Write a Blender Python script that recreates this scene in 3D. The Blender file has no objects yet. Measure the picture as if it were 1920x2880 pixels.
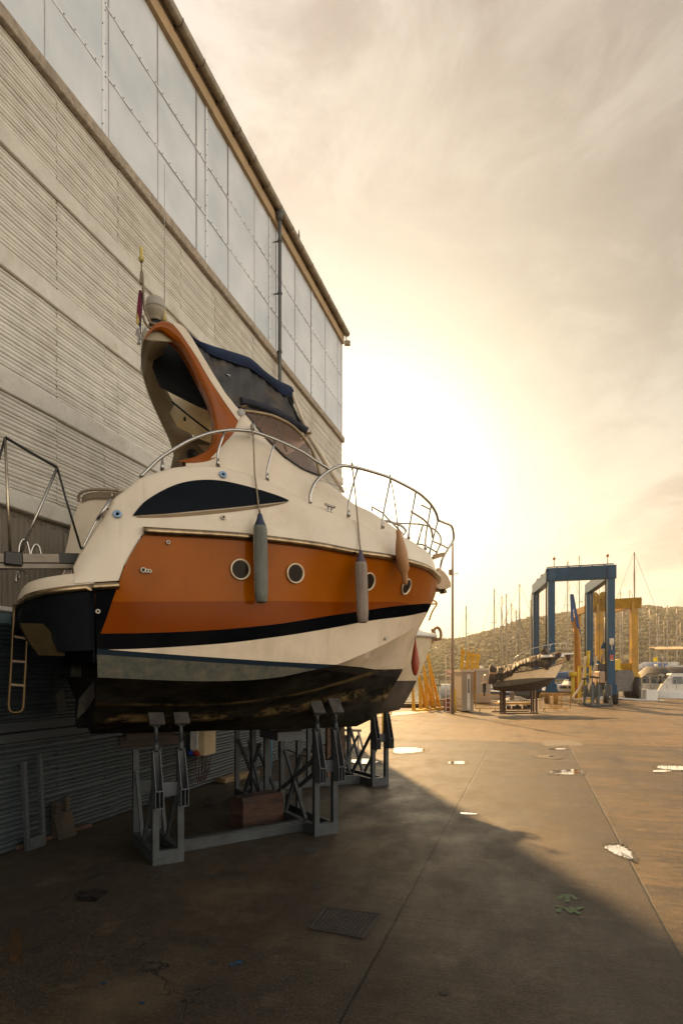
import bpy, math, random
from mathutils import Vector, Matrix
R_ = math.radians
random.seed(7)

# ------------------------------------------------------------------ camera
FPX, U0, VH, HC = 1720.0, 960.0, 1893.0, 2.2       # focal length in photo pixels, centre column, horizon row, eye height
TH = math.atan(530/FPX)                            # the wall's direction (world +Y) lies this far right of the view
ST, CT = math.sin(TH), math.cos(TH)
scn = bpy.context.scene
cam_d = bpy.data.cameras.new('camera'); cam = bpy.data.objects.new('camera', cam_d)
scn.collection.objects.link(cam); scn.camera = cam
cam.location = (0, 0, HC); cam.rotation_euler = (R_(90), 0, TH)
cam_d.sensor_fit = 'VERTICAL'; cam_d.sensor_height = 36; cam_d.lens = 36*FPX/2880
cam_d.shift_y = (VH-1440)/2880
cam_d.clip_start = .05; cam_d.clip_end = 6000

# ------------------------------------------------------------------ light
SUN_A, SUN_E = -10.0, 38.0          # degrees right of the view direction, elevation
sd_f, sd_r = math.cos(R_(SUN_A))*math.cos(R_(SUN_E)), math.sin(R_(SUN_A))*math.cos(R_(SUN_E))
SUN = Vector((-ST*sd_f+CT*sd_r, CT*sd_f+ST*sd_r, math.sin(R_(SUN_E))))
sl = bpy.data.lights.new('sun', 'SUN'); so = bpy.data.objects.new('sun', sl); scn.collection.objects.link(so)
sl.energy = 5.0; sl.angle = R_(1.5); sl.color = (1.0, .63, .28)
so.rotation_euler = SUN.to_track_quat('Z', 'Y').to_euler(); so.location = (0, 0, 40)

scn.view_settings.view_transform = 'Standard'; scn.view_settings.look = 'None'
scn.view_settings.exposure = 1.1; scn.view_settings.gamma = 1.0

def cdir(u, v):
    f, r, z = 1.0, (u-U0)/FPX, (VH-v)/FPX
    return Vector((-ST*f+CT*r, CT*f+ST*r, z)).normalized()

BACKC = (1.06, 1.03, .97)
def C0(F, R): return Vector((-ST*F+CT*R, CT*F+ST*R, 0))
world = bpy.data.worlds.new('World'); scn.world = world; world.use_nodes = True
def build_world():
    nt = world.node_tree; n = nt.nodes; L = nt.links; n.clear()
    def N(t, **k):
        x = n.new(t)
        for a, b in k.items(): setattr(x, a, b)
        return x
    def M(op, a, b=None, c=None, cl=False):
        x = N('ShaderNodeMath', operation=op, use_clamp=cl)
        for i, q in enumerate((a, b, c)):
            if q is None: continue
            if isinstance(q, (int, float)): x.inputs[i].default_value = q
            else: L.new(q, x.inputs[i])
        return x.outputs[0]
    def MIX(f, a, b, bt='MIX'):
        x = N('ShaderNodeMix', data_type='RGBA', blend_type=bt)
        for s, q in ((x.inputs[0], f), (x.inputs[6], a), (x.inputs[7], b)):
            if isinstance(q, (int, float)): s.default_value = q
            elif isinstance(q, tuple): s.default_value = (*q, 1)
            else: L.new(q, s)
        return x.outputs[2]
    def ramp(f, pts):
        x = N('ShaderNodeValToRGB'); e = x.color_ramp.elements
        e[0].position, e[0].color = pts[0][0], (*pts[0][1], 1)
        e[1].position, e[1].color = pts[-1][0], (*pts[-1][1], 1)
        for p, c in pts[1:-1]:
            q = e.new(p); q.color = (*c, 1)
        L.new(f, x.inputs[0]); return x.outputs[0]
    tc = N('ShaderNodeTexCoord'); dirv = tc.outputs['Generated']
    sky = N('ShaderNodeTexSky', sky_type='NISHITA'); sky.sun_disc = False
    sky.sun_elevation = R_(SUN_E); sky.sun_rotation = math.atan2(SUN.x, SUN.y)
    sky.dust_density = 1; sky.air_density = 1.5
    def dot(d):
        x = N('ShaderNodeVectorMath', operation='DOT_PRODUCT'); L.new(dirv, x.inputs[0]); x.inputs[1].default_value = d
        return x.outputs['Value']
    g = cdir(1080, 1340)
    ang = M('MULTIPLY', M('ARCCOSINE', M('MINIMUM', dot(g), 1.0)), 57.2958/180)   # 0..1 over 180 degrees from the bright patch
    glow = ramp(ang, [(0, (2.0, 1.82, 1.40)), (.035, (1.10, .98, .74)), (.065, (.74, .67, .52)), (.10, (.58, .525, .425)), (.14, (.49, .445, .37)),
                      (.19, (.45, .415, .36)), (.26, (.41, .385, .345)), (.40, (.24, .23, .215)), (1, (.15, .155, .16))])
    # clouds: stretched noise laid out on the sky's own directions, flattened towards the horizon
    sep = N('ShaderNodeSeparateXYZ'); L.new(dirv, sep.inputs[0])
    zc = M('MAXIMUM', sep.outputs[2], 0.05)
    cmb = N('ShaderNodeCombineXYZ')
    L.new(M('DIVIDE', sep.outputs[0], M('ADD', zc, .35)), cmb.inputs[0])
    L.new(M('DIVIDE', sep.outputs[1], M('ADD', zc, .35)), cmb.inputs[1])
    L.new(M('MULTIPLY', zc, .8), cmb.inputs[2])
    def noise(sc, det, rough, dist=0.0, w=(0, 0, 0), s=(1, 1, 1)):
        mp = N('ShaderNodeMapping'); mp.inputs[1].default_value = w; mp.inputs[3].default_value = s; L.new(cmb.outputs[0], mp.inputs[0])
        x = N('ShaderNodeTexNoise'); L.new(mp.outputs[0], x.inputs['Vector'])
        x.inputs['Scale'].default_value = sc; x.inputs['Detail'].default_value = det
        x.inputs['Roughness'].default_value = rough; x.inputs['Distortion'].default_value = dist
        return x.outputs[0]
    n1 = noise(1.7, 6, .58, .9, (3.1, 1.7, 0), (1, .9, 1)); n2 = noise(5.5, 8, .65, 1.2, (9, 4, 1), (1, .9, 1))
    cl = M('ADD', M('MULTIPLY', n1, .62), M('MULTIPLY', n2, .38))
    cm = N('ShaderNodeMapRange'); cm.interpolation_type = 'SMOOTHSTEP'
    L.new(cl, cm.inputs[0]); cm.inputs[1].default_value = .40; cm.inputs[2].default_value = .60
    # cloud contrast dies away close to the bright patch
    far = N('ShaderNodeMapRange'); L.new(ang, far.inputs[0]); far.inputs[1].default_value = .06; far.inputs[2].default_value = .16
    cf = M('MULTIPLY', M('SUBTRACT', 1.0, cm.outputs[0]), M('MULTIPLY', far.outputs[0], .85))
    shade = MIX(cf, glow, (0.60, .57, .555), 'MULTIPLY')
    # pink-grey bank up to the left, olive-grey veil to the right
    left = N('ShaderNodeMapRange'); L.new(dot(cdir(620, -300)), left.inputs[0]); left.inputs[1].default_value = .70; left.inputs[2].default_value = 1.0
    shade = MIX(M('MULTIPLY', left.outputs[0], .9), shade, (1.0, .975, .985), 'MULTIPLY')
    right = N('ShaderNodeMapRange'); right.interpolation_type = 'SMOOTHSTEP'
    L.new(dot(cdir(2500, 500)), right.inputs[0]); right.inputs[1].default_value = .60; right.inputs[2].default_value = 1.0
    hi = N('ShaderNodeMapRange'); hi.interpolation_type = 'SMOOTHSTEP'; L.new(sep.outputs[2], hi.inputs[0]); hi.inputs[1].default_value = .10; hi.inputs[2].default_value = .50
    shade = MIX(M('MULTIPLY', right.outputs[0], M('ADD', M('MULTIPLY', hi.outputs[0], .75), .25)), shade, (.66, .65, .60), 'MULTIPLY')
    # unseen sky behind the camera and to the right:
    # a bright low band added there to light the shed wall
    bd_ = C0(-.55, .83); back = N('ShaderNodeMapRange'); back.interpolation_type = 'SMOOTHSTEP'; L.new(dot((bd_.x, bd_.y, .12)), back.inputs[0]); back.inputs[1].default_value = .05; back.inputs[2].default_value = .75
    low = N('ShaderNodeMapRange'); low.interpolation_type = 'SMOOTHSTEP'; L.new(sep.outputs[2], low.inputs[0]); low.inputs[1].default_value = .75; low.inputs[2].default_value = .15
    bf_ = M('MULTIPLY', back.outputs[0], M('ADD', M('MULTIPLY', low.outputs[0], .85), .15))
    shade = MIX(bf_, shade, BACKC)
    skyc = MIX(1.0, sky.outputs[0], (.03, .03, .035), 'MULTIPLY')
    hz = N('ShaderNodeMapRange'); hz.interpolation_type = 'SMOOTHSTEP'; L.new(sep.outputs[2], hz.inputs[0]); hz.inputs[1].default_value = .42; hz.inputs[2].default_value = .0
    shade = MIX(hz.outputs[0], shade, (1.40, 1.24, .98), 'MULTIPLY')
    col = MIX(.10, shade, skyc)
    below = N('ShaderNodeMapRange'); L.new(sep.outputs[2], below.inputs[0]); below.inputs[1].default_value = -.06; below.inputs[2].default_value = 0
    col = MIX(below.outputs[0], (.20, .15, .10), col)
    bg = N('ShaderNodeBackground'); L.new(col, bg.inputs[0]); bg.inputs[1].default_value = 1.0
    out = N('ShaderNodeOutputWorld'); L.new(bg.outputs[0], out.inputs[0])
build_world()

# ------------------------------------------------------------------ helpers
def C(F, R, z=0.0): return Vector((-ST*F+CT*R, CT*F+ST*R, z))        # view frame (ahead, right, up) -> world
def gp(u, v, z=0.0):
    F = FPX*(HC-z)/(v-VH); return C(F, (u-U0)/FPX*F, z)
def pz(u, v, F): return C(F, (u-U0)/FPX*F, HC+(VH-v)/FPX*F)
WD = HC*CT/.345                                                     # wall stands at x = -WD
def wy(u): return FPX*WD/(CT*CT*(1490-u)) - WD*math.tan(TH)
def wz(u, v):
    F = FPX*WD/(CT*(1490-u)); return HC+(VH-v)/FPX*F

def tag(o, label=None, cat=None, group=None, kind=None):
    if label: o['label'] = label
    if cat: o['category'] = cat
    if group: o['group'] = group
    if kind: o['kind'] = kind
    return o
def empty(name, loc=(0, 0, 0), rz=0.0, label=None, cat=None, group=None):
    o = bpy.data.objects.new(name, None); scn.collection.objects.link(o)
    o.location = loc; o.rotation_euler = (0, 0, rz); o.empty_display_size = .2
    return tag(o, label, cat, group)
def copy_tree(o, parent=None):
    c = o.copy(); scn.collection.objects.link(c); c.parent = parent
    for ch in list(o.children): copy_tree(ch, c)
    return c

def pchip(xs, ys):
    n = len(xs); d = [(ys[i+1]-ys[i])/(xs[i+1]-xs[i]) for i in range(n-1)]
    m = [d[0]]+[0 if d[i-1]*d[i] <= 0 else 2*d[i-1]*d[i]/(d[i-1]+d[i]) for i in range(1, n-1)]+[d[-1]]
    def f(x):
        if x <= xs[0]: return ys[0]+m[0]*(x-xs[0])
        if x >= xs[-1]: return ys[-1]+m[-1]*(x-xs[-1])
        i = 0
        while x > xs[i+1]: i += 1
        h = xs[i+1]-xs[i]; t = (x-xs[i])/h
        return ((2*t**3-3*t*t+1)*ys[i]+(t**3-2*t*t+t)*h*m[i]+(-2*t**3+3*t*t)*ys[i+1]+(t**3-t*t)*h*m[i+1])
    return f
def lin(xs, ys):
    def f(x):
        if x <= xs[0]: return ys[0]
        if x >= xs[-1]: return ys[-1]
        i = 0
        while x > xs[i+1]: i += 1
        return ys[i]+(ys[i+1]-ys[i])*(x-xs[i])/(xs[i+1]-xs[i])
    return f
def smooth_path(pts, n=6):
    pts = [Vector(p) for p in pts]; out = []
    if len(pts) < 3: return pts
    for i in range(len(pts)-1):
        p0 = pts[i-1] if i else pts[0]*2-pts[1]
        p1, p2 = pts[i], pts[i+1]
        p3 = pts[i+2] if i+2 < len(pts) else pts[-1]*2-pts[-2]
        for k in range(n):
            t = k/n
            out.append(.5*((2*p1)+(p2-p0)*t+(2*p0-5*p1+4*p2-p3)*t*t+(3*p1-p0-3*p2+p3)*t**3))
    out.append(pts[-1]); return out

class MB:
    def __init__(s): s.v = []; s.f = []; s.sm = []; s.attr = {}
    def add(s, vs, fs, smooth=False):
        b = len(s.v); s.v += [Vector(p) for p in vs]
        for q in fs: s.f.append([b+i for i in q]); s.sm.append(smooth)
        return s
    def box(s, a, b, rot=None, org=None):
        (x0, y0, z0), (x1, y1, z1) = a, b
        vs = [Vector(p) for p in ((x0, y0, z0), (x1, y0, z0), (x1, y1, z0), (x0, y1, z0), (x0, y0, z1), (x1, y0, z1), (x1, y1, z1), (x0, y1, z1))]
        if rot is not None:
            o = Vector(org) if org else Vector((0, 0, 0)); vs = [rot@(p-o)+o for p in vs]
        return s.add(vs, [(0, 3, 2, 1), (4, 5, 6, 7), (0, 1, 5, 4), (1, 2, 6, 5), (2, 3, 7, 6), (3, 0, 4, 7)])
    def cbox(s, c, d, rz=0.0, bev=0.0):
        # box centred on c, size d, turned about z, with bevelled vertical and horizontal edges when bev > 0
        hx, hy, hz = d[0]/2, d[1]/2, d[2]/2; m = Matrix.Rotation(rz, 3, 'Z'); c = Vector(c)
        if bev <= 0:
            vs = [m@Vector((x, y, z))+c for z in (-hz, hz) for x, y in ((-hx, -hy), (hx, -hy), (hx, hy), (-hx, hy))]
            return s.add(vs, [(0, 3, 2, 1), (4, 5, 6, 7), (0, 1, 5, 4), (1, 2, 6, 5), (2, 3, 7, 6), (3, 0, 4, 7)])
        b = min(bev, hx*.9, hy*.9, hz*.9); rings = []
        for z, q in ((-hz, b), (-hz+b, 0), (hz-b, 0), (hz, b)):
            X, Y = hx-q, hy-q; e = b if q == 0 else b*.4
            rings.append([m@Vector((x, y, z))+c for x, y in ((-X+e, -Y), (X-e, -Y), (X, -Y+e), (X, Y-e), (X-e, Y), (-X+e, Y), (-X, Y-e), (-X, -Y+e))])
        return s.loft(rings, closed=True, caps=True)
    def bar(s, a, b, w, h=None, up=(0, 0, 1)):
        a, b = Vector(a), Vector(b); h = h or w; d = (b-a).normalized(); u = Vector(up)
        if abs(d.dot(u)) > .97: u = Vector((1, 0, 0)) if abs(d.x) < .9 else Vector((0, 1, 0))
        x = d.cross(u).normalized(); y = x.cross(d)
        vs = [p+x*i*w/2+y*j*h/2 for p in (a, b) for i, j in ((-1, -1), (1, -1), (1, 1), (-1, 1))]
        return s.add(vs, [(0, 3, 2, 1), (4, 5, 6, 7), (0, 1, 5, 4), (1, 2, 6, 5), (2, 3, 7, 6), (3, 0, 4, 7)])
    def loft(s, rings, closed=True, caps=False, smooth=False):
        n = len(rings[0]); vs = [p for r in rings for p in r]; fs = []
        for i in range(len(rings)-1):
            for j in range(n if closed else n-1):
                k = (j+1) % n; fs.append((i*n+j, i*n+k, (i+1)*n+k, (i+1)*n+j))
        s.add(vs, fs, smooth)
        if caps:
            b = len(s.v)-len(vs)
            s.f.append([b+i for i in range(n)][::-1]); s.sm.append(False)
            s.f.append([b+(len(rings)-1)*n+i for i in range(n)]); s.sm.append(False)
        return s
    def tube(s, pts, r, n=8, caps=True, flat=None):
        pts = [Vector(p) for p in pts]; rings = []; prev = None
        for i, p in enumerate(pts):
            d = (pts[min(i+1, len(pts)-1)]-pts[max(i-1, 0)])
            if d.length < 1e-9: d = Vector((0, 0, 1))
            d.normalize()
            if prev is None:
                up = Vector((0, 0, 1)) if abs(d.z) < .9 else Vector((1, 0, 0))
                x = d.cross(up).normalized()
            else:
                x = (prev-d*prev.dot(d)); x = x.normalized() if x.length > 1e-6 else d.orthogonal().normalized()
            prev = x; y = d.cross(x); rr = r[i] if isinstance(r, (list, tuple)) else r
            rings.append([p+(x*math.cos(2*math.pi*k/n)+y*math.sin(2*math.pi*k/n))*rr for k in range(n)])
        return s.loft(rings, True, caps, True)
    def lathe(s, prof, c=(0, 0, 0), axis='Z', n=16, m=None):
        c = Vector(c); rings = []
        for r, z in prof:
            ring = []
            for k in range(n):
                a = 2*math.pi*k/n; p = Vector((r*math.cos(a), r*math.sin(a), z))
                if axis == 'Y': p = Vector((p.x, p.z, p.y))
                if axis == 'X': p = Vector((p.z, p.x, p.y))
                if m is not None: p = m@p
                ring.append(p+c)
            rings.append(ring)
        return s.loft(rings, True, True, True)
    def prism(s, poly, off):
        off = Vector(off); poly = [Vector(p) for p in poly]; n = len(poly)
        s.add(poly+[p+off for p in poly], [tuple(range(n))[::-1], tuple(range(n, 2*n))]+[(i, (i+1) % n, n+(i+1) % n, n+i) for i in range(n)])
        return s
    def build(s, name, mat, parent=None, local=None, auto=True):
        me = bpy.data.meshes.new(name)
        vs = s.v if local is None else [local@p for p in s.v]
        me.from_pydata([tuple(p) for p in vs], [], s.f)
        me.polygons.foreach_set('use_smooth', s.sm)
        for k, vals in s.attr.items():
            a = me.attributes.new(k, 'FLOAT', 'POINT'); a.data.foreach_set('value', vals)
        me.materials.append(mat); me.update()
        import bmesh
        bm = bmesh.new(); bm.from_mesh(me)
        bmesh.ops.recalc_face_normals(bm, faces=bm.faces); bm.to_mesh(me); bm.free()
        o = bpy.data.objects.new(name, me); scn.collection.objects.link(o)
        if parent: o.parent = parent
        return o

MATS = {}
def mat(name, col, rough=.6, metal=0.0, var=.12, scale=6.0, bump=0.0, bscale=30.0, col2=None, spec=.5, stretch=(1, 1, 1), dirt=None, dscale=2.0, damt=.3, trans=0.0, coat=0.0, alpha=1.0, det=5):
    """procedural paint: base colour broken up by noise, optional second colour, dirt patches and bump"""
    if name in MATS: return MATS[name]
    m = bpy.data.materials.new(name); m.use_nodes = True; nt = m.node_tree; n = nt.nodes; L = nt.links
    b = n['Principled BSDF']
    tc = n.new('ShaderNodeTexCoord'); mp = n.new('ShaderNodeMapping'); mp.inputs[3].default_value = stretch
    L.new(tc.outputs['Object'], mp.inputs[0])
    nz = n.new('ShaderNodeTexNoise'); nz.inputs['Scale'].default_value = scale; nz.inputs['Detail'].default_value = det; nz.inputs['Roughness'].default_value = .6
    L.new(mp.outputs[0], nz.inputs['Vector'])
    c2 = col2 or tuple(max(0, c*(1-2*var)) for c in col)
    rp = n.new('ShaderNodeValToRGB'); rp.color_ramp.elements[0].position = .32; rp.color_ramp.elements[1].position = .68
    rp.color_ramp.elements[0].color = (*c2, 1); rp.color_ramp.elements[1].color = (*[min(1, c*(1+.5*var)) for c in col], 1)
    L.new(nz.outputs[0], rp.inputs[0]); out = rp.outputs[0]
    if dirt:
        n2 = n.new('ShaderNodeTexNoise'); n2.inputs['Scale'].default_value = dscale; n2.inputs['Detail'].default_value = 8; n2.inputs['Roughness'].default_value = .7
        L.new(mp.outputs[0], n2.inputs['Vector'])
        mr = n.new('ShaderNodeMapRange'); mr.inputs[1].default_value = .5; mr.inputs[2].default_value = .68; mr.inputs[4].default_value = damt
        L.new(n2.outputs[0], mr.inputs[0])
        mx = n.new('ShaderNodeMix'); mx.data_type = 'RGBA'; L.new(mr.outputs[0], mx.inputs[0]); L.new(out, mx.inputs[6]); mx.inputs[7].default_value = (*dirt, 1)
        out = mx.outputs[2]
    L.new(out, b.inputs['Base Color'])
    b.inputs['Roughness'].default_value = rough; b.inputs['Metallic'].default_value = metal
    b.inputs['Specular IOR Level'].default_value = spec; b.inputs['Transmission Weight'].default_value = trans
    b.inputs['Coat Weight'].default_value = coat; b.inputs['Coat Roughness'].default_value = .12
    b.inputs['Alpha'].default_value = alpha
    rr = n.new('ShaderNodeMapRange'); rr.inputs[3].default_value = max(0, rough-.12*min(1, rough*2)); rr.inputs[4].default_value = min(1, rough+.12)
    L.new(nz.outputs[0], rr.inputs[0]); L.new(rr.outputs[0], b.inputs['Roughness'])
    if bump:
        n3 = n.new('ShaderNodeTexNoise'); n3.inputs['Scale'].default_value = bscale; n3.inputs['Detail'].default_value = 4
        L.new(mp.outputs[0], n3.inputs['Vector'])
        bp = n.new('ShaderNodeBump'); bp.inputs['Strength'].default_value = bump; bp.inputs['Distance'].default_value = .02
        L.new(n3.outputs[0], bp.inputs['Height']); L.new(bp.outputs[0], b.inputs['Normal'])
    MATS[name] = m; return m
def steel(name='stainless', c=(.40, .38, .35), r=.24): return mat(name, c, r, 1.0, .08, 12)
# ------------------------------------------------------------------ ground, water, hills
def ground_material():
    m = bpy.data.materials.new('yard_concrete'); m.use_nodes = True; nt = m.node_tree; n = nt.nodes; L = nt.links; b = n['Principled BSDF']
    def M(op, a, bb=None, cl=False):
        x = n.new('ShaderNodeMath'); x.operation = op; x.use_clamp = cl
        for i, q in enumerate((a, bb)):
            if q is None: continue
            if isinstance(q, (int, float)): x.inputs[i].default_value = q
            else: L.new(q, x.inputs[i])
        return x.outputs[0]
    def MIX(f, a, bb, bt='MIX'):
        x = n.new('ShaderNodeMix'); x.data_type = 'RGBA'; x.blend_type = bt
        for s, q in ((x.inputs[0], f), (x.inputs[6], a), (x.inputs[7], bb)):
            if isinstance(q, (int, float)): s.default_value = q
            elif isinstance(q, tuple): s.default_value = (*q, 1)
            else: L.new(q, s)
        return x.outputs[2]
    tc = n.new('ShaderNodeTexCoord'); sp = n.new('ShaderNodeSeparateXYZ'); L.new(tc.outputs['Object'], sp.inputs[0]); X, Y = sp.outputs[0], sp.outputs[1]
    def nz(sc, det=6, ro=.6, s=(1, 1, 1), off=(0, 0, 0), dist=0):
        mp = n.new('ShaderNodeMapping'); mp.inputs[1].default_value = off; mp.inputs[3].default_value = s; L.new(tc.outputs['Object'], mp.inputs[0])
        x = n.new('ShaderNodeTexNoise'); x.inputs['Scale'].default_value = sc; x.inputs['Detail'].default_value = det; x.inputs['Roughness'].default_value = ro; x.inputs['Distortion'].default_value = dist
        L.new(mp.outputs[0], x.inputs['Vector']); return x.outputs[0]
    def mr(f, a, c, o0=0.0, o1=1.0):
        x = n.new('ShaderNodeMapRange'); L.new(f, x.inputs[0])
        for i, q in ((1, a), (2, c), (3, o0), (4, o1)): x.inputs[i].default_value = q
        return x.outputs[0]
    wob = M('MULTIPLY', M('SUBTRACT', nz(3.5, 6, .7), .5), .045)
    Xw = M('ADD', X, wob)
    # strip of asphalt between two joints, the concrete apron each side, paler slab beyond
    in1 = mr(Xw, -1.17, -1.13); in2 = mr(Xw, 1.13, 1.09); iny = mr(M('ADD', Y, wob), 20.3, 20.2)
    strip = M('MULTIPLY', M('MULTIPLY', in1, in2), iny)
    big = nz(.35, 6, .6, (1, 1, 1), (4, 2, 0)); med = nz(1.6, 7, .65, (1, .55, 1)); streak = nz(2.2, 6, .7, (.35, 2.6, 1)); fine = nz(60, 4, .7); grit = nz(190, 2, .6)
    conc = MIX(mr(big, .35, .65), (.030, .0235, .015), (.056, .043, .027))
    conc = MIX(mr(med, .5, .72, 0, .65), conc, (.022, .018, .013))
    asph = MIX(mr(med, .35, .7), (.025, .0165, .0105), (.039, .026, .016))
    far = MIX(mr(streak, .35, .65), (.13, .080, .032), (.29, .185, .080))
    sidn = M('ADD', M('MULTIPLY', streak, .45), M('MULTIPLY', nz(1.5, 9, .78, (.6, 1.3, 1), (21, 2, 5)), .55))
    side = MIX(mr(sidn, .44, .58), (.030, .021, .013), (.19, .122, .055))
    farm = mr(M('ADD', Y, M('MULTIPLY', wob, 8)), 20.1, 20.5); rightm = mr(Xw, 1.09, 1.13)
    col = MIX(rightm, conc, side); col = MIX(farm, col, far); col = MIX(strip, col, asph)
    # stiff-broom streaks crossing the strips
    col = MIX(mr(streak, .52, .7, 0, .55), col, (.105, .074, .044))
    col = MIX(mr(nz(3.5, 6, .7, (.3, 1.6, 1), (7, 7, 7)), .55, .75, 0, .5), col, (.060, .048, .038))
    m1 = nz(7, 8, .78, (1, 1, 1), (1, 9, 4)); m2 = nz(24, 6, .75, (.8, 1.3, 1), (6, 3, 2))
    col = MIX(mr(m1, .46, .64, 0, .55), col, (.030, .024, .018)); col = MIX(mr(m1, .52, .36, 0, .40), col, (.095, .068, .040))
    col = MIX(mr(m2, .50, .68, 0, .7), col, (.014, .011, .008)); col = MIX(mr(m2, .46, .32, 0, .5), col, (.13, .095, .060))
    tyre = nz(1.0, 5, .6, (3.2, .16, 1), (5, 1, 7)); col = MIX(mr(tyre, .54, .66, 0, .45), col, (.026, .020, .015))
    col = MIX(mr(nz(.28, 4, .6, (1, 1, 1), (3, 13, 3)), .50, .66, 0, .5), col, (.022, .019, .016))
    g3 = nz(42, 4, .85, (1, 1, 1), (17, 3, 9)); col = MIX(mr(g3, .52, .62, 0, .75), col, (.010, .008, .006)); col = MIX(mr(g3, .46, .36, 0, .5), col, (.13, .098, .066))
    st = nz(1.9, 9, .72, (1, 1, 1), (4, 31, 2)); col = MIX(mr(st, .56, .66, 0, .6), col, (.018, .014, .011)); col = MIX(mr(st, .42, .33, 0, .45), col, (.12, .092, .060))
    # paint flecks and grime near the shed
    vor = n.new('ShaderNodeTexVoronoi'); vor.inputs['Scale'].default_value = 14; L.new(tc.outputs['Object'], vor.inputs['Vector'])
    fleck = M('MULTIPLY', mr(vor.outputs['Distance'], .16, .10), mr(nz(1.1, 3), .52, .60))
    fleck = M('MULTIPLY', fleck, mr(X, -.9, -1.5))
    col = MIX(M('MULTIPLY', fleck, .95), col, (.004, .007, .012))
    v2 = n.new('ShaderNodeTexVoronoi'); v2.inputs['Scale'].default_value = 9; L.new(tc.outputs['Object'], v2.inputs['Vector'])
    col = MIX(M('MULTIPLY', mr(v2.outputs['Distance'], .085, .06), mr(nz(.8, 3, .5, (1, 1, 1), (1, 8, 2)), .48, .56)), col, (.010, .008, .007))
    # joints and hairline cracks
    def line(v, at, w): return mr(M('ABSOLUTE', M('SUBTRACT', v, at)), w*.5, w)
    inv = lambda q: M('SUBTRACT', 1.0, q)
    j = M('MAXIMUM', M('MULTIPLY', inv(line(Xw, -1.15, .016)), iny), M('MULTIPLY', inv(line(Xw, 1.11, .016)), iny))
    j = M('MAXIMUM', j, M('MAXIMUM', inv(line(M('ADD', Y, wob), 20.25, .05)), inv(line(M('ADD', Y, wob), 27.5, .04))))
    vc = n.new('ShaderNodeTexVoronoi'); vc.feature = 'DISTANCE_TO_EDGE'; vc.inputs['Scale'].default_value = .55
    dis = n.new('ShaderNodeMapping'); L.new(tc.outputs['Object'], dis.inputs[0])
    add = n.new('ShaderNodeVectorMath'); add.operation = 'ADD'
    nn = n.new('ShaderNodeTexNoise'); nn.inputs['Scale'].default_value = 2.2; nn.inputs['Detail'].default_value = 6; L.new(tc.outputs['Object'], nn.inputs['Vector'])
    L.new(dis.outputs[0], add.inputs[0]); L.new(nn.outputs[1], add.inputs[1]); L.new(add.outputs[0], vc.inputs['Vector'])
    crack = M('MULTIPLY', mr(vc.outputs['Distance'], .006, .0015), M('MULTIPLY', mr(X, -1.2, -1.4), mr(nz(.6, 3, .5, (1, 1, 1), (3, 3, 3)), .5, .58)))
    lines = M('MAXIMUM', j, crack)
    col = MIX(lines, col, (.020, .016, .012))
    col = MIX(mr(grit, .3, .75, .0, .45), col, (.02, .016, .013))
    col = MIX(mr(nz(95, 3, .8, (1, 1, 1), (5, 5, 5)), .60, .72, 0, .6), col, (.17, .135, .095))
    col = MIX(M('MULTIPLY', mr(nz(26, 5, .75, (1, 1, 1), (2, 8, 1)), .60, .70, 0, .75), mr(nz(.9, 3, .5, (1, 1, 1), (8, 1, 3)), .42, .62)), col, (.016, .014, .012))
    col = MIX(mr(nz(.55, 5, .6, (1, 1, 1), (11, 5, 3)), .55, .70, 0, .55), col, (.11, .078, .045))
    col = MIX(M('MULTIPLY', lines, .9), col, (.008, .006, .005))
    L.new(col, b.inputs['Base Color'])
    rg = M('ADD', mr(med, .3, .7, .36, .66), mr(fine, .3, .7, -.06, .06)); L.new(rg, b.inputs['Roughness'])
    b.inputs['Specular IOR Level'].default_value = .22
    h = M('ADD', M('ADD', M('MULTIPLY', grit, .25), M('MULTIPLY', fine, .5)), M('ADD', M('MULTIPLY', streak, .6), M('MULTIPLY', lines, -.3)))
    bp = n.new('ShaderNodeBump'); bp.inputs['Strength'].default_value = .8; bp.inputs['Distance'].default_value = .014
    L.new(h, bp.inputs['Height']); L.new(bp.outputs[0], b.inputs['Normal'])
    return m
M_GROUND = ground_material()
quay = [C(-40, -60), C(-40, 60), C(70, 75)] + [gp(2300, 1952), gp(1920, 1957.5), gp(1700, 1958.5), gp(1560, 1962), gp(1500, 1971), gp(1330, 1975), gp(1180, 1976), gp(900, 1981), gp(300, 2000), C(30, -60)]
q = MB(); q.add(quay, [tuple(range(len(quay)))]); tag(q.build('yard_ground', M_GROUND), kind='structure')
q = MB(); n_ = len(quay)
for i in range(3, n_-1):
    a, b = quay[i], quay[i+1]; q.add([a, b, b+Vector((0, 0, -3)), a+Vector((0, 0, -3))], [(0, 1, 2, 3)])
tag(q.build('quay_wall', mat('quay_concrete', (.30, .27, .22), .85, bump=.4, dirt=(.08, .07, .05), damt=.7)), kind='structure')
q = MB(); 
for i in range(3, n_-2): q.bar(quay[i]+Vector((0, 0, .05)), quay[i+1]+Vector((0, 0, .05)), .35, .12)
tag(q.build('quay_kerb', mat('kerb_stone', (.46, .41, .33), .8, bump=.3)), kind='structure')

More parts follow.
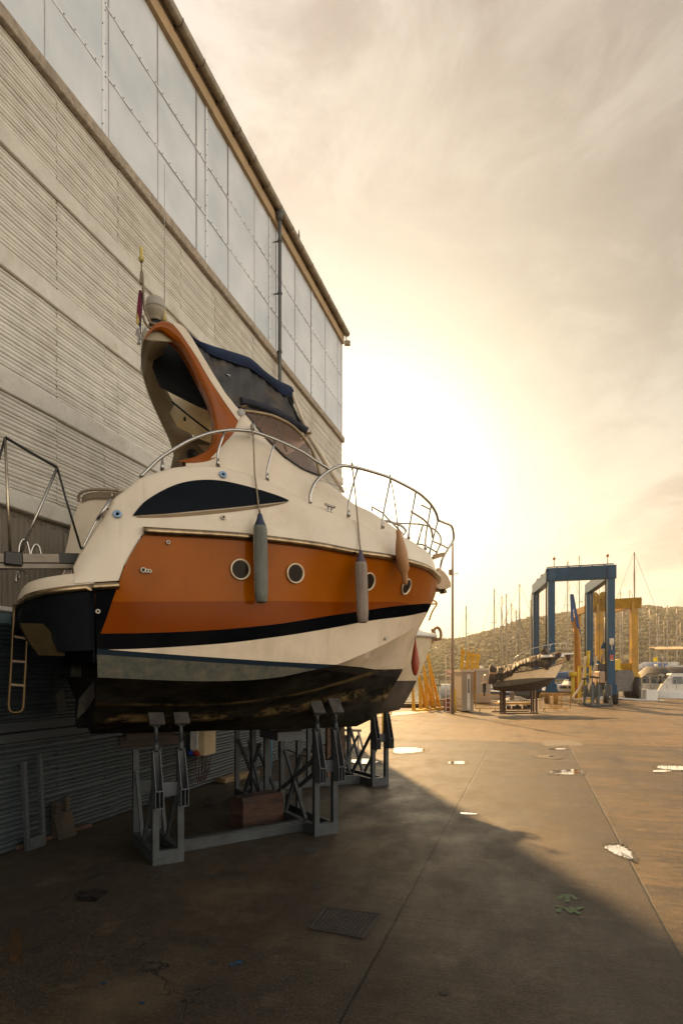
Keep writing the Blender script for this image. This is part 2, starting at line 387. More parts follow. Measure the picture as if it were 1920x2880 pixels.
def water_mat():
    m = bpy.data.materials.new('harbour_water'); m.use_nodes = True; nt = m.node_tree; n = nt.nodes; L = nt.links; b = n['Principled BSDF']
    b.inputs['Base Color'].default_value = (.03, .05, .055, 1); b.inputs['Roughness'].default_value = .08; b.inputs['IOR'].default_value = 1.33
    tc = n.new('ShaderNodeTexCoord'); nz = n.new('ShaderNodeTexNoise'); nz.inputs['Scale'].default_value = .9; nz.inputs['Detail'].default_value = 6
    L.new(tc.outputs['Object'], nz.inputs['Vector']); bp = n.new('ShaderNodeBump'); bp.inputs['Strength'].default_value = .35; bp.inputs['Distance'].default_value = .15
    L.new(nz.outputs[0], bp.inputs['Height']); L.new(bp.outputs[0], b.inputs['Normal']); return m
q = MB(); q.add([C(18, -870, -1.3), C(18, 1240, -1.3), C(1070, 1240, -1.3), C(1070, -870, -1.3)], [(0, 1, 2, 3)]); tag(q.build('sea_water', water_mat()), kind='structure')
q = MB(); q.add([C(-60, -880, -3), C(-60, 1250, -3), C(1080, 1250, -3), C(1080, -880, -3)], [(0, 1, 2, 3)]); tag(q.build('sea_bed', mat('sea_bed', (.06, .06, .05), .9)), kind='structure')

def puddle_mat():
    m = bpy.data.materials.new('rain_water'); m.use_nodes = True; nt = m.node_tree; n = nt.nodes; L = nt.links; b = n['Principled BSDF']
    b.inputs['Base Color'].default_value = (.85, .82, .78, 1); b.inputs['Metallic'].default_value = .9; b.inputs['Roughness'].default_value = .03
    b.inputs['Specular IOR Level'].default_value = 1.0; return m
PUD = puddle_mat()
def blob(name, pts, z, m, jag=.04, seed=1, kind='structure'):
    random.seed(seed); w = [gp(u, v, z) for u, v in pts]; n = len(w); out = []
    NK = 12
    for i in range(n):
        a, b = w[i], w[(i+1) % n]; p0, p3 = w[i-1], w[(i+2) % n]
        for k in range(NK):
            t = k/NK; p = .5*((2*a)+(b-p0)*t+(2*p0-5*a+4*b-p3)*t*t+(3*a-p0-3*b+p3)*t**3)
            p += Vector((random.uniform(-1, 1), random.uniform(-1, 1), 0))*jag; p.z = z; out.append(p)
    q = MB(); c = sum(out, Vector())/len(out); q.add([c]+out, [(0, i+1, (i+1) % len(out)+1) for i in range(len(out))])
    return tag(q.build(name, m), kind=kind)
PUDS = [([(1112, 2103), (1150, 2101), (1196, 2108), (1165, 2116), (1112, 2118), (1106, 2110)], .03),
        ([(1540, 2170), (1575, 2166), (1625, 2163), (1632, 2172), (1622, 2177), (1560, 2176)], .025),
        ([(1699, 2381), (1722, 2377), (1748, 2380), (1772, 2396), (1777, 2415), (1755, 2410), (1722, 2398)], .02),
        ([(1845, 2155), (1905, 2154), (1990, 2160), (1960, 2166), (1870, 2163)], .04),
        ([(1834, 2167), (1865, 2165), (1886, 2168), (1865, 2171), (1840, 2171)], .02),
        ([(1262, 2142), (1280, 2141), (1304, 2141), (1303, 2148), (1280, 2148), (1262, 2147)], .008),
        ([(1503, 2126), (1545, 2124), (1545, 2129), (1575, 2131), (1560, 2133), (1520, 2131)], .03),
        ([(1545, 2105), (1585, 2105), (1587, 2107), (1548, 2107)], .02),
        ([(1295, 2285), (1335, 2287), (1337, 2290), (1300, 2289)], .01),
        ([(985, 2138), (1040, 2134), (1060, 2142), (1045, 2148), (1000, 2146)], .03)]
DAMP = mat('damp_concrete', (.020, .014, .009), .7, var=.35, scale=8)
for i, (pp, jg) in enumerate(PUDS):
    cu, cv = sum(p[0] for p in pp)/len(pp), sum(p[1] for p in pp)/len(pp)
    blob('damp_patch', [(cu+(u-cu)*1.22+4, cv+(v-cv)*1.45+1) for u, v in pp], .0035, DAMP, jg*1.6, i+33); blob('puddle', pp, .006, PUD, jg, i+3)
OIL = mat('oil_stain', (.018, .015, .012), .5, var=.3)
blob('oil_stain', [(216, 2512), (245, 2503), (300, 2502), (295, 2515), (270, 2533), (235, 2534), (215, 2528)], .005, OIL, .02, 5)
DST = mat('tar_spot', (.03, .026, .022), .7)
for i, (u, v, s) in enumerate([(593, 2465, 16), (558, 2815, 14), (868, 2390, 22), (1247, 2792, 15), (600, 2708, 12), (892, 2494, 14)]):
    blob('tar_spot', [(u-s, v), (u-s*.3, v-s*.35), (u+s*.8, v-s*.3), (u+s, v+s*.15), (u+s*.1, v+s*.4)], .004, DST, .008, 20+i)
BLU = mat('paint_spill_blue', (.015, .055, .12), .6)
for i, (u, v, s) in enumerate([(653, 2713, 9), (672, 2706, 11), (400, 2820, 7), (292, 2765, 6)]):
    blob('paint_drip', [(u-s, v), (u-s*.3, v-s*.5), (u+s*.8, v-s*.3), (u+s, v+s*.2), (u+s*.1, v+s*.5)], .004, BLU, .006, 40+i)
# worn green sprayed mark: an arrow-like cap over a short struck line of letters
GRN = mat('sprayed_green', (.085, .14, .05), .8, var=.45, scale=30, col2=(.055, .05, .036))
def strip_px(name, lines, w, z, m):
    q = MB()
    for i, (a, b) in enumerate(lines):
        q.bar(gp(*a, z-.003+i*.0005), gp(*b, z-.003+i*.0005), w*(1-.25*(i % 3 == 1)), .0003)
    return tag(q.build(name, m), kind='structure')
strip_px('ground_paint_mark', [((1568, 2528), (1585, 2516)), ((1585, 2516), (1605, 2517)), ((1605, 2517), (1620, 2530)), ((1594, 2517), (1594, 2537)),
                               ((1558, 2547), (1592, 2556)), ((1568, 2566), (1572, 2554)), ((1590, 2553), (1605, 2567)), ((1605, 2550), (1605, 2568)), ((1608, 2560), (1638, 2551)), ((1612, 2559), (1628, 2570))], .045, .005, GRN)
ORM = mat('sprayed_orange', (.050, .026, .010), .9, var=.4, scale=14, col2=(.024, .018, .012), spec=.1)
strip_px('ground_paint_cross', [((46, 2612), (44, 2708)), ((2, 2676), (78, 2652))], .09, .005, ORM)
REDM = mat('sprayed_red', (.16, .035, .02), .8, var=.3, scale=20)
strip_px('ground_paint_dash', [((632, 2229), (652, 2228)), ((900, 2194), (990, 2186))], .05, .005, REDM)
# sunken ribbed inspection cover
cp = [gp(912, 2553), gp(1070, 2572), gp(1018, 2640), gp(868, 2612)]
cover = empty('inspection_cover', (cp[0]+cp[1]+cp[2]+cp[3])/4, 0, 'rusty sunken square inspection cover set in the concrete in the foreground', 'manhole cover')
cc = cover.location.copy(); q = MB(); L4 = [p-cc for p in cp]
def inset(t, z): return [Vector((p.x*t, p.y*t, z)) for p in L4]
q.loft([inset(1.02, .004), inset(1.0, .010), inset(.95, .010), inset(.93, .004)], True, False)
q.build('frame', mat('rusty_frame', (.03, .023, .018), .85, bump=.5, var=.3), cover)
q = MB(); q.add(inset(.93, .005), [(0, 1, 2, 3)])
for k in range(1, 14):
    t = k/14; a = inset(.9, .007); q.bar(a[0].lerp(a[1], t), a[3].lerp(a[2], t), .012, .006)
for k in range(1, 11):
    t = k/11; a = inset(.9, .007); q.bar(a[0].lerp(a[3], t), a[1].lerp(a[2], t), .010, .005)
q.build('plate', mat('cover_plate', (.040, .031, .024), .85, bump=.5, var=.3, dirt=(.02, .017, .014), damt=.6), cover)
# darker repair patch far down the yard
blob('ground_patch', [(1530, 2085), (1600, 2082), (1640, 2096), (1585, 2097), (1535, 2098)], .004, mat('repair_patch', (.10, .082, .065), .8), .01, 61)

# hills beyond the water: one terrain sheet with a wooded surface
def hill_mesh():
    prof = lin([900, 1100, 1214, 1273, 1360, 1520, 1557, 1618, 1724, 1871, 1920, 2100, 2400, 2900], [1845, 1830, 1815, 1807.5, 1792, 1753, 1745, 1734, 1728, 1725, 1723, 1722, 1735, 1770])
    rows = []; q = MB(); NU = 150
    for j in range(34):
        t = j/33; F = 330+t*420; row = []
        for i in range(NU):
            u = 820+i*(2100/(NU-1)); vt = prof(u)
            zr = HC+(VH-vt)/FPX*750
            z = -1.5+(zr+1.5)*(math.sin(t*math.pi/2)**.9)
            z += (1-abs(2*t-1))*(2.5*math.sin(u*.021+3*t)+1.7*math.sin(u*.057+8*t)+random.uniform(-1.2, 1.2)) if j else 0
            if t > .9: z += random.uniform(-.8, 1.3)
            row.append(C(F, (u-U0)/FPX*F, z))
        rows.append(row)
    rows.append([C(900, p.x*0+((820+i*(2100/(NU-1)))-U0)/FPX*900, -2) for i, p in enumerate(rows[-1])])
    q.loft(rows, False, False, True); return q
M_HILL = mat('wooded_hill', (.050, .052, .018), .95, var=.45, scale=.045, col2=(.030, .036, .014), bump=.0, dirt=(.13, .10, .05), dscale=.02, damt=.6, det=9)
hl = hill_mesh().build('hill', M_HILL); tag(hl, kind='structure')
# tree crowns scattered over the slope (a far-off wood read as one mass)
def wood():
    random.seed(3); import bisect
    me = hl.data; q = MB(); polys = [p for p in me.polygons]
    for p in polys:
        c = p.center
        F = -ST*c.x+CT*c.y
        if F > 760: continue
        for _ in range(5):
            o = Vector((random.uniform(-8, 8), random.uniform(-8, 8), 0)); r = random.uniform(1.3, 2.4)
            cen = c+o+Vector((0, 0, r*.25)); vs = [cen+Vector((0, 0, r*random.uniform(.5, 1.0)))]; k = 6
            for a in range(k):
                t = 2*math.pi*a/k+random.random(); rr = r*random.uniform(.6, 1.35)
                vs.append(cen+Vector((math.cos(t)*rr, math.sin(t)*rr, random.uniform(-.2, .35)*r)))
            for a in range(k):
                t = 2*math.pi*a/k+.5; vs.append(cen+Vector((math.cos(t)*r*.9, math.sin(t)*r*.9, -r*.8)))
            fs = [(0, 1+a, 1+(a+1) % k) for a in range(k)]+[(1+a, 1+k+a, 1+k+(a+1) % k, 1+(a+1) % k) for a in range(k)]
            q.add(vs, fs, True)
    return q
tag(wood().build('hill_woodland', mat('oak_scrub', (.050, .056, .016), .95, var=.5, scale=.035, col2=(.010, .018, .006), det=6)), 'low green oak scrub covering the hillside across the water', 'woodland', kind='stuff')
# ------------------------------------------------------------------ the storage shed on the left
Y0, Y1 = -7.0, wy(961)
shed = empty('boat_storage_building', (-WD, (Y0+Y1)/2, 0), 0, 'tall corrugated cream boat storage building with milky translucent panels under its eaves', 'building')
SL = Matrix.Translation(-Vector(shed.location))
M_CREAM = mat('cream_cladding', (.62, .595, .53), .7, var=.07, scale=3, bump=.25, bscale=40, dirt=(.30, .25, .18), dscale=1.3, damt=.35)
M_BAND = mat('cream_band', (.61, .58, .51), .85, var=.08, scale=5, bump=.5, bscale=25, dirt=(.27, .22, .16), dscale=2.5, damt=.5)
M_DARK = mat('slate_cladding', (.026, .036, .042), .5, var=.2, scale=4, bump=.3, dirt=(.010, .014, .016), dscale=2, damt=.6)
M_LEDGE = mat('concrete_ledge', (.40, .33, .25), .9, var=.2, scale=12, bump=.9, bscale=35, dirt=(.16, .12, .08), dscale=5, damt=.6)
PAN = WD*.0+ (wy(445)-wy(307))        # width of one translucent panel
P0 = wy(307)
def corr(z0, z1, name, m, amp=.016, pitch=.052, seed=1):
    random.seed(seed); q = MB(); col = 2.38*PAN; k0 = math.floor((Y0-wy(292))/col)
    edges = []
    k = k0
    while True:
        y = wy(292)+k*col
        if y > Y1: break
        edges += [y, y+.25*PAN, y+1.63*PAN]; k += 1
    edges = [Y0]+sorted(e for e in edges if Y0 < e < Y1)+[Y1]
    prof = ((0, 0), (.10, .55), (.24, .88), (.42, 1), (.60, .98), (.78, .80), (.92, .42))
    for a, b in zip(edges[:-1], edges[1:]):
        dz = random.uniform(-.006, .006); dx = random.uniform(-.002, .002); ns = max(2, int((b-a)/.35)); ph = random.uniform(0, 6); rows = []
        nr = max(1, round((z1-z0)/pitch)); pt = (z1-z0)/nr; cuts = [0]
        for i in range(nr): cuts.append(cuts[-1]+1+.22*math.sin(i*2.3+seed)+.12*math.sin(i*5.1))
        cuts = [z0+(z1-z0)*c/cuts[-1] for c in cuts]
        wob = [random.uniform(-.006, .006) for _ in range(ns+1)]
        per = [1+.10*math.sin(i*1.7+ph) for i in range(int((z1-z0)/pitch)+3)]
        for i in range(nr):
            am = amp*(1+.25*math.sin(i*1.7+ph))
            for t, h in prof:
                z = cuts[i]+(cuts[i+1]-cuts[i])*t
                rows.append([Vector((-WD+dx-amp*.6+am*h*1.5, a+(b-a)*j/ns, min(z1, max(z0, z+wob[j]*.7+.004*math.sin(j*.9+ph+i*.2))))) for j in range(ns+1)])
        rows.append([Vector((-WD+dx-amp*.6, a+(b-a)*j/ns, z1)) for j in range(ns+1)])
        q.loft(rows, False, False, True)
    return q.build(name, m, shed, SL)
def band(z0, z1, name, m, out=.03, th=.05):
    q = MB(); random.seed(int(z0*100)); n = 46; rings = []
    for i in range(n+1):
        y = Y0+(Y1-Y0)*i/n; a = random.uniform(-.006, .006); b = random.uniform(-.006, .006)
        rings.append([Vector((-WD-th, y, z0)), Vector((-WD+out-.012, y, z0+a)), Vector((-WD+out, y, z0+.012+a)), Vector((-WD+out, y, z1-.012+b)), Vector((-WD+out-.012, y, z1+b)), Vector((-WD-th, y, z1))])
    q.loft(rings, True, True); return q.build(name, m, shed, SL)
BZ = [(5.61, 5.87), (7.09, 7.34), (8.56, 8.81)]
zz = 4.42
for i, (a, b) in enumerate(BZ+[(10.0, 10.18)]):
    corr(zz+.0, a, 'corrugated_cladding', M_CREAM, seed=i+2); zz = b
for a, b in BZ: band(a, b, 'cladding_band', M_BAND, .055)
band(4.22, 4.42, 'cladding_band', M_BAND, .09)
band(10.0, 10.18, 'ledge', M_LEDGE, .10)
# lower translucent strip with ribs, pale sill under it
M_STRIP = mat('aged_polycarbonate', (.21, .18, .14), .35, var=.15, scale=2, stretch=(1, 8, .4), dirt=(.10, .085, .065), damt=.6)
q = MB(); n = int((Y1-Y0)/.045); rows = [[Vector((-WD-.03+.006*(i % 2), Y0+(Y1-Y0)*i/n, z)) for i in range(n+1)] for z in (3.0, 4.22)]
q.loft(rows, False); q.build('translucent_strip', M_STRIP, shed, SL)
y = Y0; M_SJ = mat('strip_joint', (.25, .22, .18), .6)
while y < Y1: q = MB(); q.box((-WD-.03, y, 3.0), (-WD+.0, y+.03, 4.22)); q.build('strip_joint', M_SJ, shed, SL); y += PAN
q = MB()
for i in range(int((Y1-Y0)/.22)): q.lathe([(.012, 0), (.012, .012), (.004, .016)], (-WD-.022, Y0+.1+i*.22, 4.15), 'X', 6)
sr = q.build('strip_screws', M_SJ, shed, SL); sr['kind'] = 'stuff'
band(2.94, 3.0, 'sill', mat('pale_sill', (.62, .60, .54), .5, dirt=(.3, .27, .22)), .05)
band(2.80, 2.94, 'flashing', mat('blue_flashing', (.10, .16, .18), .45, var=.15), .02)
corr(1.585, 2.80, 'lower_cladding', M_DARK, seed=11); corr(.0, 1.34, 'lower_cladding', M_DARK, .016, .060, seed=12)
band(1.47, 1.585, 'lower_band', mat('slate_band', (.030, .036, .042), .6, var=.2, dirt=(.04, .045, .05)), .03)
band(1.34, 1.455, 'lower_band', MATS['slate_band'], .035)
# milky panels
def poly_mat():
    m = bpy.data.materials.new('milky_polycarbonate'); m.use_nodes = True; nt = m.node_tree; n = nt.nodes; L = nt.links; b = n['Principled BSDF']
    tc = n.new('ShaderNodeTexCoord'); sp = n.new('ShaderNodeSeparateXYZ'); L.new(tc.outputs['Object'], sp.inputs[0])
    w = n.new('ShaderNodeTexWave'); w.bands_direction = 'Y'; w.inputs['Scale'].default_value = 14; w.inputs['Distortion'].default_value = .2; L.new(tc.outputs['Object'], w.inputs['Vector'])
    nz = n.new('ShaderNodeTexNoise'); nz.inputs['Scale'].default_value = .9; nz.inputs['Detail'].default_value = 5; L.new(tc.outputs['Object'], nz.inputs['Vector'])
    r = n.new('ShaderNodeValToRGB'); r.color_ramp.elements[0].position = .3; r.color_ramp.elements[1].position = .7
    r.color_ramp.elements[0].color = (.52, .57, .61, 1); r.color_ramp.elements[1].color = (.72, .75, .77, 1); L.new(nz.outputs[0], r.inputs[0])
    mx = n.new('ShaderNodeMix'); mx.data_type = 'RGBA'; mx.blend_type = 'MULTIPLY'; mx.inputs[0].default_value = .14; L.new(r.outputs[0], mx.inputs[6]); L.new(w.outputs[0], mx.inputs[7])
    L.new(mx.outputs[2], b.inputs['Base Color']); b.inputs['Roughness'].default_value = .28; b.inputs['Specular IOR Level'].default_value = .6
    nb = n.new('ShaderNodeTexNoise'); nb.inputs['Scale'].default_value = 1.6; L.new(tc.outputs['Object'], nb.inputs['Vector'])
    bp = n.new('ShaderNodeBump'); bp.inputs['Strength'].default_value = .25; bp.inputs['Distance'].default_value = .06; L.new(nb.outputs[0], bp.inputs['Height']); L.new(bp.outputs[0], b.inputs['Normal'])
    return m
M_POLY = poly_mat(); M_SEAM = mat('panel_seam', (.52, .49, .48), .6); M_PURL = mat('pale_purlin', (.70, .72, .73), .4, var=.05); M_SCREW = mat('screw_heads', (.05, .05, .055), .5)  # pale purlins and posts, as seen through the panels
ZE = 13.40
k = math.floor((Y0-P0)/PAN); random.seed(5)
seams = MB(); purl = MB(); scr = MB(); posts = MB()
while P0+k*PAN < Y1:
    a, b = max(Y0, P0+k*PAN), min(Y1, P0+(k+1)*PAN); k += 1
    if b-a < .05: continue
    dx = random.uniform(-.006, .006); tx = random.uniform(-.006, .006)
    q = MB(); nn = 8
    q.loft([[Vector((-WD-.01+dx+tx*(z-11.8)*.3+.004*math.sin(j*2.1+z), a+.012+(b-a-.024)*j/nn, z)) for j in range(nn+1)] for z in (10.18, 10.9, 11.2, 11.9, 12.25, 12.9, ZE)], False, False, True)
    q.build('translucent_panel', M_POLY, shed, SL)
    seams.box((-WD-.01, a-.006, 10.18), (-WD+.002, a+.006, ZE))
for z in (11.21, 12.25):
    purl.box((-WD-.004, Y0, z-.016), (-WD+.004, Y1, z+.016)); i = 0; y = Y0
    while y < Y1: scr.lathe([(.011, 0), (.011, .006), (.004, .010)], (-WD+.004, y, z+.01), 'X', 6); y += PAN/6
y = wy(292)-2.38*PAN*6
while y < Y1:
    if y > Y0:
        posts = MB(); posts.box((-WD-.002, y-.035, 10.18), (-WD+.0045, y+.035, ZE)); posts.build('panel_post', M_PURL, shed, SL)
        for i in range(12): scr.lathe([(.011, 0), (.011, .006), (.004, .010)], (-WD+.004, y-.03+.06*(i % 2), 10.4+i*.25), 'X', 6)
    y += 2.38*PAN
seams.box((-WD-.02, Y1-.03, 10.18), (-WD+.014, Y1+.01, ZE))
seams.build('panel_seam', M_SEAM, shed, SL); purl.build('purlin_strip', M_PURL, shed, SL); sr = scr.build('screw_row', M_SCREW, shed, SL); sr['kind'] = 'stuff'
# eaves: fascia, gutter, brackets, roof, gable end
q = MB(); q.box((-WD-.1, Y0, ZE-.03), (-WD+.07, Y1+.05, ZE+.22)); q.build('fascia', mat('tan_fascia', (.42, .29, .15), .7, var=.1, scale=3, dirt=(.2, .13, .07)), shed, SL)
q = MB(); prof = [(-WD+.075+.085*(1-math.cos(t)), ZE+.36-.115*math.sin(t)) for t in [math.pi*i/10 for i in range(11)]]
rings = []
for y in [Y0+(Y1+.15-Y0)*i/40 for i in range(41)]: rings.append([Vector((x, y, z)) for x, z in prof]+[Vector((x*1.0-.004 if x > -WD+.15 else x+.004, y, z+.006)) for x, z in prof[::-1]])
q.loft(rings, True, True, True); q.build('gutter', mat('old_gutter', (.30, .25, .18), .5, .3, var=.2, dirt=(.12, .09, .06)), shed, SL)
y = Y0; M_BK = mat('bracket_dark', (.10, .08, .06), .6, .4)
while y < Y1:
    bk = MB()
    rr = [Vector((-WD+.075+.09*(1-math.cos(t)), 0, ZE+.365-.122*math.sin(t))) for t in [math.pi*i/8 for i in range(9)]]
    bk.loft([[p+Vector((0, y-.012, 0)) for p in rr], [p+Vector((0, y+.012, 0)) for p in rr]], False, False, True)
    bk.box((-WD+.07, y-.015, ZE+.2), (-WD+.09, y+.015, ZE+.40)); y += .75; bk.build('gutter_bracket', M_BK, shed, SL)
q = MB(); q.loft([[Vector((-WD+.16, y, ZE+.40)), Vector((-WD-9, y, ZE+2.2)), Vector((-WD-18, y, ZE+.4)), Vector((-WD-18, y, ZE+.2)), Vector((-WD-9, y, ZE+2.0)), Vector((-WD+.02, y, ZE+.24))] for y in (Y0, Y1+.12)], True, True)
q.build('roof', mat('roof_sheet', (.35, .32, .28), .6), shed, SL)
q = MB(); x0, x1 = -WD-18, -WD-.02
q.add([(x1, Y1-.02, 0), (x0, Y1-.02, 0), (x0, Y1-.02, ZE+.2), (-WD-9, Y1-.02, ZE+2), (x1, Y1-.02, ZE+.2)], [(0, 1, 2, 3, 4)])
q.add([(x1, Y0+.02, 0), (x0, Y0+.02, 0), (x0, Y0+.02, ZE+.2), (-WD-9, Y0+.02, ZE+2), (x1, Y0+.02, ZE+.2)], [(0, 1, 2, 3, 4)])
q.add([(x0, Y0, 0), (x0, Y1, 0), (x0, Y1, ZE), (x0, Y0, ZE)], [(0, 1, 2, 3)])
q.build('end_wall', mat('end_wall', (.45, .40, .32), .8), shed, SL)
# rainwater pipe
yp = wy(770); q = MB()
q.tube(smooth_path([(-WD+.15, yp, ZE+.27), (-WD+.15, yp, ZE+.1), (-WD+.16, yp, ZE-.25), (-WD+.16, yp, ZE-1.0), (-WD+.16, yp, 9.9), (-WD+.16, yp, 2.0), (-WD+.16, yp, .1)], 4), .045, 10)
dp = q.build('downpipe', mat('pipe_grey', (.10, .10, .09), .5, .3, var=.2), shed, SL)
q = MB(); q.lathe([(.05, 0), (.11, .22)], (-WD+.15, yp, ZE+.02)); 
for z in (12.9, 11.6, 10.15, 8.4): q.lathe([(.058, 0), (.058, .06)], (-WD+.16, yp, z)); q.box((-WD, yp-.012, z+.02), (-WD+.16, yp+.012, z+.045))
q.build('pipe_collar', MATS['pipe_grey'], shed, SL)
# little flood lamp under the gutter end, finial spike on the roof edge
q = MB(); q.cbox((-WD+.16, Y1+.12, ZE+.02), (.2, .12, .16), .3, .02); q.bar((-WD+.1, Y1+.05, ZE+.3), (-WD+.14, Y1+.1, ZE+.1), .03)
fl = q.build('flood_lamp', mat('lamp_housing', (.30, .24, .15), .5), shed, SL)
q = MB(); ys = wy(828); q.tube([(-WD+.12, ys, ZE+.4), (-WD+.13, ys, ZE+.62), (-WD+.12, ys+.02, ZE+.8)], [.035, .025, .008], 6); q.build('roof_spike', mat('spike', (.12, .09, .06), .7), shed, SL)
# conduit junction low on the wall
q = MB(); q.tube([(-WD+.03, wy(698), .9), (-WD+.03, wy(698), 1.5)], .02, 6); q.cbox((-WD+.04, wy(694), 1.1), (.06, .1, .22)); q.build('wall_socket', mat('socket_grey', (.13, .13, .13), .6), shed, SL)

# electricity cabinet on the wall
bx = Vector((-WD+.02, wy(548), .66))
cab = empty('electric_cabinet', bx, 0, 'cream ribbed electricity cabinet with blue and red sockets on the dark shed wall', 'electrical box')
M_CAB = mat('cabinet_cream', (.58, .46, .30), .5, var=.05)
q = MB(); q.cbox((.16, 0, .26), (.30, .42, .52), 0, .015)
for i in range(12): q.box((.305, -.19+i*.033, .02), (.318, -.174+i*.033, .50))
q.build('body', M_CAB, cab)
q = MB(); q.cbox((.12, -.25, .30), (.14, .06, .34)); q.build('side_panel', mat('panel_white', (.6, .6, .6), .4), cab)
for i, (c_, nm) in enumerate([((.02, .05, .35), 'socket_blue'), ((.30, .03, .02), 'socket_red')]):
    q = MB(); q.lathe([(.045, 0), (.05, .05), (.045, .12)], (.06+i*.11, -.30, .07), 'Y', 10, Matrix.Rotation(R_(-25), 3, 'X')); q.build('socket', mat(nm, c_, .4), cab)
q = MB()
for i in range(5):
    q.tube(smooth_path([(.1+i*.04, -.12+i*.06, 0), (.12+i*.03, -.2+i*.07, -.25), (.14, -.15+i*.05, -.5), (.1+i*.03, -.05+i*.05, -.3-.1*(i % 2)), (.08, .05+i*.03, 0)], 5), .011, 6)
q.build('cable_bundle', mat('cable_dark', (.05, .03, .028), .6), cab)
# ------------------------------------------------------------------ the big motor yacht
AL = R_(60); CA, SA = math.cos(AL), math.sin(AL); CO = 7.8      # axis 60 degrees right of the view, centreline offset
def bw(a, p, z): return C(a*CA+(CO+p)*SA, a*SA-(CO+p)*CA, z)     # boat frame (ahead, port, up) -> world
borg = bw(0, 0, 0); brz = math.pi/2+TH-AL
def ray(u, v, p=None, bf=None):
    """boat-frame point where the sight line through a photo pixel meets the plane p, or the surface p = -bf(a, z)"""
    k = (u-U0)/FPX; p_ = p if p is not None else -1.4
    for _ in range(1 if bf is None else 40):
        Z = (CO+p_)/(SA-CA*k); a = Z*(CA+SA*k); z = HC+(VH-v)/FPX*Z
        if bf is not None: p_ += .6*(-bf(a, z)-p_)
    Z = (CO+p_)/(SA-CA*k)
    return Vector((Z*(CA+SA*k), p_, HC+(VH-v)/FPX*Z))
yacht = empty('motor_yacht', borg, brz, 'orange and cream motor yacht with a radar arch, propped on steel cradles beside the shed', 'motor yacht')
BS = pchip([.2, .9, 2.4, 3.05, 4.15, 4.94, 5.4, 5.7, 5.95, 6.12, 6.22], [1.49, 1.52, 1.53, 1.50, 1.385, 1.13, .90, .68, .44, .22, 0.0])   # half breadth at the rubbing strake
BC = pchip([.9, 2.4, 3.05, 4.15, 4.94, 5.4, 5.7, 5.88], [1.42, 1.43, 1.39, 1.16, .79, .50, .26, 0.0])                               # ... at the chine
bs = lambda a, z=0: max(0, BS(a)) if a < 6.22 else 0.0
bc = lambda a, z=0: max(0, BC(a)) if a < 5.88 else 0.0
def trace(px, bf, off=0.0):
    pts = [ray(u, v, bf=lambda a, z: bf(a)+off) for u, v in px]
    return pchip_sorted([p.x for p in pts], [p.z for p in pts])
def pchip_sorted(xs, ys):
    z = sorted(zip(xs, ys)); X = [z[0][0]]; Y = [z[0][1]]
    for x, y in z[1:]:
        if x-X[-1] > .01: X.append(x); Y.append(y)
    f = pchip(X, Y); a, b = X[0], X[-1]
    return lambda t: f(min(max(t, a), b))
ZR = trace([(410, 1494), (715, 1513), (880, 1533), (1006, 1556), (1117, 1573), (1191, 1594), (1223, 1617)], bs)        # rubbing strake
ZP = trace([(60, 1678), (80, 1661), (163, 1650), (240, 1644), (338, 1638)], bs)                                         # platform strake
ZC = trace([(268, 1905), (600, 1916), (700, 1913), (780, 1905), (860, 1889), (920, 1876), (949, 1868), (1035, 1833), (1131, 1785), (1165, 1764)], bc)
arcp = [ray(u, v, bf=bs) for u, v in [(408, 1502), (390, 1522), (373, 1550), (351, 1591), (335, 1639)]]
ARC = lin([p.x for p in arcp][::-1], [p.z for p in arcp][::-1]); A0, A1 = arcp[-1].x, arcp[0].x
def ztop(a): return ZP(a) if a <= A0 else (ARC(a) if a < A1 else ZR(a))
stem = []
for u, v in [(1003, 2043), (1057, 2012), (1086, 1957), (1132, 1881), (1167, 1792), (1198, 1728), (1217, 1680)]:
    stem.append(ray(u, v, p=0))
ztip = ZR(6.15); stem.append(Vector((6.24, 0, ztip)))
STA = pchip_sorted([p.z for p in stem], [p.x for p in stem])
zk0, zk1 = 1.475, stem[0].z; ak1 = stem[0].x
zc1 = STA and 2.83
def hull_grid():
    ss = [0, .01, .02]+[.03+.01*i for i in range(17)]+[.2+.8*(i/56) for i in range(57)]
    ss = sorted(set(round(s, 4) for s in ss)); rows = []
    for s in ss:
        col = []
        K = Vector((1.06+(ak1-1.06)*s, 0, zk0+(zk1-zk0)*min(1, s*1.15)))
        ac = .93+(5.88-.93)*s; Cc = Vector((ac, bc(ac), ZC(ac)+(zc1-ZC(5.8))*max(0, (s-.95)/.05)))
        at = .89+(6.22-.89)*s; T = Vector((at, bs(at), ztop(at)))
        if s == 1: Cc.y = 0; T.y = 0; T.z = ztip
        e = s**7
        K1, C1, T1 = Vector((ak1, 0, zk1)), Vector((STA(zc1), 0, zc1)), Vector((6.24, 0, ztip))
        NB, NTp = 12, 22
        for j in range(NB+1):
            t = j/NB; P = K.lerp(Cc, t)
            P.z += .05*math.sin(math.pi*t)*(1-t)*(-1)+.0
            z = zk1+(zc1-zk1)*t; P.x += e*(STA(z)-(ak1+(5.88-ak1)*t)); P.z += e*(z-(zk1+(zc1-zk1)*t))
            # spray strips: small steps
            col.append(P)
        for j in range(1, NTp+1):
            t = j/NTp; P = Cc.lerp(T, t)
            P.y -= (.07*math.sin(math.pi*t)**1.0)*min(1, max(0, (s-.3)/.4))*(1-e)*1.0
            z = zc1+(ztip-zc1)*t; P.x += e*(STA(z)-(5.88+(6.22-5.88)*t))
            col.append(P)
        rows.append(col)
    return ss, rows
ss, rows = hull_grid()
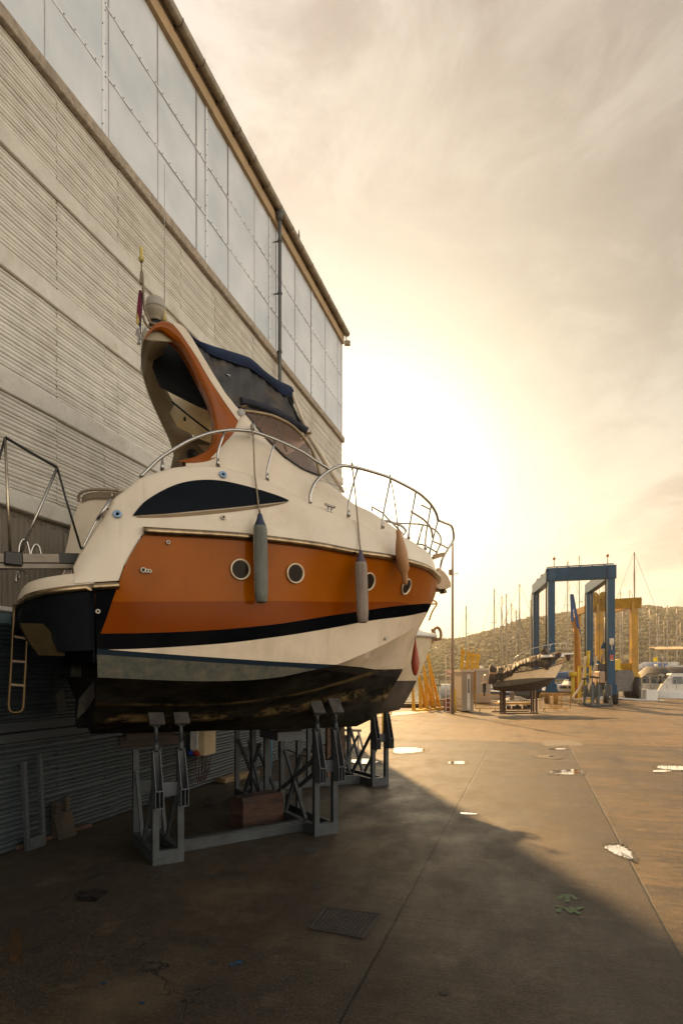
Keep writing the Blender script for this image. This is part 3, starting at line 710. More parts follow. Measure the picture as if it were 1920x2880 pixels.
def bside(a, z):
    """half breadth of the built topside at station a, height z (searched in the grid)"""
    def at(r):
        for j in range(12, len(r)-1):
            if r[j].z <= z <= r[j+1].z:
                t = (z-r[j].z)/max(1e-6, r[j+1].z-r[j].z); return r[j].lerp(r[j+1], t)
        return r[-1] if z > r[-1].z else r[12]
    lo, hi = 0, len(rows)-1
    while hi-lo > 1:
        m = (lo+hi)//2
        if at(rows[m]).x < a: lo = m
        else: hi = m
    A_, B_ = at(rows[lo]), at(rows[hi]); t = min(1, max(0, (a-A_.x)/max(1e-6, B_.x-A_.x)))
    return A_.y*(1-t)+B_.y*t
def zl(px): 
    pts = [ray(u, v, bf=bside) for u, v in px]; return pchip_sorted([p.x for p in pts], [p.z for p in pts])
L_ST = zl([(288, 1782), (420, 1780), (600, 1772), (780, 1755), (840, 1746), (924, 1732), (1006, 1720), (1100, 1706), (1160, 1700), (1207, 1697)])     # top of black stripe
L_SB = zl([(270, 1827), (302, 1827), (600, 1812), (780, 1791), (945, 1764), (1034, 1747), (1146, 1732), (1197, 1721)])                                # foot of black stripe
L_CR = zl([(290, 1692), (600, 1691), (784, 1690), (840, 1691), (1000, 1693), (1120, 1692)])                                                           # crease in the orange
L_WL = zl([(264, 1824), (600, 1849), (784, 1861), (950, 1870), (1127, 1881)])                                                                         # waterline
pa = [ray(u, v, bf=bside) for u, v in [(408, 1502), (373, 1550), (351, 1591), (335, 1639), (320, 1680), (303, 1731), (283, 1783), (262, 1836)]]
L_AR = pchip_sorted([p.z for p in pa], [p.x for p in pa])                                                                                              # raked aft edge of the orange: a as a function of z
zwl_f = ray(1127, 1881, p=0).z

def hull_mat():
    m = bpy.data.materials.new('hull_paint'); m.use_nodes = True; nt = m.node_tree; n = nt.nodes; L = nt.links; b = n['Principled BSDF']
    def at(k):
        x = n.new('ShaderNodeAttribute'); x.attribute_name = k; return x.outputs['Fac']
    def M(op, a, bb=None):
        x = n.new('ShaderNodeMath'); x.operation = op
        for i, q in enumerate((a, bb)):
            if q is None: continue
            if isinstance(q, (int, float)): x.inputs[i].default_value = q
            else: L.new(q, x.inputs[i])
        return x.outputs[0]
    def MIX(f, a, bb):
        x = n.new('ShaderNodeMix'); x.data_type = 'RGBA'
        for s, q in ((x.inputs[0], f), (x.inputs[6], a), (x.inputs[7], bb)):
            if isinstance(q, tuple): s.default_value = (*q, 1)
            elif isinstance(q, (int, float)): s.default_value = q
            else: L.new(q, s)
        return x.outputs[2]
    tc = n.new('ShaderNodeTexCoord')
    def nz(sc, det=6, ro=.6, s=(1, 1, 1)):
        mp = n.new('ShaderNodeMapping'); mp.inputs[3].default_value = s; L.new(tc.outputs['Object'], mp.inputs[0])
        x = n.new('ShaderNodeTexNoise'); x.inputs['Scale'].default_value = sc; x.inputs['Detail'].default_value = det; x.inputs['Roughness'].default_value = ro
        L.new(mp.outputs[0], x.inputs['Vector']); return x.outputs[0]
    def mr(f, a, c, o0=0.0, o1=1.0):
        x = n.new('ShaderNodeMapRange'); L.new(f, x.inputs[0])
        for i, q in ((1, a), (2, c), (3, o0), (4, o1)): x.inputs[i].default_value = q
        return x.outputs[0]
    gt = lambda k: M('GREATER_THAN', at(k), 0.0)
    stre = nz(3, 6, .65, (1, 1, .25))
    cream = MIX(mr(nz(2.2, 7, .7), .45, .7, 0, .5), (.60, .49, .36), (.40, .32, .23))
    cream = MIX(mr(stre, .5, .72, 0, .5), cream, (.33, .27, .20))
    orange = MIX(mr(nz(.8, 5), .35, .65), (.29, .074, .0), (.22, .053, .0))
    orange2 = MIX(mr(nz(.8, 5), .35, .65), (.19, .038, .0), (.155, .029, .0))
    run = mr(nz(5, 7, .7, (1, 1, .12)), .52, .72, 0, .30); orange = MIX(run, orange, (.20, .055, .006)); orange = MIX(mr(nz(40, 4, .8), .66, .74, 0, .5), orange, (.16, .06, .02))
    black = MIX(mr(nz(2, 5), .4, .7), (.003, .0035, .0045), (.007, .0065, .0065))
    navy = (.013, .020, .028)
    grow = nz(6, 9, .75, (1, 1, 1.4))
    anti = MIX(mr(nz(1.6, 8, .7, (1, 1, 2)), .42, .66), (.010, .009, .007), (.032, .027, .020))
    anti = MIX(mr(grow, .55, .75, 0, .8), anti, (.06, .044, .025))
    boot = MIX(mr(grow, .35, .65), (.045, .052, .048), (.105, .095, .070))
    boot = MIX(mr(nz(22, 6, .8, (1, 1, .35)), .5, .72, 0, .5), boot, (.17, .13, .07))
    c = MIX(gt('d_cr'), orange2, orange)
    c = MIX(gt('d_ar'), black, c)
    c = MIX(gt('d_st'), black, c)
    # the black stripe runs over the cream wedge under it
    wedge = MIX(gt('d_sb'), cream, c)
    low = MIX(gt('d_nv'), boot, navy)
    c = MIX(gt('d_wl'), low, wedge)
    c = MIX(gt('d_ch'), MIX(gt('d_wl'), MIX(gt('d_nv'), anti, (.030, .026, .022)), cream), c)
    # worn-through patches along the spray strips
    wv = M('MULTIPLY', mr(M('ABSOLUTE', M('SUBTRACT', at('d_row'), .36)), .10, .03), mr(nz(2.2, 9, .75, (1, 1, 1)), .50, .60))
    wv2 = M('MULTIPLY', mr(M('ABSOLUTE', M('SUBTRACT', at('d_row'), .62)), .045, .01), mr(nz(3.5, 9, .75, (1, 1, 1)), .40, .60))
    wear = M('MULTIPLY', M('MAXIMUM', wv, M('MULTIPLY', wv2, .7)), M('SUBTRACT', 1.0, gt('d_ch')))
    wear = M('MULTIPLY', wear, M('SUBTRACT', 1.0, gt('d_wl')))
    c = MIX(wear, c, (.20, .135, .06))
    L.new(c, b.inputs['Base Color'])
    rough = MIX(gt('d_wl'), (.8, .8, .8), (.10, .10, .10)); L.new(rough, b.inputs['Roughness'])
    sc_ = n.new('ShaderNodeSeparateColor'); L.new(c, sc_.inputs[0]); L.new(M('MULTIPLY', M('MULTIPLY', M('GREATER_THAN', sc_.outputs[0], .05), gt('d_wl')), .12), b.inputs['Specular IOR Level']); b.inputs['Coat Roughness'].default_value = .08
    bp = n.new('ShaderNodeBump'); bp.inputs['Strength'].default_value = .35; bp.inputs['Distance'].default_value = .02
    L.new(M('MULTIPLY', grow, M('SUBTRACT', 1.0, gt('d_wl'))), bp.inputs['Height']); L.new(bp.outputs[0], b.inputs['Normal'])
    return m
def mirror(q):
    m = MB(); m.v = [Vector((p.x, -p.y, p.z)) for p in q.v]; m.f = [f[::-1] for f in q.f]; m.sm = list(q.sm); return m
M_HULL = hull_mat()
q = MB(); R = len(rows[0]); NS = len(rows)
att = {k: [] for k in ('d_st', 'd_sb', 'd_cr', 'd_wl', 'd_nv', 'd_ar', 'd_ch', 'd_row')}
for side in (-1, 1):
    base = len(q.v)
    for i, col in enumerate(rows):
        for j, p in enumerate(col):
            s = Vector((p.x, side*p.y, p.z))
            if 3 <= j <= 9 and ss[i] < .97:      # two moulded spray strips
                s.z -= {4: .018, 5: -.0, 8: .016}.get(j, 0)
            q.v.append(s); a = p.x; z = p.z
            zw = L_WL(a) if a < 5.3 else L_WL(5.3)+(zwl_f-L_WL(5.3))*min(1, (a-5.3)/.3)
            att['d_st'].append(z-L_ST(a)); att['d_sb'].append(z-L_SB(a)); att['d_cr'].append(z-L_CR(a)); att['d_wl'].append(z-zw)
            att['d_nv'].append(z-zw+.055+.05*max(0, a-3)*.5); att['d_ar'].append(a-L_AR(z)); att['d_ch'].append(j-12+.0 if j != 12 else 0.0001); att['d_row'].append(j/12 if j <= 12 else 2)
    for i in range(NS-1):
        for j in range(R-1):
            q.f.append((base+i*R+j, base+(i+1)*R+j, base+(i+1)*R+j+1, base+i*R+j+1)); q.sm.append(True)
q.attr = att
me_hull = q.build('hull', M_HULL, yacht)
# sharpen the chine and the keel
def sharp_edges(o, cond):
    me = o.data
    at_ = me.attributes.new('sharp_edge', 'BOOLEAN', 'EDGE'); vals = []
    for e in me.edges: vals.append(cond(e.vertices[0], e.vertices[1]))
    at_.data.foreach_set('value', vals)
sharp_edges(me_hull, lambda a, b: ((a % (NS*R)) % R) in (0, 4, 8, 12) and ((a % (NS*R)) % R) == ((b % (NS*R)) % R))

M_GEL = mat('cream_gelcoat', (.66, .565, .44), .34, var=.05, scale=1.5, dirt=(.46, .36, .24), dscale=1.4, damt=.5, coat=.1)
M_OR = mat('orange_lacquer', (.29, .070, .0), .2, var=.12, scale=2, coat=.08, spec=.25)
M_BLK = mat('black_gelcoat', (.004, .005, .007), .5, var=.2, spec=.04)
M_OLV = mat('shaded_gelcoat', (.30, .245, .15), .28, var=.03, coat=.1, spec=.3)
M_STL = steel(); M_STL2 = steel('weathered_stainless', (.50, .42, .32), .3)
M_ANTI = mat('dark_antifouling', (.006, .0055, .005), .9, var=.4, scale=5, bump=.6, dirt=(.03, .022, .012), dscale=6, damt=.5, spec=.15)
# transom below the platform
q = MB(); c0 = [Vector((p.x, -p.y, p.z)) for p in rows[0][:13]]; c1 = [Vector((p.x, p.y, p.z)) for p in rows[0][:13]][::-1]
q.add(c0+c1, [tuple(range(26))]); q.build('transom', M_ANTI, yacht)
# swim platform body: black skirt wrapped round the stern, cream moulding on top, cream recess under it
def stern_plan(inset=0.0, aft=.27, n=12):
    pts = []; r = .62; b = 1.50-inset
    pts.append((.89, -b)); pts.append((aft+r, -b))
    for i in range(1, n+1):
        t = i/n*math.pi/2; pts.append((aft+inset+r-r*math.sin(t), -b+r-r*math.cos(t)))
    return pts+[(x, -y) for x, y in pts[::-1]]
sp = stern_plan()
zbt = pchip_sorted([ray(u, v, p=-1.45).x for u, v in [(50, 1750), (62, 1757), (118, 1757), (138, 1775), (150, 1800), (162, 1832), (265, 1829)]], [ray(u, v, p=-1.45).z for u, v in [(50, 1750), (62, 1757), (118, 1757), (138, 1775), (150, 1800), (162, 1832), (265, 1829)]])
ztp = lambda a: ZP(max(a, .27))
def skirt(plan, zb, zt, nrow=5, bulge=.02):
    rr = []
    for j in range(nrow+1):
        t = j/nrow; rr.append([Vector((x, y+(bulge*math.sin(math.pi*t)*(-1 if y < 0 else 1)), zb(x)+(zt(x)-zb(x))*t)) for x, y in plan])
    return rr
fine = []
for (x0, y0), (x1, y1) in zip(sp[:-1], sp[1:]):
    m_ = max(1, int(math.hypot(x1-x0, y1-y0)/.12)); fine += [(x0+(x1-x0)*i/m_, y0+(y1-y0)*i/m_) for i in range(m_)]
fine.append(sp[-1])
def zb_side(x, y): return zbt(x) if abs(y) > 1.0 else max(zbt(x), 2.62)
q = MB(); rr = []
for j in range(6):
    t = j/5; rr.append([Vector((x, y, zb_side(x, y)+(ztp(x)-.005-zb_side(x, y))*t)) for x, y in fine])
q.loft(rr, False, False, True); q.build('platform_skirt', M_BLK, yacht)
q = MB(); # underside: arched cream tunnel between the skirts
us = []
for x, y in fine: us.append(Vector((x+.0, y*.985, zb_side(x, y)+.01)))
n_ = len(us); h = n_//2; rows_u = []
for i in range(h):
    a, b = us[i], us[n_-1-i]; rows_u.append([a, a.lerp(b, .06)+Vector((0, 0, .02)), a.lerp(b, .14)+Vector((0, 0, .16)), a.lerp(b, .3)+Vector((0, 0, .22)), a.lerp(b, .7)+Vector((0, 0, .22)), a.lerp(b, .86)+Vector((0, 0, .16)), a.lerp(b, .94)+Vector((0, 0, .02)), b])
q.loft(rows_u, False, False, True)
q.build('platform_underside', M_BLK, yacht)
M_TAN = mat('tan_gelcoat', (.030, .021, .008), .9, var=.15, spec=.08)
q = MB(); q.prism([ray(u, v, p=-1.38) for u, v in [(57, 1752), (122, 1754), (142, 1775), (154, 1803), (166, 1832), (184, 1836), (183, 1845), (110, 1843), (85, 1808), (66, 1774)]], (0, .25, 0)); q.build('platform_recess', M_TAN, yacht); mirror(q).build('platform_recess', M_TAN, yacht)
q = MB(); q.box((.885, -1.44, 2.30), (.90, 1.44, 3.0)); q.build('transom_upper', M_BLK, yacht)
def ring(plan, z0, z1, o, i0=0):   # band following a plan curve
    return [[Vector((x, y, z0)) for x, y in plan], [Vector((x*1-o, y+(o if y > 0 else -o), (z0+z1)/2)) for x, y in plan], [Vector((x, y, z1)) for x, y in plan]]
q = MB(); top = .125
rr = [[Vector((x, y, ztp(x)+.0)) for x, y in fine], [Vector((x, y, ztp(x)+.075)) for x, y in fine], [Vector((x+.02 if x < .8 else x, y*.985, ztp(x)+top)) for x, y in fine], [Vector((x+.1 if x < .8 else x, y*.9, ztp(x)+top+.015)) for x, y in fine]]
q.loft(rr, False, False, True); tp = rr[-1]
for i in range(len(tp)//2-1): q.add([tp[i], tp[i+1], tp[-2-i], tp[-1-i]], [(0, 1, 2, 3)])
q.build('swim_platform', M_GEL, yacht)
def strake(path, w=.045, h=.07, name='rubbing_strake', m=None):
    """half-round steel strip along a list of (point, outward)"""
    rings = []
    for P, o in path:
        rings.append([P+Vector((0, 0, -h/2)), P+o*w*.75+Vector((0, 0, -h*.42)), P+o*w+Vector((0, 0, -h*.1)), P+o*w+Vector((0, 0, h*.15)), P+o*w*.7+Vector((0, 0, h*.44)), P+Vector((0, 0, h/2)), P-o*.02])
    q = MB(); q.loft(rings, True, True, True); return q.build(name, m or M_STL2, yacht)
M_CHR = mat('polished_strake', (.34, .25, .15), .18, 1.0, .25, 7, dirt=(.22, .13, .05), dscale=9, damt=.6)  # brown-gold reflections are put into the chrome's base and patch colours
strake([(Vector((x, y, ztp(x)-.03)), Vector((-1 if x < .29 else -.3 if x < .7 else 0, (1 if y > 0 else -1) if x > .29 else 0, 0)).normalized()) for x, y in fine], .035, .075, 'platform_strake', M_CHR)
for sgn in (-1, 1):
    strake([(Vector((a, sgn*bs(a), ZP(a)-.03)), Vector((0, sgn, 0))) for a in [.86+(A0-.86)*i/8 for i in range(9)]], .038, .075, 'platform_strake', M_CHR)
    pth = []
    for i in range(70):
        a = A1-.02+(6.21-A1+.02)*(i/69)**.9; d = (bs(min(6.2, a+.03))-bs(a-.03))/.06
        pth.append((Vector((a, sgn*bs(a), ZR(a))), Vector((-d, sgn, 0)).normalized()))
    strake(pth, .05, .085, 'rubbing_strake', M_CHR)

# deck moulding: coaming side, rounded edge, side deck, cabin trunk, foredeck
bd = lambda a, z=0: max(0.0, bs(a)-.10-.04*max(0, 1-abs(a-2.2)/2)) if a < 6.05 else max(0.0, (6.16-a)*1.2)
DPX = [(207, 1595), (218, 1572), (230, 1547), (252, 1512), (277, 1473), (297, 1438), (319, 1403), (351, 1378), (395, 1343), (437, 1327.6), (492, 1312), (565, 1307), (613, 1310), (667, 1321), (731, 1340), (795, 1369), (880, 1420), (916, 1434), (980, 1454.5), (1076, 1487), (1137, 1509), (1175, 1531), (1207, 1557), (1219, 1582)]
dpt = [ray(u, v, bf=bd) for u, v in DPX]; AD0 = dpt[0].x
ZD = pchip_sorted([p.x for p in dpt], [p.z for p in dpt])
ZDf = lambda a: ZD(a)
def deck_b(a, z):
    z0, z1 = ztop(a), ZDf(a); t = min(1, max(0, (z-z0)/max(.02, z1-z0)))
    return bs(a)-.012+(bd(a)-bs(a)+.012)*t+.05*math.sin(math.pi*t)*(min(1, (z1-z0)/.8))
NA = 110; q = MB()
aa = [AD0+(6.16-AD0)*(i/NA) for i in range(NA+1)]+[]
aa = sorted(set(aa+[A0+(A1-A0)*i/16 for i in range(17)]))
for sgn in (-1, 1):
    rr = []
    for a in aa:
        z0, z1 = ztop(a)+.02, max(ZDf(a), ztop(a)+.06); hgt = z1-z0; e = max(0.0, (a-5.9)/.26)
        B1 = bd(a); rnd = min(.055, hgt*.3)
        r_ = [Vector((a, sgn*deck_b(a, z0+(z1-rnd-z0)*t), z0+(z1-rnd-z0)*t)) for t in (0, .04, .15, .3, .45, .6, .75, .88, 1)]
        yb = abs(r_[-1].y)
        for ang in (30, 60, 90): r_.append(Vector((a, sgn*max(0, yb-rnd*1.2*(1-math.cos(R_(ang)))), z1-rnd+rnd*math.sin(R_(ang)))))
        yi = abs(r_[-1].y); r_.append(Vector((a, sgn*max(0, yi-.08*(1-e)), z1-.004))); r_.append(Vector((a, sgn*max(0, yi-.10), z1-.05)))
        rr.append(r_)
    q.loft(rr, False, False, True)
q.build('deck_moulding', M_GEL, yacht)
# deck sheet and cockpit floor
q = MB(); rr = []
for a in aa:
    z1 = max(ZDf(a), ztop(a)+.06); zz_ = z1-.05 if a > 3.6 else min(z1-.05, max(3.3, z1-.05-.9*min(1, (3.6-a)/.5)))
    w = max(0, bd(a)-.14); rr.append([Vector((a, -w, min(z1-.05, zz_+.0))), Vector((a, -w*.5, zz_+.03)), Vector((a, 0, zz_+.05)), Vector((a, w*.5, zz_+.03)), Vector((a, w, zz_))])
q.loft(rr, False, False, True); q.build('deck', mat('deck_gelcoat', (.55, .47, .36), .5, dirt=(.3, .24, .17)), yacht)

# cabin trunk with the windshield on top
bt = pchip([1.9, 2.6, 3.3, 3.9, 4.4, 4.9, 5.3, 5.62], [1.20, 1.19, 1.12, .98, .80, .56, .32, 0.02])   # half breadth of the trunk top
TP = [(520, 1293), (600, 1262), (660, 1205), (685, 1163), (719, 1199), (761, 1245), (803, 1287), (846, 1316), (900, 1340), (967, 1390), (1000, 1416), (1045, 1437), (1076, 1457), (1122, 1490), (1136, 1506)]
tp_ = [ray(u, v, bf=lambda a, z: bt(min(a, 5.62))) for u, v in TP]
ZT = pchip_sorted([p.x for p in tp_], [p.z for p in tp_]); AT0, AT1 = tp_[0].x, min(5.6, tp_[-1].x)
q = MB(); rr = []
for i in range(61):
    a = AT0+(AT1-AT0)*i/60; zt = max(ZT(a), ZDf(a)-.04); zb = ZDf(a)-.09; w = bt(a); wb = min(w+.16, max(.02, bd(a)-.12)); half = []
    for t in (0, .25, .5, .75, .92): half.append((wb+(w-wb)*t+.02*math.sin(math.pi*t), zb+(zt-zb)*t))
    half += [(w-.015, zt-.01), (w-.05, zt+.006), (w*.8, zt+.02*(1 if a > 3.9 else .2)), (w*.4, zt+(.06 if a > 3.9 else .0))]
    if a < 3.75: half = half[:-2]+[(w-.09, zt-.03), (w-.10, zb)]
    rr.append([Vector((a, -y, z)) for y, z in half]+[Vector((a, y, z)) for y, z in half[::-1]])
q.loft(rr, False, False, True); q.build('cabin_trunk', M_GEL, yacht)

# ------- traced plates
def ruled(top, bot, bf, off=0.0, n=30):
    """strip between two photo curves laid on surface bf (+off outward)"""
    def res(c):
        P = [Vector((x, y, 0)) for x, y in c]; P = smooth_path(P, 6); d = [0]
        for i in range(1, len(P)): d.append(d[-1]+(P[i]-P[i-1]).length)
        o = []; 
        for k in range(n+1):
            s = d[-1]*k/n; i = 0
            while i < len(d)-2 and d[i+1] < s: i += 1
            o.append(P[i].lerp(P[i+1], (s-d[i])/max(1e-6, d[i+1]-d[i])))
        return o
    A, B = res(top), res(bot)
    return [[ray(a.x+(b.x-a.x)*t, a.y+(b.y-a.y)*t, bf=lambda x, z: bf(x, z)+off) for t in (0, .25, .5, .75, 1)] for a, b in zip(A, B)]
def shell(rr, th):
    """grid of points thickened inboard (towards +p on the starboard side)"""
    q = MB(); q.loft(rr, False, False, True); back = [[p+Vector((0, th, 0)) for p in r] for r in rr]; q.loft(back, False, False, True)
    edge = rr[0]+[r[-1] for r in rr[1:]]+rr[-1][:-1][::-1]+[r[0] for r in rr[1:-1]][::-1]
    be = [p+Vector((0, th, 0)) for p in edge]; q.loft([edge, be], True, False, False); return q
wt = [(375, 1448), (394, 1424), (412, 1407), (447, 1385), (491, 1364), (533, 1353), (578, 1349), (626, 1352), (683, 1364), (747, 1382), (791, 1397), (811, 1406)]
wb_ = [(375, 1450), (412, 1447), (476, 1443), (571, 1434), (667, 1425), (763, 1414), (812, 1409)]
g_ = ruled(wt, wb_, deck_b, .018, 40); M_DKG = mat('dark_window', (.004, .006, .010), .40, var=.1, spec=.06)
q = shell(g_, .03); q.build('side_window', M_DKG, yacht); mirror(q).build('side_window', M_DKG, yacht)
g_ = ruled([(380, 1452), (470, 1447), (571, 1438), (667, 1429), (763, 1418), (808, 1412)], [(390, 1456), (470, 1455), (571, 1448), (667, 1438), (763, 1424), (806, 1414)], deck_b, .004, 30)
q = MB(); q.loft(g_, False); q.build('window_recess', mat('recess_bronze', (.16, .10, .04), .35, .4, dirt=(.03, .02, .02)), yacht)
# portholes
def disc_on(bf, u, v, r, nm, rim, glass, rw=.018, mirror_=True):
    c = ray(u, v, bf=bf); c.y -= .012; e = .04
    ta = Vector((e*2, -(bf(c.x+e, c.z)-bf(c.x-e, c.z)), 0)).normalized()
    tz = Vector((0, -(bf(c.x, c.z+e)-bf(c.x, c.z-e)), e*2)).normalized(); nn = ta.cross(tz); nn = nn if nn.y < 0 else -nn; nn.normalize()
    up = (tz-ta*tz.dot(ta)).normalized(); sides = [1, -1] if mirror_ else [1]
    for s in sides:
        f = lambda p: Vector((p.x, p.y*s, p.z))
        q = MB(); rr = []
        for rad, out in ((r+rw, .0), (r+rw, .012), (r+rw*.6, .02), (r, .014), (r-.006, -.004), (r-.012, -.012)):
            rr.append([f(c+(ta*math.cos(t)+up*math.sin(t))*rad+nn*out) for t in [2*math.pi*k/28 for k in range(28)]])
        q.loft(rr, True, False, True); o = q.build(nm, rim, yacht)
        if glass:
            g = MB(); g.add([f(c+(ta*math.cos(t)+up*math.sin(t))*(r-.004)+nn*.004) for t in [2*math.pi*k/28 for k in range(28)]], [tuple(range(28))])
            gg = g.build('glass', glass, o)
M_RIM = mat('porthole_rim', (.62, .50, .34), .3, .3, .1); M_PG = mat('porthole_glass', (.020, .013, .008), .20, var=.1, spec=.1)
for u, v, r in [(675, 1602, .098), (829, 1613, .099), (1034, 1636, .099), (1140, 1650, .097)]: disc_on(bside, u, v, r, 'porthole', M_RIM, M_PG)
M_FIT = mat('skin_fitting', (.55, .50, .42), .35, .6)
for u, v, r in [(402, 1604, .017), (412, 1606, .010), (420, 1607, .009), (472, 1526, .010), (275, 1720, .012)]: disc_on(bside, u, v, r, 'skin_fitting', M_FIT, M_PG, .012, False)
for u, v, r in [(627, 1456, .014), (1082, 1796, .012)]: disc_on(deck_b if v < 1500 else bside, u, v, r, 'skin_fitting', M_FIT, M_PG, .012, False)
M_CAP = mat('blue_filler_cap', (.26, .38, .55), .4, .2)
for u, v in [(330, 1447), (626, 1336)]: disc_on(deck_b, u, v, .020, 'filler_cap', M_CAP, MATS['dark_window'], .022, False)
# scoop in the coaming shoulder
# ------------------------------------------------------------------ yacht: arch, canopy, windshield, rails, gear
def plane_pts(px, p): return [ray(u, v, p=p) for u, v in px]
def lean(p0, p1, z0=4.5, z1=6.1):       # sloping plane: p depends on height
    return lambda a, z: -(p0+(p1-p0)*min(1.3, max(-.3, (z-z0)/(z1-z0))))
LA = lean(-1.22, -1.02)
outer = [(496, 1299), (545, 1303), (610, 1307), (636, 1302), (660, 1290), (678, 1275), (690, 1257), (700, 1232), (677, 1194), (655, 1163), (635, 1135), (613, 1102), (593, 1072), (572, 1037), (551, 1000), (534, 972), (523, 958), (503, 930), (482, 909), (463, 903), (442, 908), (425, 922), (414, 938), (406, 956)]
inner = [(498, 1297), (520, 1292), (542, 1286), (565, 1277), (584, 1265), (598, 1247), (605, 1227), (607.4, 1200), (605, 1182), (601, 1164), (597, 1145), (591, 1126), (577, 1096), (562, 1067), (547, 1037), (532, 1008), (518, 985), (504, 966), (481, 948), (466, 937), (453, 929), (441, 928), (427, 933), (408, 955)]
# orange leg: a swelling band with a raised spine between the two traced edges
def arch_side(flip):
    rr = []; O = smooth_path([Vector((x, y, 0)) for x, y in outer], 4); I = smooth_path([Vector((x, y, 0)) for x, y in inner], 4)
    for o, i in zip(O, I):
        r = []
        for t, out in ((0, 0.0), (.12, .020), (.5, .030), (.55, .026), (.88, .012), (1, 0)):
            p = ray(o.x+(i.x-o.x)*t, o.y+(i.y-o.y)*t, bf=lambda a, z: LA(a, z)+out); r.append(p)
        r += [r[-1]+Vector((0, .14, 0)), r[0]+Vector((0, .16, 0))]
        if flip: r = [Vector((p.x, -p.y, p.z)) for p in r]
        rr.append(r)
    q = MB(); q.loft(rr, True, True, True); return q
arch_side(False).build('arch_leg', M_OR, yacht)
# cream capping along the fore side of the arch
capo = [(690, 1215), (672, 1150), (655, 1120), (634, 1085), (612, 1050), (592, 1015), (572, 983), (552, 955), (530, 930), (512, 913), (495, 905)]
capi = [(702, 1236), (677, 1194), (655, 1163), (635, 1135), (613, 1102), (593, 1072), (572, 1037), (551, 1000), (523, 958), (503, 930), (484, 909)]
capo = [(730, 1215), (710, 1190), (688, 1164), (664, 1143), (650, 1125), (635, 1107), (617, 1078), (598, 1048), (583, 1022), (568, 997), (552, 970), (537, 945), (517, 919), (496, 906)]
g_ = ruled(capo, capi, lambda a, z: LA(a, z)+.01, 0, 34); q = shell(g_, .12); q.build('arch_capping', M_GEL, yacht)
# the arch's roof and its far leg, sweeping over to port
ol = [(405, 955), (397, 1000), (398, 1030), (404, 1055), (424, 1118), (454, 1185), (483, 1248), (496, 1299), (500, 1330)]
orr = [(500, 962), (476, 968), (462, 990), (456, 1029), (462, 1076), (487, 1130), (517, 1181), (542, 1227), (560, 1290)]
pp = [-1.0, -.75, -.5, -.25, .1, .5, .8, .95, 1.0]; rr = []
OL = smooth_path([Vector((x, y, 0)) for x, y in ol], 5); OR_ = smooth_path([Vector((x, y, 0)) for x, y in orr], 5)
PPf = pchip([i/8 for i in range(9)], pp)
for i, (a, b) in enumerate(zip(OL, OR_)):
    p = PPf(i/(len(OL)-1)); A_, B_ = ray(a.x, a.y, p=p), ray(b.x, b.y, p=p); t = i/(len(OL)-1)
    up = Vector((0, .0, .09)) if t < .3 else Vector((0, .10, .05))
    rr.append([A_, A_.lerp(B_, .3), A_.lerp(B_, .7), B_, B_+up, A_.lerp(B_, .5)+up*1.3, A_+up])
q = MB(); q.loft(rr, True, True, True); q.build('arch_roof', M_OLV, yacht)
LIT = mat('arch_light', (.10, .09, .075), .25)
for u, v, p in [(442, 963, -.72), (429, 1002, -.45), (478, 945, -.85)]:
    q = MB(); c = ray(u, v, p=p-.015)
    q.lathe([(.03, -.004), (.05, 0), (.045, .01)], c, 'X', 14, Matrix.Rotation(R_(55), 3, 'Y')@Matrix.Rotation(R_(-15), 3, 'Z')); q.build('arch_light', LIT, yacht)
# interior of the cockpit seen through the loop: dark liner, stained clear curtain with backlight put into its colour, speaker panel
def sheet(px, p, m, name, th=.01, off2=None):
    pts = plane_pts(px, p); q = MB(); q.prism(pts, (0, th, 0)); return q.build(name, m, yacht)
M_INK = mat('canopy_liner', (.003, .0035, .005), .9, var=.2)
M_CUR = mat('lit_stained_curtain', (.90, .68, .36), .45, var=.12, scale=5, col2=(.74, .52, .24), dirt=(.90, .80, .58), dscale=3, damt=.6, stretch=(1, 1, .5))  # light coming through from behind is put into the bright base colour
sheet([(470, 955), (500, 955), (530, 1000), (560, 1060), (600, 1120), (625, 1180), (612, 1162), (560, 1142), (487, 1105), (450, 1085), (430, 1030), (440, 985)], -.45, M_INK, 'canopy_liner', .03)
sheet([(430, 1080), (487, 1100), (560, 1138), (640, 1166), (650, 1215), (640, 1260), (570, 1238), (500, 1200)], .55, M_CUR, 'clear_curtain', .008)
M_BARK = mat('dark_strut', (.02, .018, .016), .4, .3)
q = MB(); q.tube([ray(484, 1130, p=.42), ray(530, 1168, p=.35), ray(603, 1224, p=.15)], .013, 6); q.build('canopy_strut', M_BARK, yacht)
q = MB(); q.lathe([(.008, -.03), (.018, -.01), (.014, .02), (.005, .03)], ray(520, 1178, p=.3), 'Z', 8); q.build('canopy_toggle', M_BARK, yacht)
M_TRIM = mat('cockpit_trim', (.20, .165, .11), .35, var=.08, coat=.3)
sheet([(500, 1235), (545, 1232), (608, 1240), (640, 1262), (640, 1320), (480, 1320), (494, 1262)], .95, M_TRIM, 'cockpit_side', .05)
sheet([(556, 1250), (606, 1255), (600, 1278), (580, 1275)], .90, mat('inner_window', (.48, .36, .28), .3), 'inner_window', .02)
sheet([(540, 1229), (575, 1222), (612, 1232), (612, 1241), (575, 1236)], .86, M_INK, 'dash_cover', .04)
q = MB(); c = ray(540, 1279, p=.90); q.lathe([(.07, .02), (.085, 0), (.08, -.02), (.06, -.025), (.055, -.012), (.0, -.012)], c, 'Y', 20); q.build('cockpit_speaker', mat('speaker_black', (.02, .02, .018), .4), yacht)

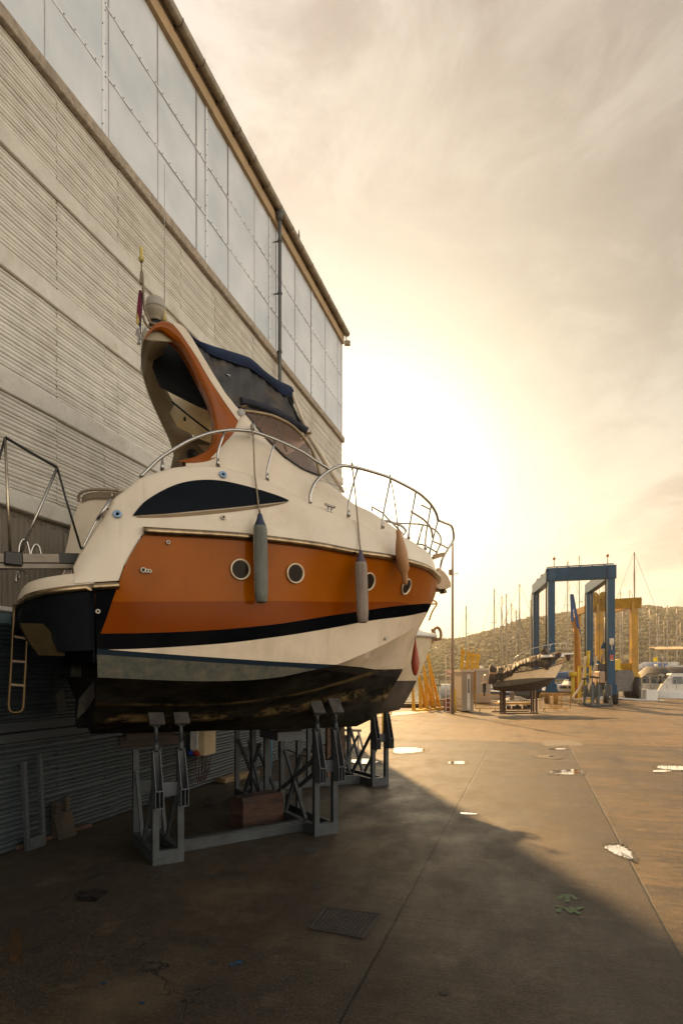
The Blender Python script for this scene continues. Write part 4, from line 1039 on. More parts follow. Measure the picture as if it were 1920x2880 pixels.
# bimini canopy: blue top and boom, mesh side curtain, cushion roll, clear front
M_BLUE = mat('navy_canvas', (.008, .020, .060), .9, var=.3, scale=3, bump=.4, bscale=60)
M_MESH = mat('mesh_curtain', (.028, .026, .025), .5, var=.25, scale=2.5, stretch=(1, 1, 2.2), dirt=(.095, .058, .022), dscale=2.2, damt=.7, bump=.5, bscale=4)
LC = lean(-1.16, -1.02, 4.6, 5.6)
bu = [(496, 905), (520, 925), (546, 951), (592, 970), (640, 985), (698, 1004), (720, 1020), (744, 1042), (765, 1058), (786, 1071.5), (806, 1080), (821, 1088)]
bl = [(494, 912), (518, 933), (552, 964), (592, 995.7), (634.7, 1013), (672, 1026), (706, 1038), (733, 1058), (761, 1080), (784, 1100), (800, 1112), (820, 1116)]
g_ = ruled(bu, bl, LC, .015, 40)
q = MB(); rr = []
for i, r in enumerate(g_):
    a_ = [Vector((p.x, p.y-.03*math.sin(math.pi*k/4), p.z)) for k, p in enumerate(r)][::-1]
    t = r[0]; zc_ = lambda y: t.z+.10*(1-(y/1.05)**2)
    sk = lambda y: .36*(y+1.05)
    full = a_+[Vector((t.x+.10*(1-(y/1.05)**2)+sk(y), y, zc_(y))) for y in (-.9, -.6, -.3, 0, .3, .6, .9)]+[Vector((p.x+sk(-p.y), -p.y, p.z)) for p in a_[::-1]]
    rr.append(full)
q.loft(rr, False, False, True); q.build('canopy_top', M_BLUE, yacht)
g_ = ruled([(548, 958), (592, 995), (634.7, 1012), (672, 1025), (706, 1037), (733, 1057), (761, 1079), (784, 1099), (808, 1116)],
           [(552, 975), (585, 1030), (612, 1075), (640, 1118), (655, 1138), (676, 1147), (720, 1152), (780, 1163), (845, 1197)], LC, -.01, 36)
for i, r in enumerate(g_):      # cloth folds
    for k, p in enumerate(r): p.y += .012*math.sin(i*.9+k*1.6)+.008*math.sin(i*2.1-k)
q = MB(); q.loft(g_, False, False, True); q.build('mesh_curtain', M_MESH, yacht)
rp = smooth_path([ray(u, v, bf=lambda a, z: LC(a, z)+.0) for u, v in [(676, 1128), (700, 1133), (735, 1143), (775, 1160), (815, 1182), (845, 1201), (862, 1212)]], 5)
q = MB(); q.tube(rp, [.045+.005*math.sin(i*1.3) for i in range(len(rp))], 10); q.build('canvas_roll', mat('dark_roll', (.022, .024, .038), .85, var=.3), yacht)
q = MB(); q.tube(smooth_path([ray(u, v, bf=lambda a, z: LC(a, z)-.01) for u, v in [(677, 1146), (700, 1140), (745, 1153), (790, 1172), (830, 1196), (858, 1216), (874, 1218)]], 5), .018, 8)
q.build('canvas_piping', mat('brown_piping', (.16, .10, .045), .7), yacht)
# front of the canopy in clear vinyl between its dark edge and the far pillar
fr = [ray(808, 1114, p=-1.0), ray(845, 1197, p=-1.08)]
q = MB(); rr = []
for t in [i/8 for i in range(9)]:
    y = -1.0+2.0*t; bow = .35*(1-(y/1.0)**2)
    A_ = Vector((fr[0].x+bow*.35, y, fr[0].z+.06*(1-y*y))); B_ = Vector((fr[1].x+bow, y*1.06, fr[1].z)); rr.append([A_, A_.lerp(B_, .5), B_])
q.loft(rr, False, False, True); q.build('front_curtain', mat('clear_vinyl', (.66, .52, .36), .25, var=.1, coat=.3), yacht)
for a, b, w in [((811, 1120), (853, 1205), .016), ((822, 1105), (858, 1200), .022)]:
    q = MB(); q.tube([ray(*a, p=-1.02), ray(*b, p=-1.09)], w, 6); q.build('curtain_edge', M_BARK if w < .02 else M_GEL, yacht)

# windshield: side pane, frames, raked front pillars and front glass
LW = lambda a, z: bt(min(a, 5.62))+.0-.10*max(0, (z-4.5)/1.0)
wtop = [(685, 1156), (710, 1158), (761, 1168), (790, 1180), (816, 1193.5), (840, 1214), (858, 1236), (872, 1257), (883, 1278), (893, 1308), (901, 1338)]
wbot = [(685, 1158), (700, 1175), (719, 1198), (740, 1222), (761, 1244), (782, 1266), (803, 1286), (825, 1302), (846, 1316), (872, 1328), (901, 1339)]
g_ = ruled(wtop, wbot, LW, .0, 30)
def glass_mat():
    m = bpy.data.materials.new('tinted_glass'); m.use_nodes = True; b = m.node_tree.nodes['Principled BSDF']
    nt = m.node_tree; nz = nt.nodes.new('ShaderNodeTexNoise'); nz.inputs['Scale'].default_value = 3; tc = nt.nodes.new('ShaderNodeTexCoord'); nt.links.new(tc.outputs['Object'], nz.inputs['Vector'])
    r = nt.nodes.new('ShaderNodeValToRGB'); r.color_ramp.elements[0].color = (.36, .22, .15, 1); r.color_ramp.elements[1].color = (.52, .34, .25, 1); nt.links.new(nz.outputs[0], r.inputs[0]); nt.links.new(r.outputs[0], b.inputs['Base Color'])
    b.inputs['Roughness'].default_value = .08; b.inputs['Alpha'].default_value = .22; b.inputs['Coat Weight'].default_value = .6; return m
M_GLS = glass_mat()
q = MB(); q.loft(g_, False, False, True); q.build('side_glass', M_GLS, yacht)
q2 = mirror(q); q2.build('side_glass', M_GLS, yacht)
for nm, ln, r, m_ in (('glass_frame', wtop, .020, mat('bronze_frame', (.30, .22, .13), .4, .3)), ('glass_frame', wbot, .012, M_BARK)):
    q = MB(); pts = smooth_path([ray(u, v, bf=lambda a, z: LW(a, z)+.008) for u, v in ln], 4); q.tube(pts, r, 8); q.build(nm, m_, yacht); mirror(q).build(nm, m_, yacht)
for a, b in [((770, 1178), (806, 1270)), ((770, 1172), (770, 1205)), ((757, 1172), (728, 1208))]:
    q = MB(); q.tube([ray(*a, p=-.99), ray(*b, p=-1.02)], .013, 6); q.build('inner_strut', M_BARK, yacht)
sheet([(700, 1168), (770, 1168), (850, 1215), (895, 1330), (850, 1312), (790, 1268), (730, 1210)], -.62, mat('inner_blind', (.50, .36, .28), .6, var=.12, scale=4, stretch=(1, 1, .4)), 'inner_blind', .02)
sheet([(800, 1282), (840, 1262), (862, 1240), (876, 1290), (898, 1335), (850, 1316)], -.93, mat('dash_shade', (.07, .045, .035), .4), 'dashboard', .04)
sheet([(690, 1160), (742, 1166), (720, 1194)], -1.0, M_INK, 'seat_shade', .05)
pil = [ray(868, 1224, p=-.92), ray(895, 1268, p=-.82), ray(929, 1324, p=-.70), ray(966, 1384, p=-.52)]
q = MB(); q.tube(pil, [.028, .034, .034, .02], 8); q.build('windshield_pillar', M_GEL, yacht)
pil2 = [ray(858, 1236, p=-1.02), ray(893, 1300, p=-.98), ray(905, 1340, p=-.98)]
A_top, A_bot = pil[0], pil[3]; rr = []
for t in [i/10 for i in range(11)]:
    w0, w1 = -.92+1.84*t, -.52+1.04*t; rr.append([Vector((A_top.x+.10*(1-(w0/.92)**2), w0, A_top.z+.03)), Vector((A_bot.x+.30*(1-(w1/.52)**2), w1, A_bot.z+.01))])
q = MB(); q.loft(rr, False, False, True); q.build('front_glass', M_GLS, yacht)
rr2 = [r[0]+Vector((0, 0, .02)) for r in rr]; q = MB(); q.tube(rr2, .022, 8); q.build('front_frame', M_GEL, yacht)
q = MB(); q.tube([ray(*p_, p=-1.0) for p_ in [(636, 1052), (645, 1056), (660, 1080), (685, 1113), (691, 1124)]], .012, 8); q.build('grab_rail', M_STL, yacht)
q = MB(); q.lathe([(.0, -.02), (.045, -.02), (.05, 0), (.04, .01)], ray(678, 1162, p=-1.14), 'Y', 12); q.build('vent_grille', mat('vent_grey', (.35, .33, .30), .5), yacht)

# side decks' rails
def rail_side(px, bf, r=.019, name='hand_rail', m=None, both=True, n=5):
    pts = smooth_path([ray(u, v, bf=bf) for u, v in px], n); q = MB(); q.tube(pts, r, 10); q.build(name, m or M_STL, yacht)
    if both: mirror(q).build(name, m or M_STL, yacht)
    return pts
RB = lambda a, z: bd(a)-.03 if a < 5.5 else max(.16, bd(5.5)-.03-(a-5.5)*.62)
rail_side([(395, 1342), (424, 1313), (454, 1286), (508, 1252), (535, 1238), (563, 1227), (588, 1219), (613.6, 1213.7), (651.5, 1209.5), (685, 1211), (719, 1216.7), (778, 1238), (845, 1269), (885, 1295), (929, 1322)], RB)
R2 = [(872, 1416), (873.5, 1388), (888, 1356), (916, 1330), (945, 1314), (968, 1310), (1006, 1316), (1063, 1332), (1101, 1346), (1168, 1381), (1195, 1402), (1212, 1420), (1226, 1444), (1231, 1463)]
rail_side(R2, RB, .021)
def stanchion(px, r=.013, base=True, both=True):
    pts = [ray(u, v, bf=RB) for u, v in px]; q = MB(); q.tube(smooth_path(pts, 3), r, 8)
    if base: d = (pts[-2]-pts[-1]).normalized(); q.tube([pts[-1], pts[-1]+d*.09], [.026, r*1.05], 8)
    q.build('rail_stanchion', M_STL, yacht)
    if both: mirror(q).build('rail_stanchion', M_STL, yacht)
for s_ in [[(457, 1289), (457, 1323)], [(632, 1214), (613, 1272), (613, 1312)], [(774, 1239), (752, 1318), (751, 1352)],
           [(1005, 1319), (981, 1410), (979, 1454)], [(1098, 1345), (1076, 1455), (1075, 1486)], [(1169, 1383), (1150, 1490), (1148, 1516)], [(1212, 1420), (1198, 1500), (1195, 1546)], [(1231, 1464), (1216, 1520), (1206, 1562)]]: stanchion(s_)
rail_side([(898, 1350), (1000, 1383), (1085, 1410), (1160, 1441)], RB, .005, 'guard_wire')
rail_side([(1157, 1440), (1190, 1461), (1210, 1484), (1216, 1512)], RB, .016, 'mid_rail')
# pulpit: front loop carried out over the anchor roller
def PB(u, v, p): return ray(u, v, p=p)
q = MB(); q.tube(smooth_path([PB(1231, 1463, -.13), PB(1250, 1471, .0), PB(1268, 1479, .14), PB(1274, 1496, .2), PB(1274, 1520, .25), PB(1259, 1545, .27), PB(1243, 1573, .30), PB(1239, 1590, .33), PB(1237, 1609, .34)], 5), .02, 8); q.build('pulpit', M_STL, yacht)
for pts in ([PB(1216, 1522, -.12), PB(1240, 1532, .05), PB(1257, 1541, .2)], [PB(1106, 1470, .9), PB(1150, 1473, .75), PB(1190, 1476, .6), PB(1215, 1486, .5), PB(1228, 1495, .4), PB(1238, 1510, .36), PB(1239, 1528, .33)],
            [PB(1239, 1528, .33), PB(1225, 1560, .3)], [PB(1170, 1530, .6), PB(1190, 1533, .5), PB(1226, 1552, .3)], [PB(1189, 1476, .6), PB(1174, 1528, .62)]):
    q = MB(); q.tube(smooth_path(pts, 4), .014, 8); q.build('pulpit_tube', M_STL, yacht)
q = MB(); q.bar(PB(1216, 1570, .0), PB(1249, 1559, .3), .03, .05); q.bar(PB(1218, 1562, .0), PB(1248, 1556, .3), .02, .03); q.build('pulpit_step', mat('teak_step', (.30, .17, .07), .6), yacht)
# foredeck grab rail
q = MB(); q.tube([PB(1046, 1437, -.3), PB(1046, 1425, -.3), PB(1076, 1443, -.28), PB(1096, 1465, -.26), PB(1122, 1490, -.25)], .014, 8); q.tube([PB(1096, 1465, -.26), PB(1110, 1471, -.2), PB(1180, 1474, .5)], .014, 8); q.build('foredeck_rail', M_STL, yacht)
# folded wire basket hooked on the rail
q = MB(); F4 = [PB(1183, 1420, .3), PB(1208, 1432, .3), PB(1199, 1497, .3), PB(1176, 1490, .3)]
q.tube([PB(1184, 1420, .3), PB(1210, 1433, .3)], .014, 6)
for i in range(4): q.tube([F4[i], F4[(i+1) % 4]], .004, 5)
for t in (.25, .75): q.tube([F4[0].lerp(F4[1], t), F4[3].lerp(F4[2], t)], .003, 5)
q.build('fender_basket', M_STL, yacht)
# bow roller platform with the anchor shank under it
q = MB(); prof = [PB(1224, 1602, 0), PB(1238, 1611, 0), PB(1250, 1625, 0), PB(1258, 1642, 0), PB(1259, 1655, 0), PB(1250, 1659, 0), PB(1226, 1660, 0), PB(1214, 1650, 0)]
q.loft([[p+Vector((-.06 if abs(y) > .1 else 0, y, 0)) for p in prof] for y in (-.15, -.11, 0, .11, .15)], True, True, True); q.build('bow_roller', mat('roller_gelcoat', (.42, .27, .13), .4, coat=.2), yacht)
q = MB(); c = PB(1232, 1660, 0); q.tube([c+Vector((.12, 0, .0)), c+Vector((-.1, 0, -.02)), c+Vector((-.2, 0, -.0))], .02, 6); q.lathe([(.03, -.06), (.03, .06)], c+Vector((.1, 0, -.02)), 'Y', 10); q.build('anchor_shank', mat('galvanised_dark', (.16, .12, .07), .5, .5), yacht)
# cleat on the side deck
def cleat(u0, v0, u1, v1):
    a, b = ray(u0, v0, bf=RB), ray(u1, v1, bf=RB); q = MB(); q.tube([a, b], .016, 8)
    for t in (.32, .68):
        m_ = a.lerp(b, t); q.tube([m_, m_+Vector((0, 0, -.12))], .012, 6)
    q.build('cleat', M_STL, yacht); mirror(q).build('cleat', M_STL, yacht)
cleat(914, 1418, 941, 1427)
# stern quarter rail and grab handle
q = MB(); q.tube(smooth_path([ray(u, v, p=-1.42) for u, v in [(231, 1545), (252, 1503), (266, 1475), (290, 1436), (312, 1403)]], 4), .011, 6); q.build('quarter_wire', M_STL, yacht)
q = MB(); q.tube([ray(275, 1462, p=-1.46), ray(312, 1404, p=-1.46)], .018, 8); 
for u, v in ((288, 1447), (302, 1428)): q.tube([ray(u, v-4, p=-1.46), ray(u+6, v+12, p=-1.38)], .012, 6)
q.build('grab_handle', M_STL, yacht)
# port quarter: rounded seat moulding with a rail above
pod = [(178, 1590), (181, 1565), (190, 1530), (200, 1480), (212, 1445), (225, 1415), (240, 1402), (300, 1398), (352, 1396)]
po = [ray(u, v, p=1.05) for u, v in pod]; q = MB(); rr = []
for p in smooth_path(po, 4): rr.append([p, p+Vector((.10, -.14, .015)), p+Vector((.28, -.30, .0)), Vector((p.x+.6, p.y-.55, p.z-.02)), Vector((1.7, p.y-.75, p.z-.04))])
q.loft(rr, False, False, True); q.build('stern_seat', M_GEL, yacht)
zs = ray(270, 1400, p=1.05).z
q = MB(); tr = smooth_path([ray(222, 1412, p=1.05), ray(222, 1395, p=1.02), ray(232, 1384, p=.95), ray(255, 1378, p=.85), ray(290, 1377, p=.72), ray(345, 1381, p=.55)], 5); q.tube(tr, .02, 8)
q.tube([ray(316, 1379, p=.63), ray(316, 1405, p=.63)], .014, 6); q.build('seat_rail', M_STL2, yacht)
q = MB(); rr = [[p+Vector((0, 0, -.03)), p+Vector((0, 0, -.11))] for p in [x+Vector((.03, -.02, -.0)) for x in tr[6:]]]; q.loft(rr, False); q.build('seat_trim', mat('taupe_trim', (.20, .155, .10), .6), yacht)
# lamp bracket on the gunwale rail, radar, whip aerial, ensign
q = MB(); q.lathe([(.02, -.06), (.035, -.04), (.035, .03), (.015, .06)], ray(712, 1205, p=-1.28), 'Z', 10); q.build('rail_lamp', M_STL, yacht)
rc = ray(438, 905, p=-.55); s_ = FPX/((CO-.55)/(SA-CA*((438-U0)/FPX)))
R1 = 28/s_
q = MB(); q.lathe([(R1*.62, 0), (R1*.64, .02), (R1*.74, .045), (R1*.95, .085), (R1, .115), (R1, .14)], rc, 'Z', 24); rd = q.build('radar_base', mat('radar_grey', (.26, .22, .155), .5, var=.05), yacht)
q = MB(); q.lathe([(R1*.985, .144), (R1*.99, .17), (R1*.94, .22), (R1*.86, .25), (R1*.72, .265), (R1*.4, .272), (.001, .273)], rc, 'Z', 24); q.build('radar_dome', mat('dome_grey', (.33, .30, .25), .5, var=.05), yacht)
q = MB(); q.lathe([(.06, -.10), (.08, -.05), (.06, 0)], rc, 'Z', 14); q.build('radar_mount', M_BARK, yacht)
q = MB(); q.tube([ray(463, 905, p=-.6), ray(463, 462, p=-.6)], [.006, .003], 5); q.build('whip_aerial', mat('aerial', (.35, .34, .31), .5), yacht)
q = MB(); q.tube([ray(463, 905, p=-.6), ray(462, 856, p=-.6)], [.03, .012], 8); q.build('aerial_socket', mat('aerial_tape', (.50, .40, .16), .6), yacht)
q = MB(); q.tube(smooth_path([ray(u, v, p=-.8) for u, v in [(441, 912), (425, 908), (417, 893), (408, 873), (404, 845), (403, 810), (401, 775), (399, 764), (397, 775), (396, 800)]], 4), .014, 6)
q.tube(smooth_path([ray(u, v, p=-.8) for u, v in [(436, 918), (420, 922), (408, 905), (402, 888)]], 4), .014, 6); q.tube([ray(399, 766, p=-.8), ray(398, 735, p=-.8)], .008, 6); q.build('flag_staff', mat('staff_bronze', (.20, .15, .09), .4, .6), yacht)
q = MB(); q.lathe([(.02, -.03), (.035, 0), (.02, .03), (.022, .05), (.02, .13), (.006, .14)], ray(398, 728, p=-.8), 'Z', 8); q.build('staff_light', mat('staff_lamp', (.52, .42, .12), .5), yacht)
random.seed(4)
def flag(px_l, px_r, m, nm, p=-.82):
    rr = []
    for i, ((ul, vl), (ur, vr)) in enumerate(zip(px_l, px_r)): rr.append([ray(ul+(ur-ul)*t, vl+(vr-vl)*t, p=p+.02*math.sin(i*1.3+5*t)) for t in (0, .33, .66, 1)])
    q = MB(); q.loft(rr, False, False, True); q.build(nm, m, yacht)
flag([(391, 816), (388, 840), (385, 870), (383, 895), (383, 910), (391, 917)], [(399, 816), (400, 850), (400, 875), (399, 890), (396, 905), (393, 917)], mat('ensign_red', (.16, .010, .028), .8), 'ensign')
flag([(384, 880), (382.5, 895), (382, 908), (388, 915)], [(387, 880), (391, 895), (394, 905), (391, 916)], mat('ensign_yellow', (.50, .36, .12), .8), 'ensign_stripe', -.85)
flag([(398, 822), (399, 850), (399, 870), (396, 905), (392, 915), (395, 938)], [(400, 822), (401.5, 850), (401, 870), (398, 905), (397, 920), (396.5, 940)], mat('ensign_blue', (.02, .03, .10), .8), 'ensign_edge', -.86)
q = MB()
for i in range(16):
    u, v = 386+i*2.0, 920+random.uniform(0, 25); q.tube(smooth_path([ray(u, v, p=-.82), ray(u+random.uniform(-3, 3), v+random.uniform(8, 16), p=-.82), ray(u+random.uniform(-3, 3), v+random.uniform(18, 34), p=-.82)], 3), random.uniform(.004, .012), 5)
q.build('torn_fringe', mat('frayed_cloth', (.33, .31, .30), .9), yacht)
# trim tabs, drive leg
q = MB()
q.prism([ray(223, 1965, p=-1.0), ray(265, 1915, p=-1.1), ray(266, 1960, p=-1.1), ray(240, 2000, p=-.9), ray(217, 2022, p=-.9)], (.02, .10, 0)); q.build('trim_tab', mat('tab_bronze', (.022, .018, .013), .8, bump=.5), yacht)
q = MB(); q.prism([ray(158, 1955, p=1.0), ray(182, 1933, p=1.0), ray(186, 1990, p=1.0), ray(168, 2012, p=1.0)], (.02, .2, 0)); q.build('trim_tab', MATS['tab_bronze'], yacht)
q = MB()
q.cbox((1.08, .0, 2.05), (.22, .34, .55), 0, .05); q.cbox((1.02, 0, 1.72), (.26, .10, .34), .05, .03); q.build('drive_leg', M_ANTI, yacht)
# boarding ladder
q = MB(); q.tube(smooth_path([ray(u, v, p=-1.0) for u, v in [(42, 1700), (37, 1790), (32, 1880), (26, 1965), (25, 1990), (32, 2002), (46, 2004), (60, 2001), (66, 1985), (70, 1920), (75, 1840), (79, 1775)]], 3), .016, 8); lad = q.build('boarding_ladder', mat('ladder_bronze', (.085, .058, .03), .35, .9, .15), yacht)
for a, b in (((40, 1790), (78, 1797)), ((35, 1859), (74, 1862)), ((31, 1925), (70, 1928))):
    q = MB(); q.bar(ray(*a, p=-1.0), ray(*b, p=-1.0), .05, .022); q.build('ladder_step', mat('step_teak', (.14, .09, .05), .6), lad)
for cx, h_ in ((69, 1518), (103, 1532)):
    w = 14; q = MB(); q.tube(smooth_path([ray(u, v, p=-.3) for u, v in [(cx-w, 1562), (cx-w+1, h_+18), (cx-4, h_), (cx+8, h_+6), (cx+15, h_+30), (cx+17, 1560)]], 4), .016, 8); q.build('ladder_hoop', M_STL, yacht)
q = MB(); q.tube(smooth_path([ray(u, v, p=-.6) for u, v in [(54, 1630), (58, 1605), (64, 1598), (72, 1612), (78, 1622)]], 4), .014, 6); q.tube(smooth_path([ray(u, v, p=-.6) for u, v in [(46, 1640), (47, 1615), (52, 1610), (58, 1622)]], 4), .014, 6); q.build('ladder_hoop', M_STL, yacht)
# gangway (passerelle) folded out aft with its cords and posts
q = MB(); A_, B_ = ray(228, 1574, p=-.9), ray(-60, 1572, p=-.9); q.bar(A_, B_, .16, .085); q.bar(A_+Vector((0, 0, -.075)), B_+Vector((0, 0, -.075)), .12, .045)
gw = q.build('gangway', mat('gangway_steel', (.13, .11, .09), .3, .9, .2), yacht)
q = MB(); a, b = ray(165, 1573, p=-.9), ray(222, 1574, p=-.9); q.bar(a, b, .19, .10); q.build('gangway_socket', M_BARK, gw)
def gr(px, r, m, nm, p=-.95): q = MB(); q.tube([ray(u, v, p=p) for u, v in px], r, 8); q.build(nm, m, gw)
gr([(15, 1230), (30, 1565)], .014, M_STL2, 'gangway_post'); gr([(162, 1315), (52, 1570)], .014, M_STL, 'gangway_post'); gr([(15, 1230), (90, 1274), (162, 1315)], .015, M_BARK, 'gangway_cord'); gr([(162, 1315), (185, 1400), (229, 1545)], .011, M_BARK, 'gangway_cord'); gr([(15, 1230), (-14, 1340)], .011, M_BARK, 'gangway_cord')
q = MB(); q.cbox(ray(38, 1572, p=-.98), (.16, .10, .13), .1, .01); q.build('gangway_joint', M_BARK, gw)

# fenders hung from the rail: each a thing of its own
M_ROPE = mat('fender_rope', (.33, .26, .17), .9, var=.3, scale=40)
def fender(top, bot, rad, rope, m, cap, label, seed, tan_=False):
    k = lambda u, v: bw(*ray(u, v, bf=lambda a, z: max(bside(a, z), deck_b(a, z), bs(a)+.02)+rad+.015))
    Tp, Bt = k(*top), k(*bot); Bt = Vector((Tp.x+(Bt.x-Tp.x)*.0+(Bt-Tp).x, Bt.y, Bt.z))
    rp = [bw(*ray(rope[0][0], rope[0][1], bf=RB))]+[bw(*ray(u, v, bf=lambda a, z: max(RB(a, z)+.01, deck_b(a, z)+.035))) for u, v in rope[1:]]
    e = empty('boat_fender', Tp, 0, label, 'fender', 'fenders hung along the yacht side'); T = Matrix.Translation(-Tp)
    L_ = (Bt-Tp).length; d = (Bt-Tp).normalized(); x = d.cross(Vector((0, 1, 0))).normalized(); y = d.cross(x); M3 = Matrix((x, y, d)).transposed()
    q = MB(); random.seed(seed)
    if tan_: prof = [(.02, -.06), (.035, -.03), (.035, .02), (rad*.72, .10), (rad, .22), (rad*1.02, L_*.5), (rad*.97, L_*.78), (rad*.6, L_-.08), (.04, L_), (.035, L_+.05), (.015, L_+.08)]
    else: prof = [(rad*.86, .09), (rad*1.0, .13), (rad*1.03, .3), (rad*1.04, L_*.6), (rad*.99, L_*.85), (rad*.86, L_-.02), (rad*.55, L_), (rad*.2, L_-.03)]
    q.lathe(prof, Tp, 'Z', 18, M3); q.build('fender_body', m, e, T)
    if not tan_:
        q = MB(); q.lathe([(.012, -.05), (.025, -.03), (rad*.5, .02), (rad*.84, .085), (rad*.9, .12)], Tp, 'Z', 18, M3); q.build('fender_cap', cap, e, T)
        q = MB(); q.tube([Tp+M3@Vector((rad*1.05*math.cos(2.2), rad*1.05*math.sin(2.2), .1+t*(L_-.2))) for t in (0, .5, 1)], .004, 5); q.build('cover_seam', MATS['fender_rope'], e, T)
    q = MB(); q.tube(rp+[Tp+d*-.08], .009, 6)
    for t in range(3): q.lathe([(.028, -.008), (.036, 0), (.028, .008)], rp[0]+Vector((0, 0, .02*t-.02)), 'X', 10)
    q.build('fender_rope', M_ROPE, e, T); return e
M_FG = mat('fender_sock_grey', (.17, .17, .145), .95, var=.2, scale=14, bump=.5, bscale=90, dirt=(.10, .09, .07), stretch=(1, 1, .2))
M_FT = mat('fender_sock_tan', (.30, .235, .19), .95, var=.2, scale=14, bump=.5, bscale=90, stretch=(1, 1, .2))
M_FV = mat('fender_vinyl', (.40, .20, .08), .5, var=.1)
fender((731, 1456), (735, 1696), .075, [(712, 1212), (716, 1330), (724, 1395), (730, 1445)], M_FG, mat('cap_blue', (.012, .022, .055), .6), 'long grey sock-covered fender with a blue cap, the nearest on the orange hull', 1)
fender((1014, 1560), (1020, 1752), .072, [(990, 1312), (998, 1380), (1006, 1470), (1013, 1545)], M_FT, mat('cap_plum', (.07, .055, .08), .6), 'tan grey sock-covered fender with a dull violet cap hanging beside the third porthole', 2)
fender((1121, 1502), (1138, 1628), .078, [(1097, 1345), (1103, 1370), (1112, 1430), (1118, 1480)], M_FV, None, 'smooth brown vinyl fender, pointed at both ends, hanging over the foremost porthole', 3, True)
# ------------------------------------------------------------------ steel cradles under the yacht
AXv = (bw(1, 0, 0)-bw(0, 0, 0)).normalized(); PTv = (bw(0, 1, 0)-bw(0, 0, 0)).normalized(); ZV = Vector((0, 0, 1))
M_GAL = mat('galvanised_steel', (.045, .052, .057), .55, .2, var=.2, scale=5, dirt=(.028, .024, .02), dscale=3, damt=.5, bump=.2)
M_GAL2 = mat('galvanised_plate', (.085, .092, .105), .5, .3, var=.12, scale=6, dirt=(.16, .13, .10), damt=.4)
M_RUST = mat('rusty_steel', (.13, .075, .045), .8, .2, var=.3, scale=9, bump=.4)
M_PAD = mat('cradle_pad', (.07, .062, .052), .85, var=.25, scale=8, bump=.4)
def cradle_stand(org, ln, w, hpost, padz, label, near_pads=True, far=None, pad_tilt=52, screws=.30, parent=None, rust=False, hfar=None):
    """open box frame: base rectangle (w along the keel, ln across), four posts, braces, screw jacks with hinged pads.
       org is the near corner on the ground towards the stern"""
    e = parent or empty('boat_cradle', org, brz, label, 'boat cradle', 'steel cradles holding up the yacht')
    # local frame: x ahead, y port
    o = Vector((0, 0, 0)) if parent is None else Matrix.Rotation(-brz, 3, 'Z')@(Vector(org)-Vector(parent.location))
    g = M_GAL; T = .075
    P = lambda x, y, z: o+Vector((x, y, z))
    q = MB()
    for y in (T/2, ln-T/2): q.box(P(0, y-T/2, 0), P(w, y+T/2, .16))
    for x in (T/2, w-T/2): q.box(P(x-T/2, T, .002), P(x+T/2, ln-T, .145))
    q.box(P(T, T, .004), P(w-T, T+.25, .02)); q.build('base_frame', g, e)
    for (x, y) in ((T/2, T/2), (w-T/2, T/2), (T/2, ln-T/2), (w-T/2, ln-T/2)):
        hp = hpost if y < ln/2 else (hfar or hpost*.9)
        q = MB(); q.box(P(x-T/2+.001, y-T/2-.001, .16), P(x+T/2-.001, y+T/2+.001, hp)); q.box(P(x-T/2-.01, y-T/2-.012, hp), P(x+T/2+.01, y+T/2+.012, hp+.018)); q.build('post', g, e)
    for x in (T/2, w-T/2):
        q = MB(); q.bar(P(x, T+.02, hpost*.72), P(x, ln*.55, .16), .04, .05); q.build('brace', g, e)
        q = MB(); q.bar(P(x, ln-T-.02, hpost*.72), P(x, ln*.62, .16), .04, .05); q.build('brace', g, e)
    q = MB(); q.box(P(T, .01, hpost*.60), P(w-T, .05, hpost*.60+.16)); q.build('cross_plate', M_GAL2, e)
    q = MB(); q.box(P(T, ln-.05, hpost*.50), P(w-T, ln-.01, hpost*.50+.15)); q.build('cross_plate', g, e)
    for x in (T/2, w-T/2):
        # bracket: open channel box carried outboard of the post, with a long gusset
        q = MB(); y0 = -.17; z0, z1 = hpost*.52, hpost*.52+.20
        for xx in (-.045, 0.0, .04): q.box(P(x+xx, y0, z0), P(x+xx+.006, 0, z1))
        q.box(P(x-.045, y0, z0), P(x+.046, 0, z0+.008)); q.box(P(x-.045, y0, z1-.008), P(x+.046, 0, z1+.002))
        for xx in (-.042, .036): q.prism([P(x+xx, 0, z1), P(x+xx, y0, z1), P(x+xx, -.03, hpost-.01), P(x+xx, 0, hpost-.01)], (.007, 0, 0))
        q.build('bracket', M_GAL2, e)
        if near_pads:
            q = MB(); q.tube([P(x, -.0, hpost), P(x, 0, hpost+screws*.35)], .030, 10); q.tube([P(x, 0, hpost+screws*.3), P(x, 0, padz-.04)], .021, 10)
            q.lathe([(.042, 0), (.042, .02)], P(x, 0, hpost+.02), 'Z', 8); sj = q.build('screw_jack', M_RUST if rust else M_GAL, e)
            q = MB(); R3 = Matrix.Rotation(R_(pad_tilt), 3, 'X'); c = P(x, 0, padz)
            vs = [c+R3@Vector(v_) for v_ in ((-.085, -.11, -.015), (.085, -.11, -.015), (.085, .13, -.015), (-.085, .13, -.015), (-.085, -.11, .02), (.085, -.11, .02), (.085, .13, .02), (-.085, .13, .02))]
            q.add(vs, [(0, 3, 2, 1), (4, 5, 6, 7), (0, 1, 5, 4), (1, 2, 6, 5), (2, 3, 7, 6), (3, 0, 4, 7)])
            for xx in (-.035, .025): q.prism([c+R3@Vector((xx, -.07, -.015)), c+R3@Vector((xx, .09, -.015)), c+Vector((xx, .02, -.12)), c+Vector((xx, -.03, -.12))], (.01, 0, 0))
            q.build('pad', M_PAD, sj)
    return e
def loc(u, v):
    w_ = gp(u, v); d = w_-borg; return d.dot(AXv), d.dot(PTv)
A_ = loc(430, 2436); B_ = loc(885, 2353); C_ = loc(1083, 2209)
print('CRADLES', A_, B_, C_)
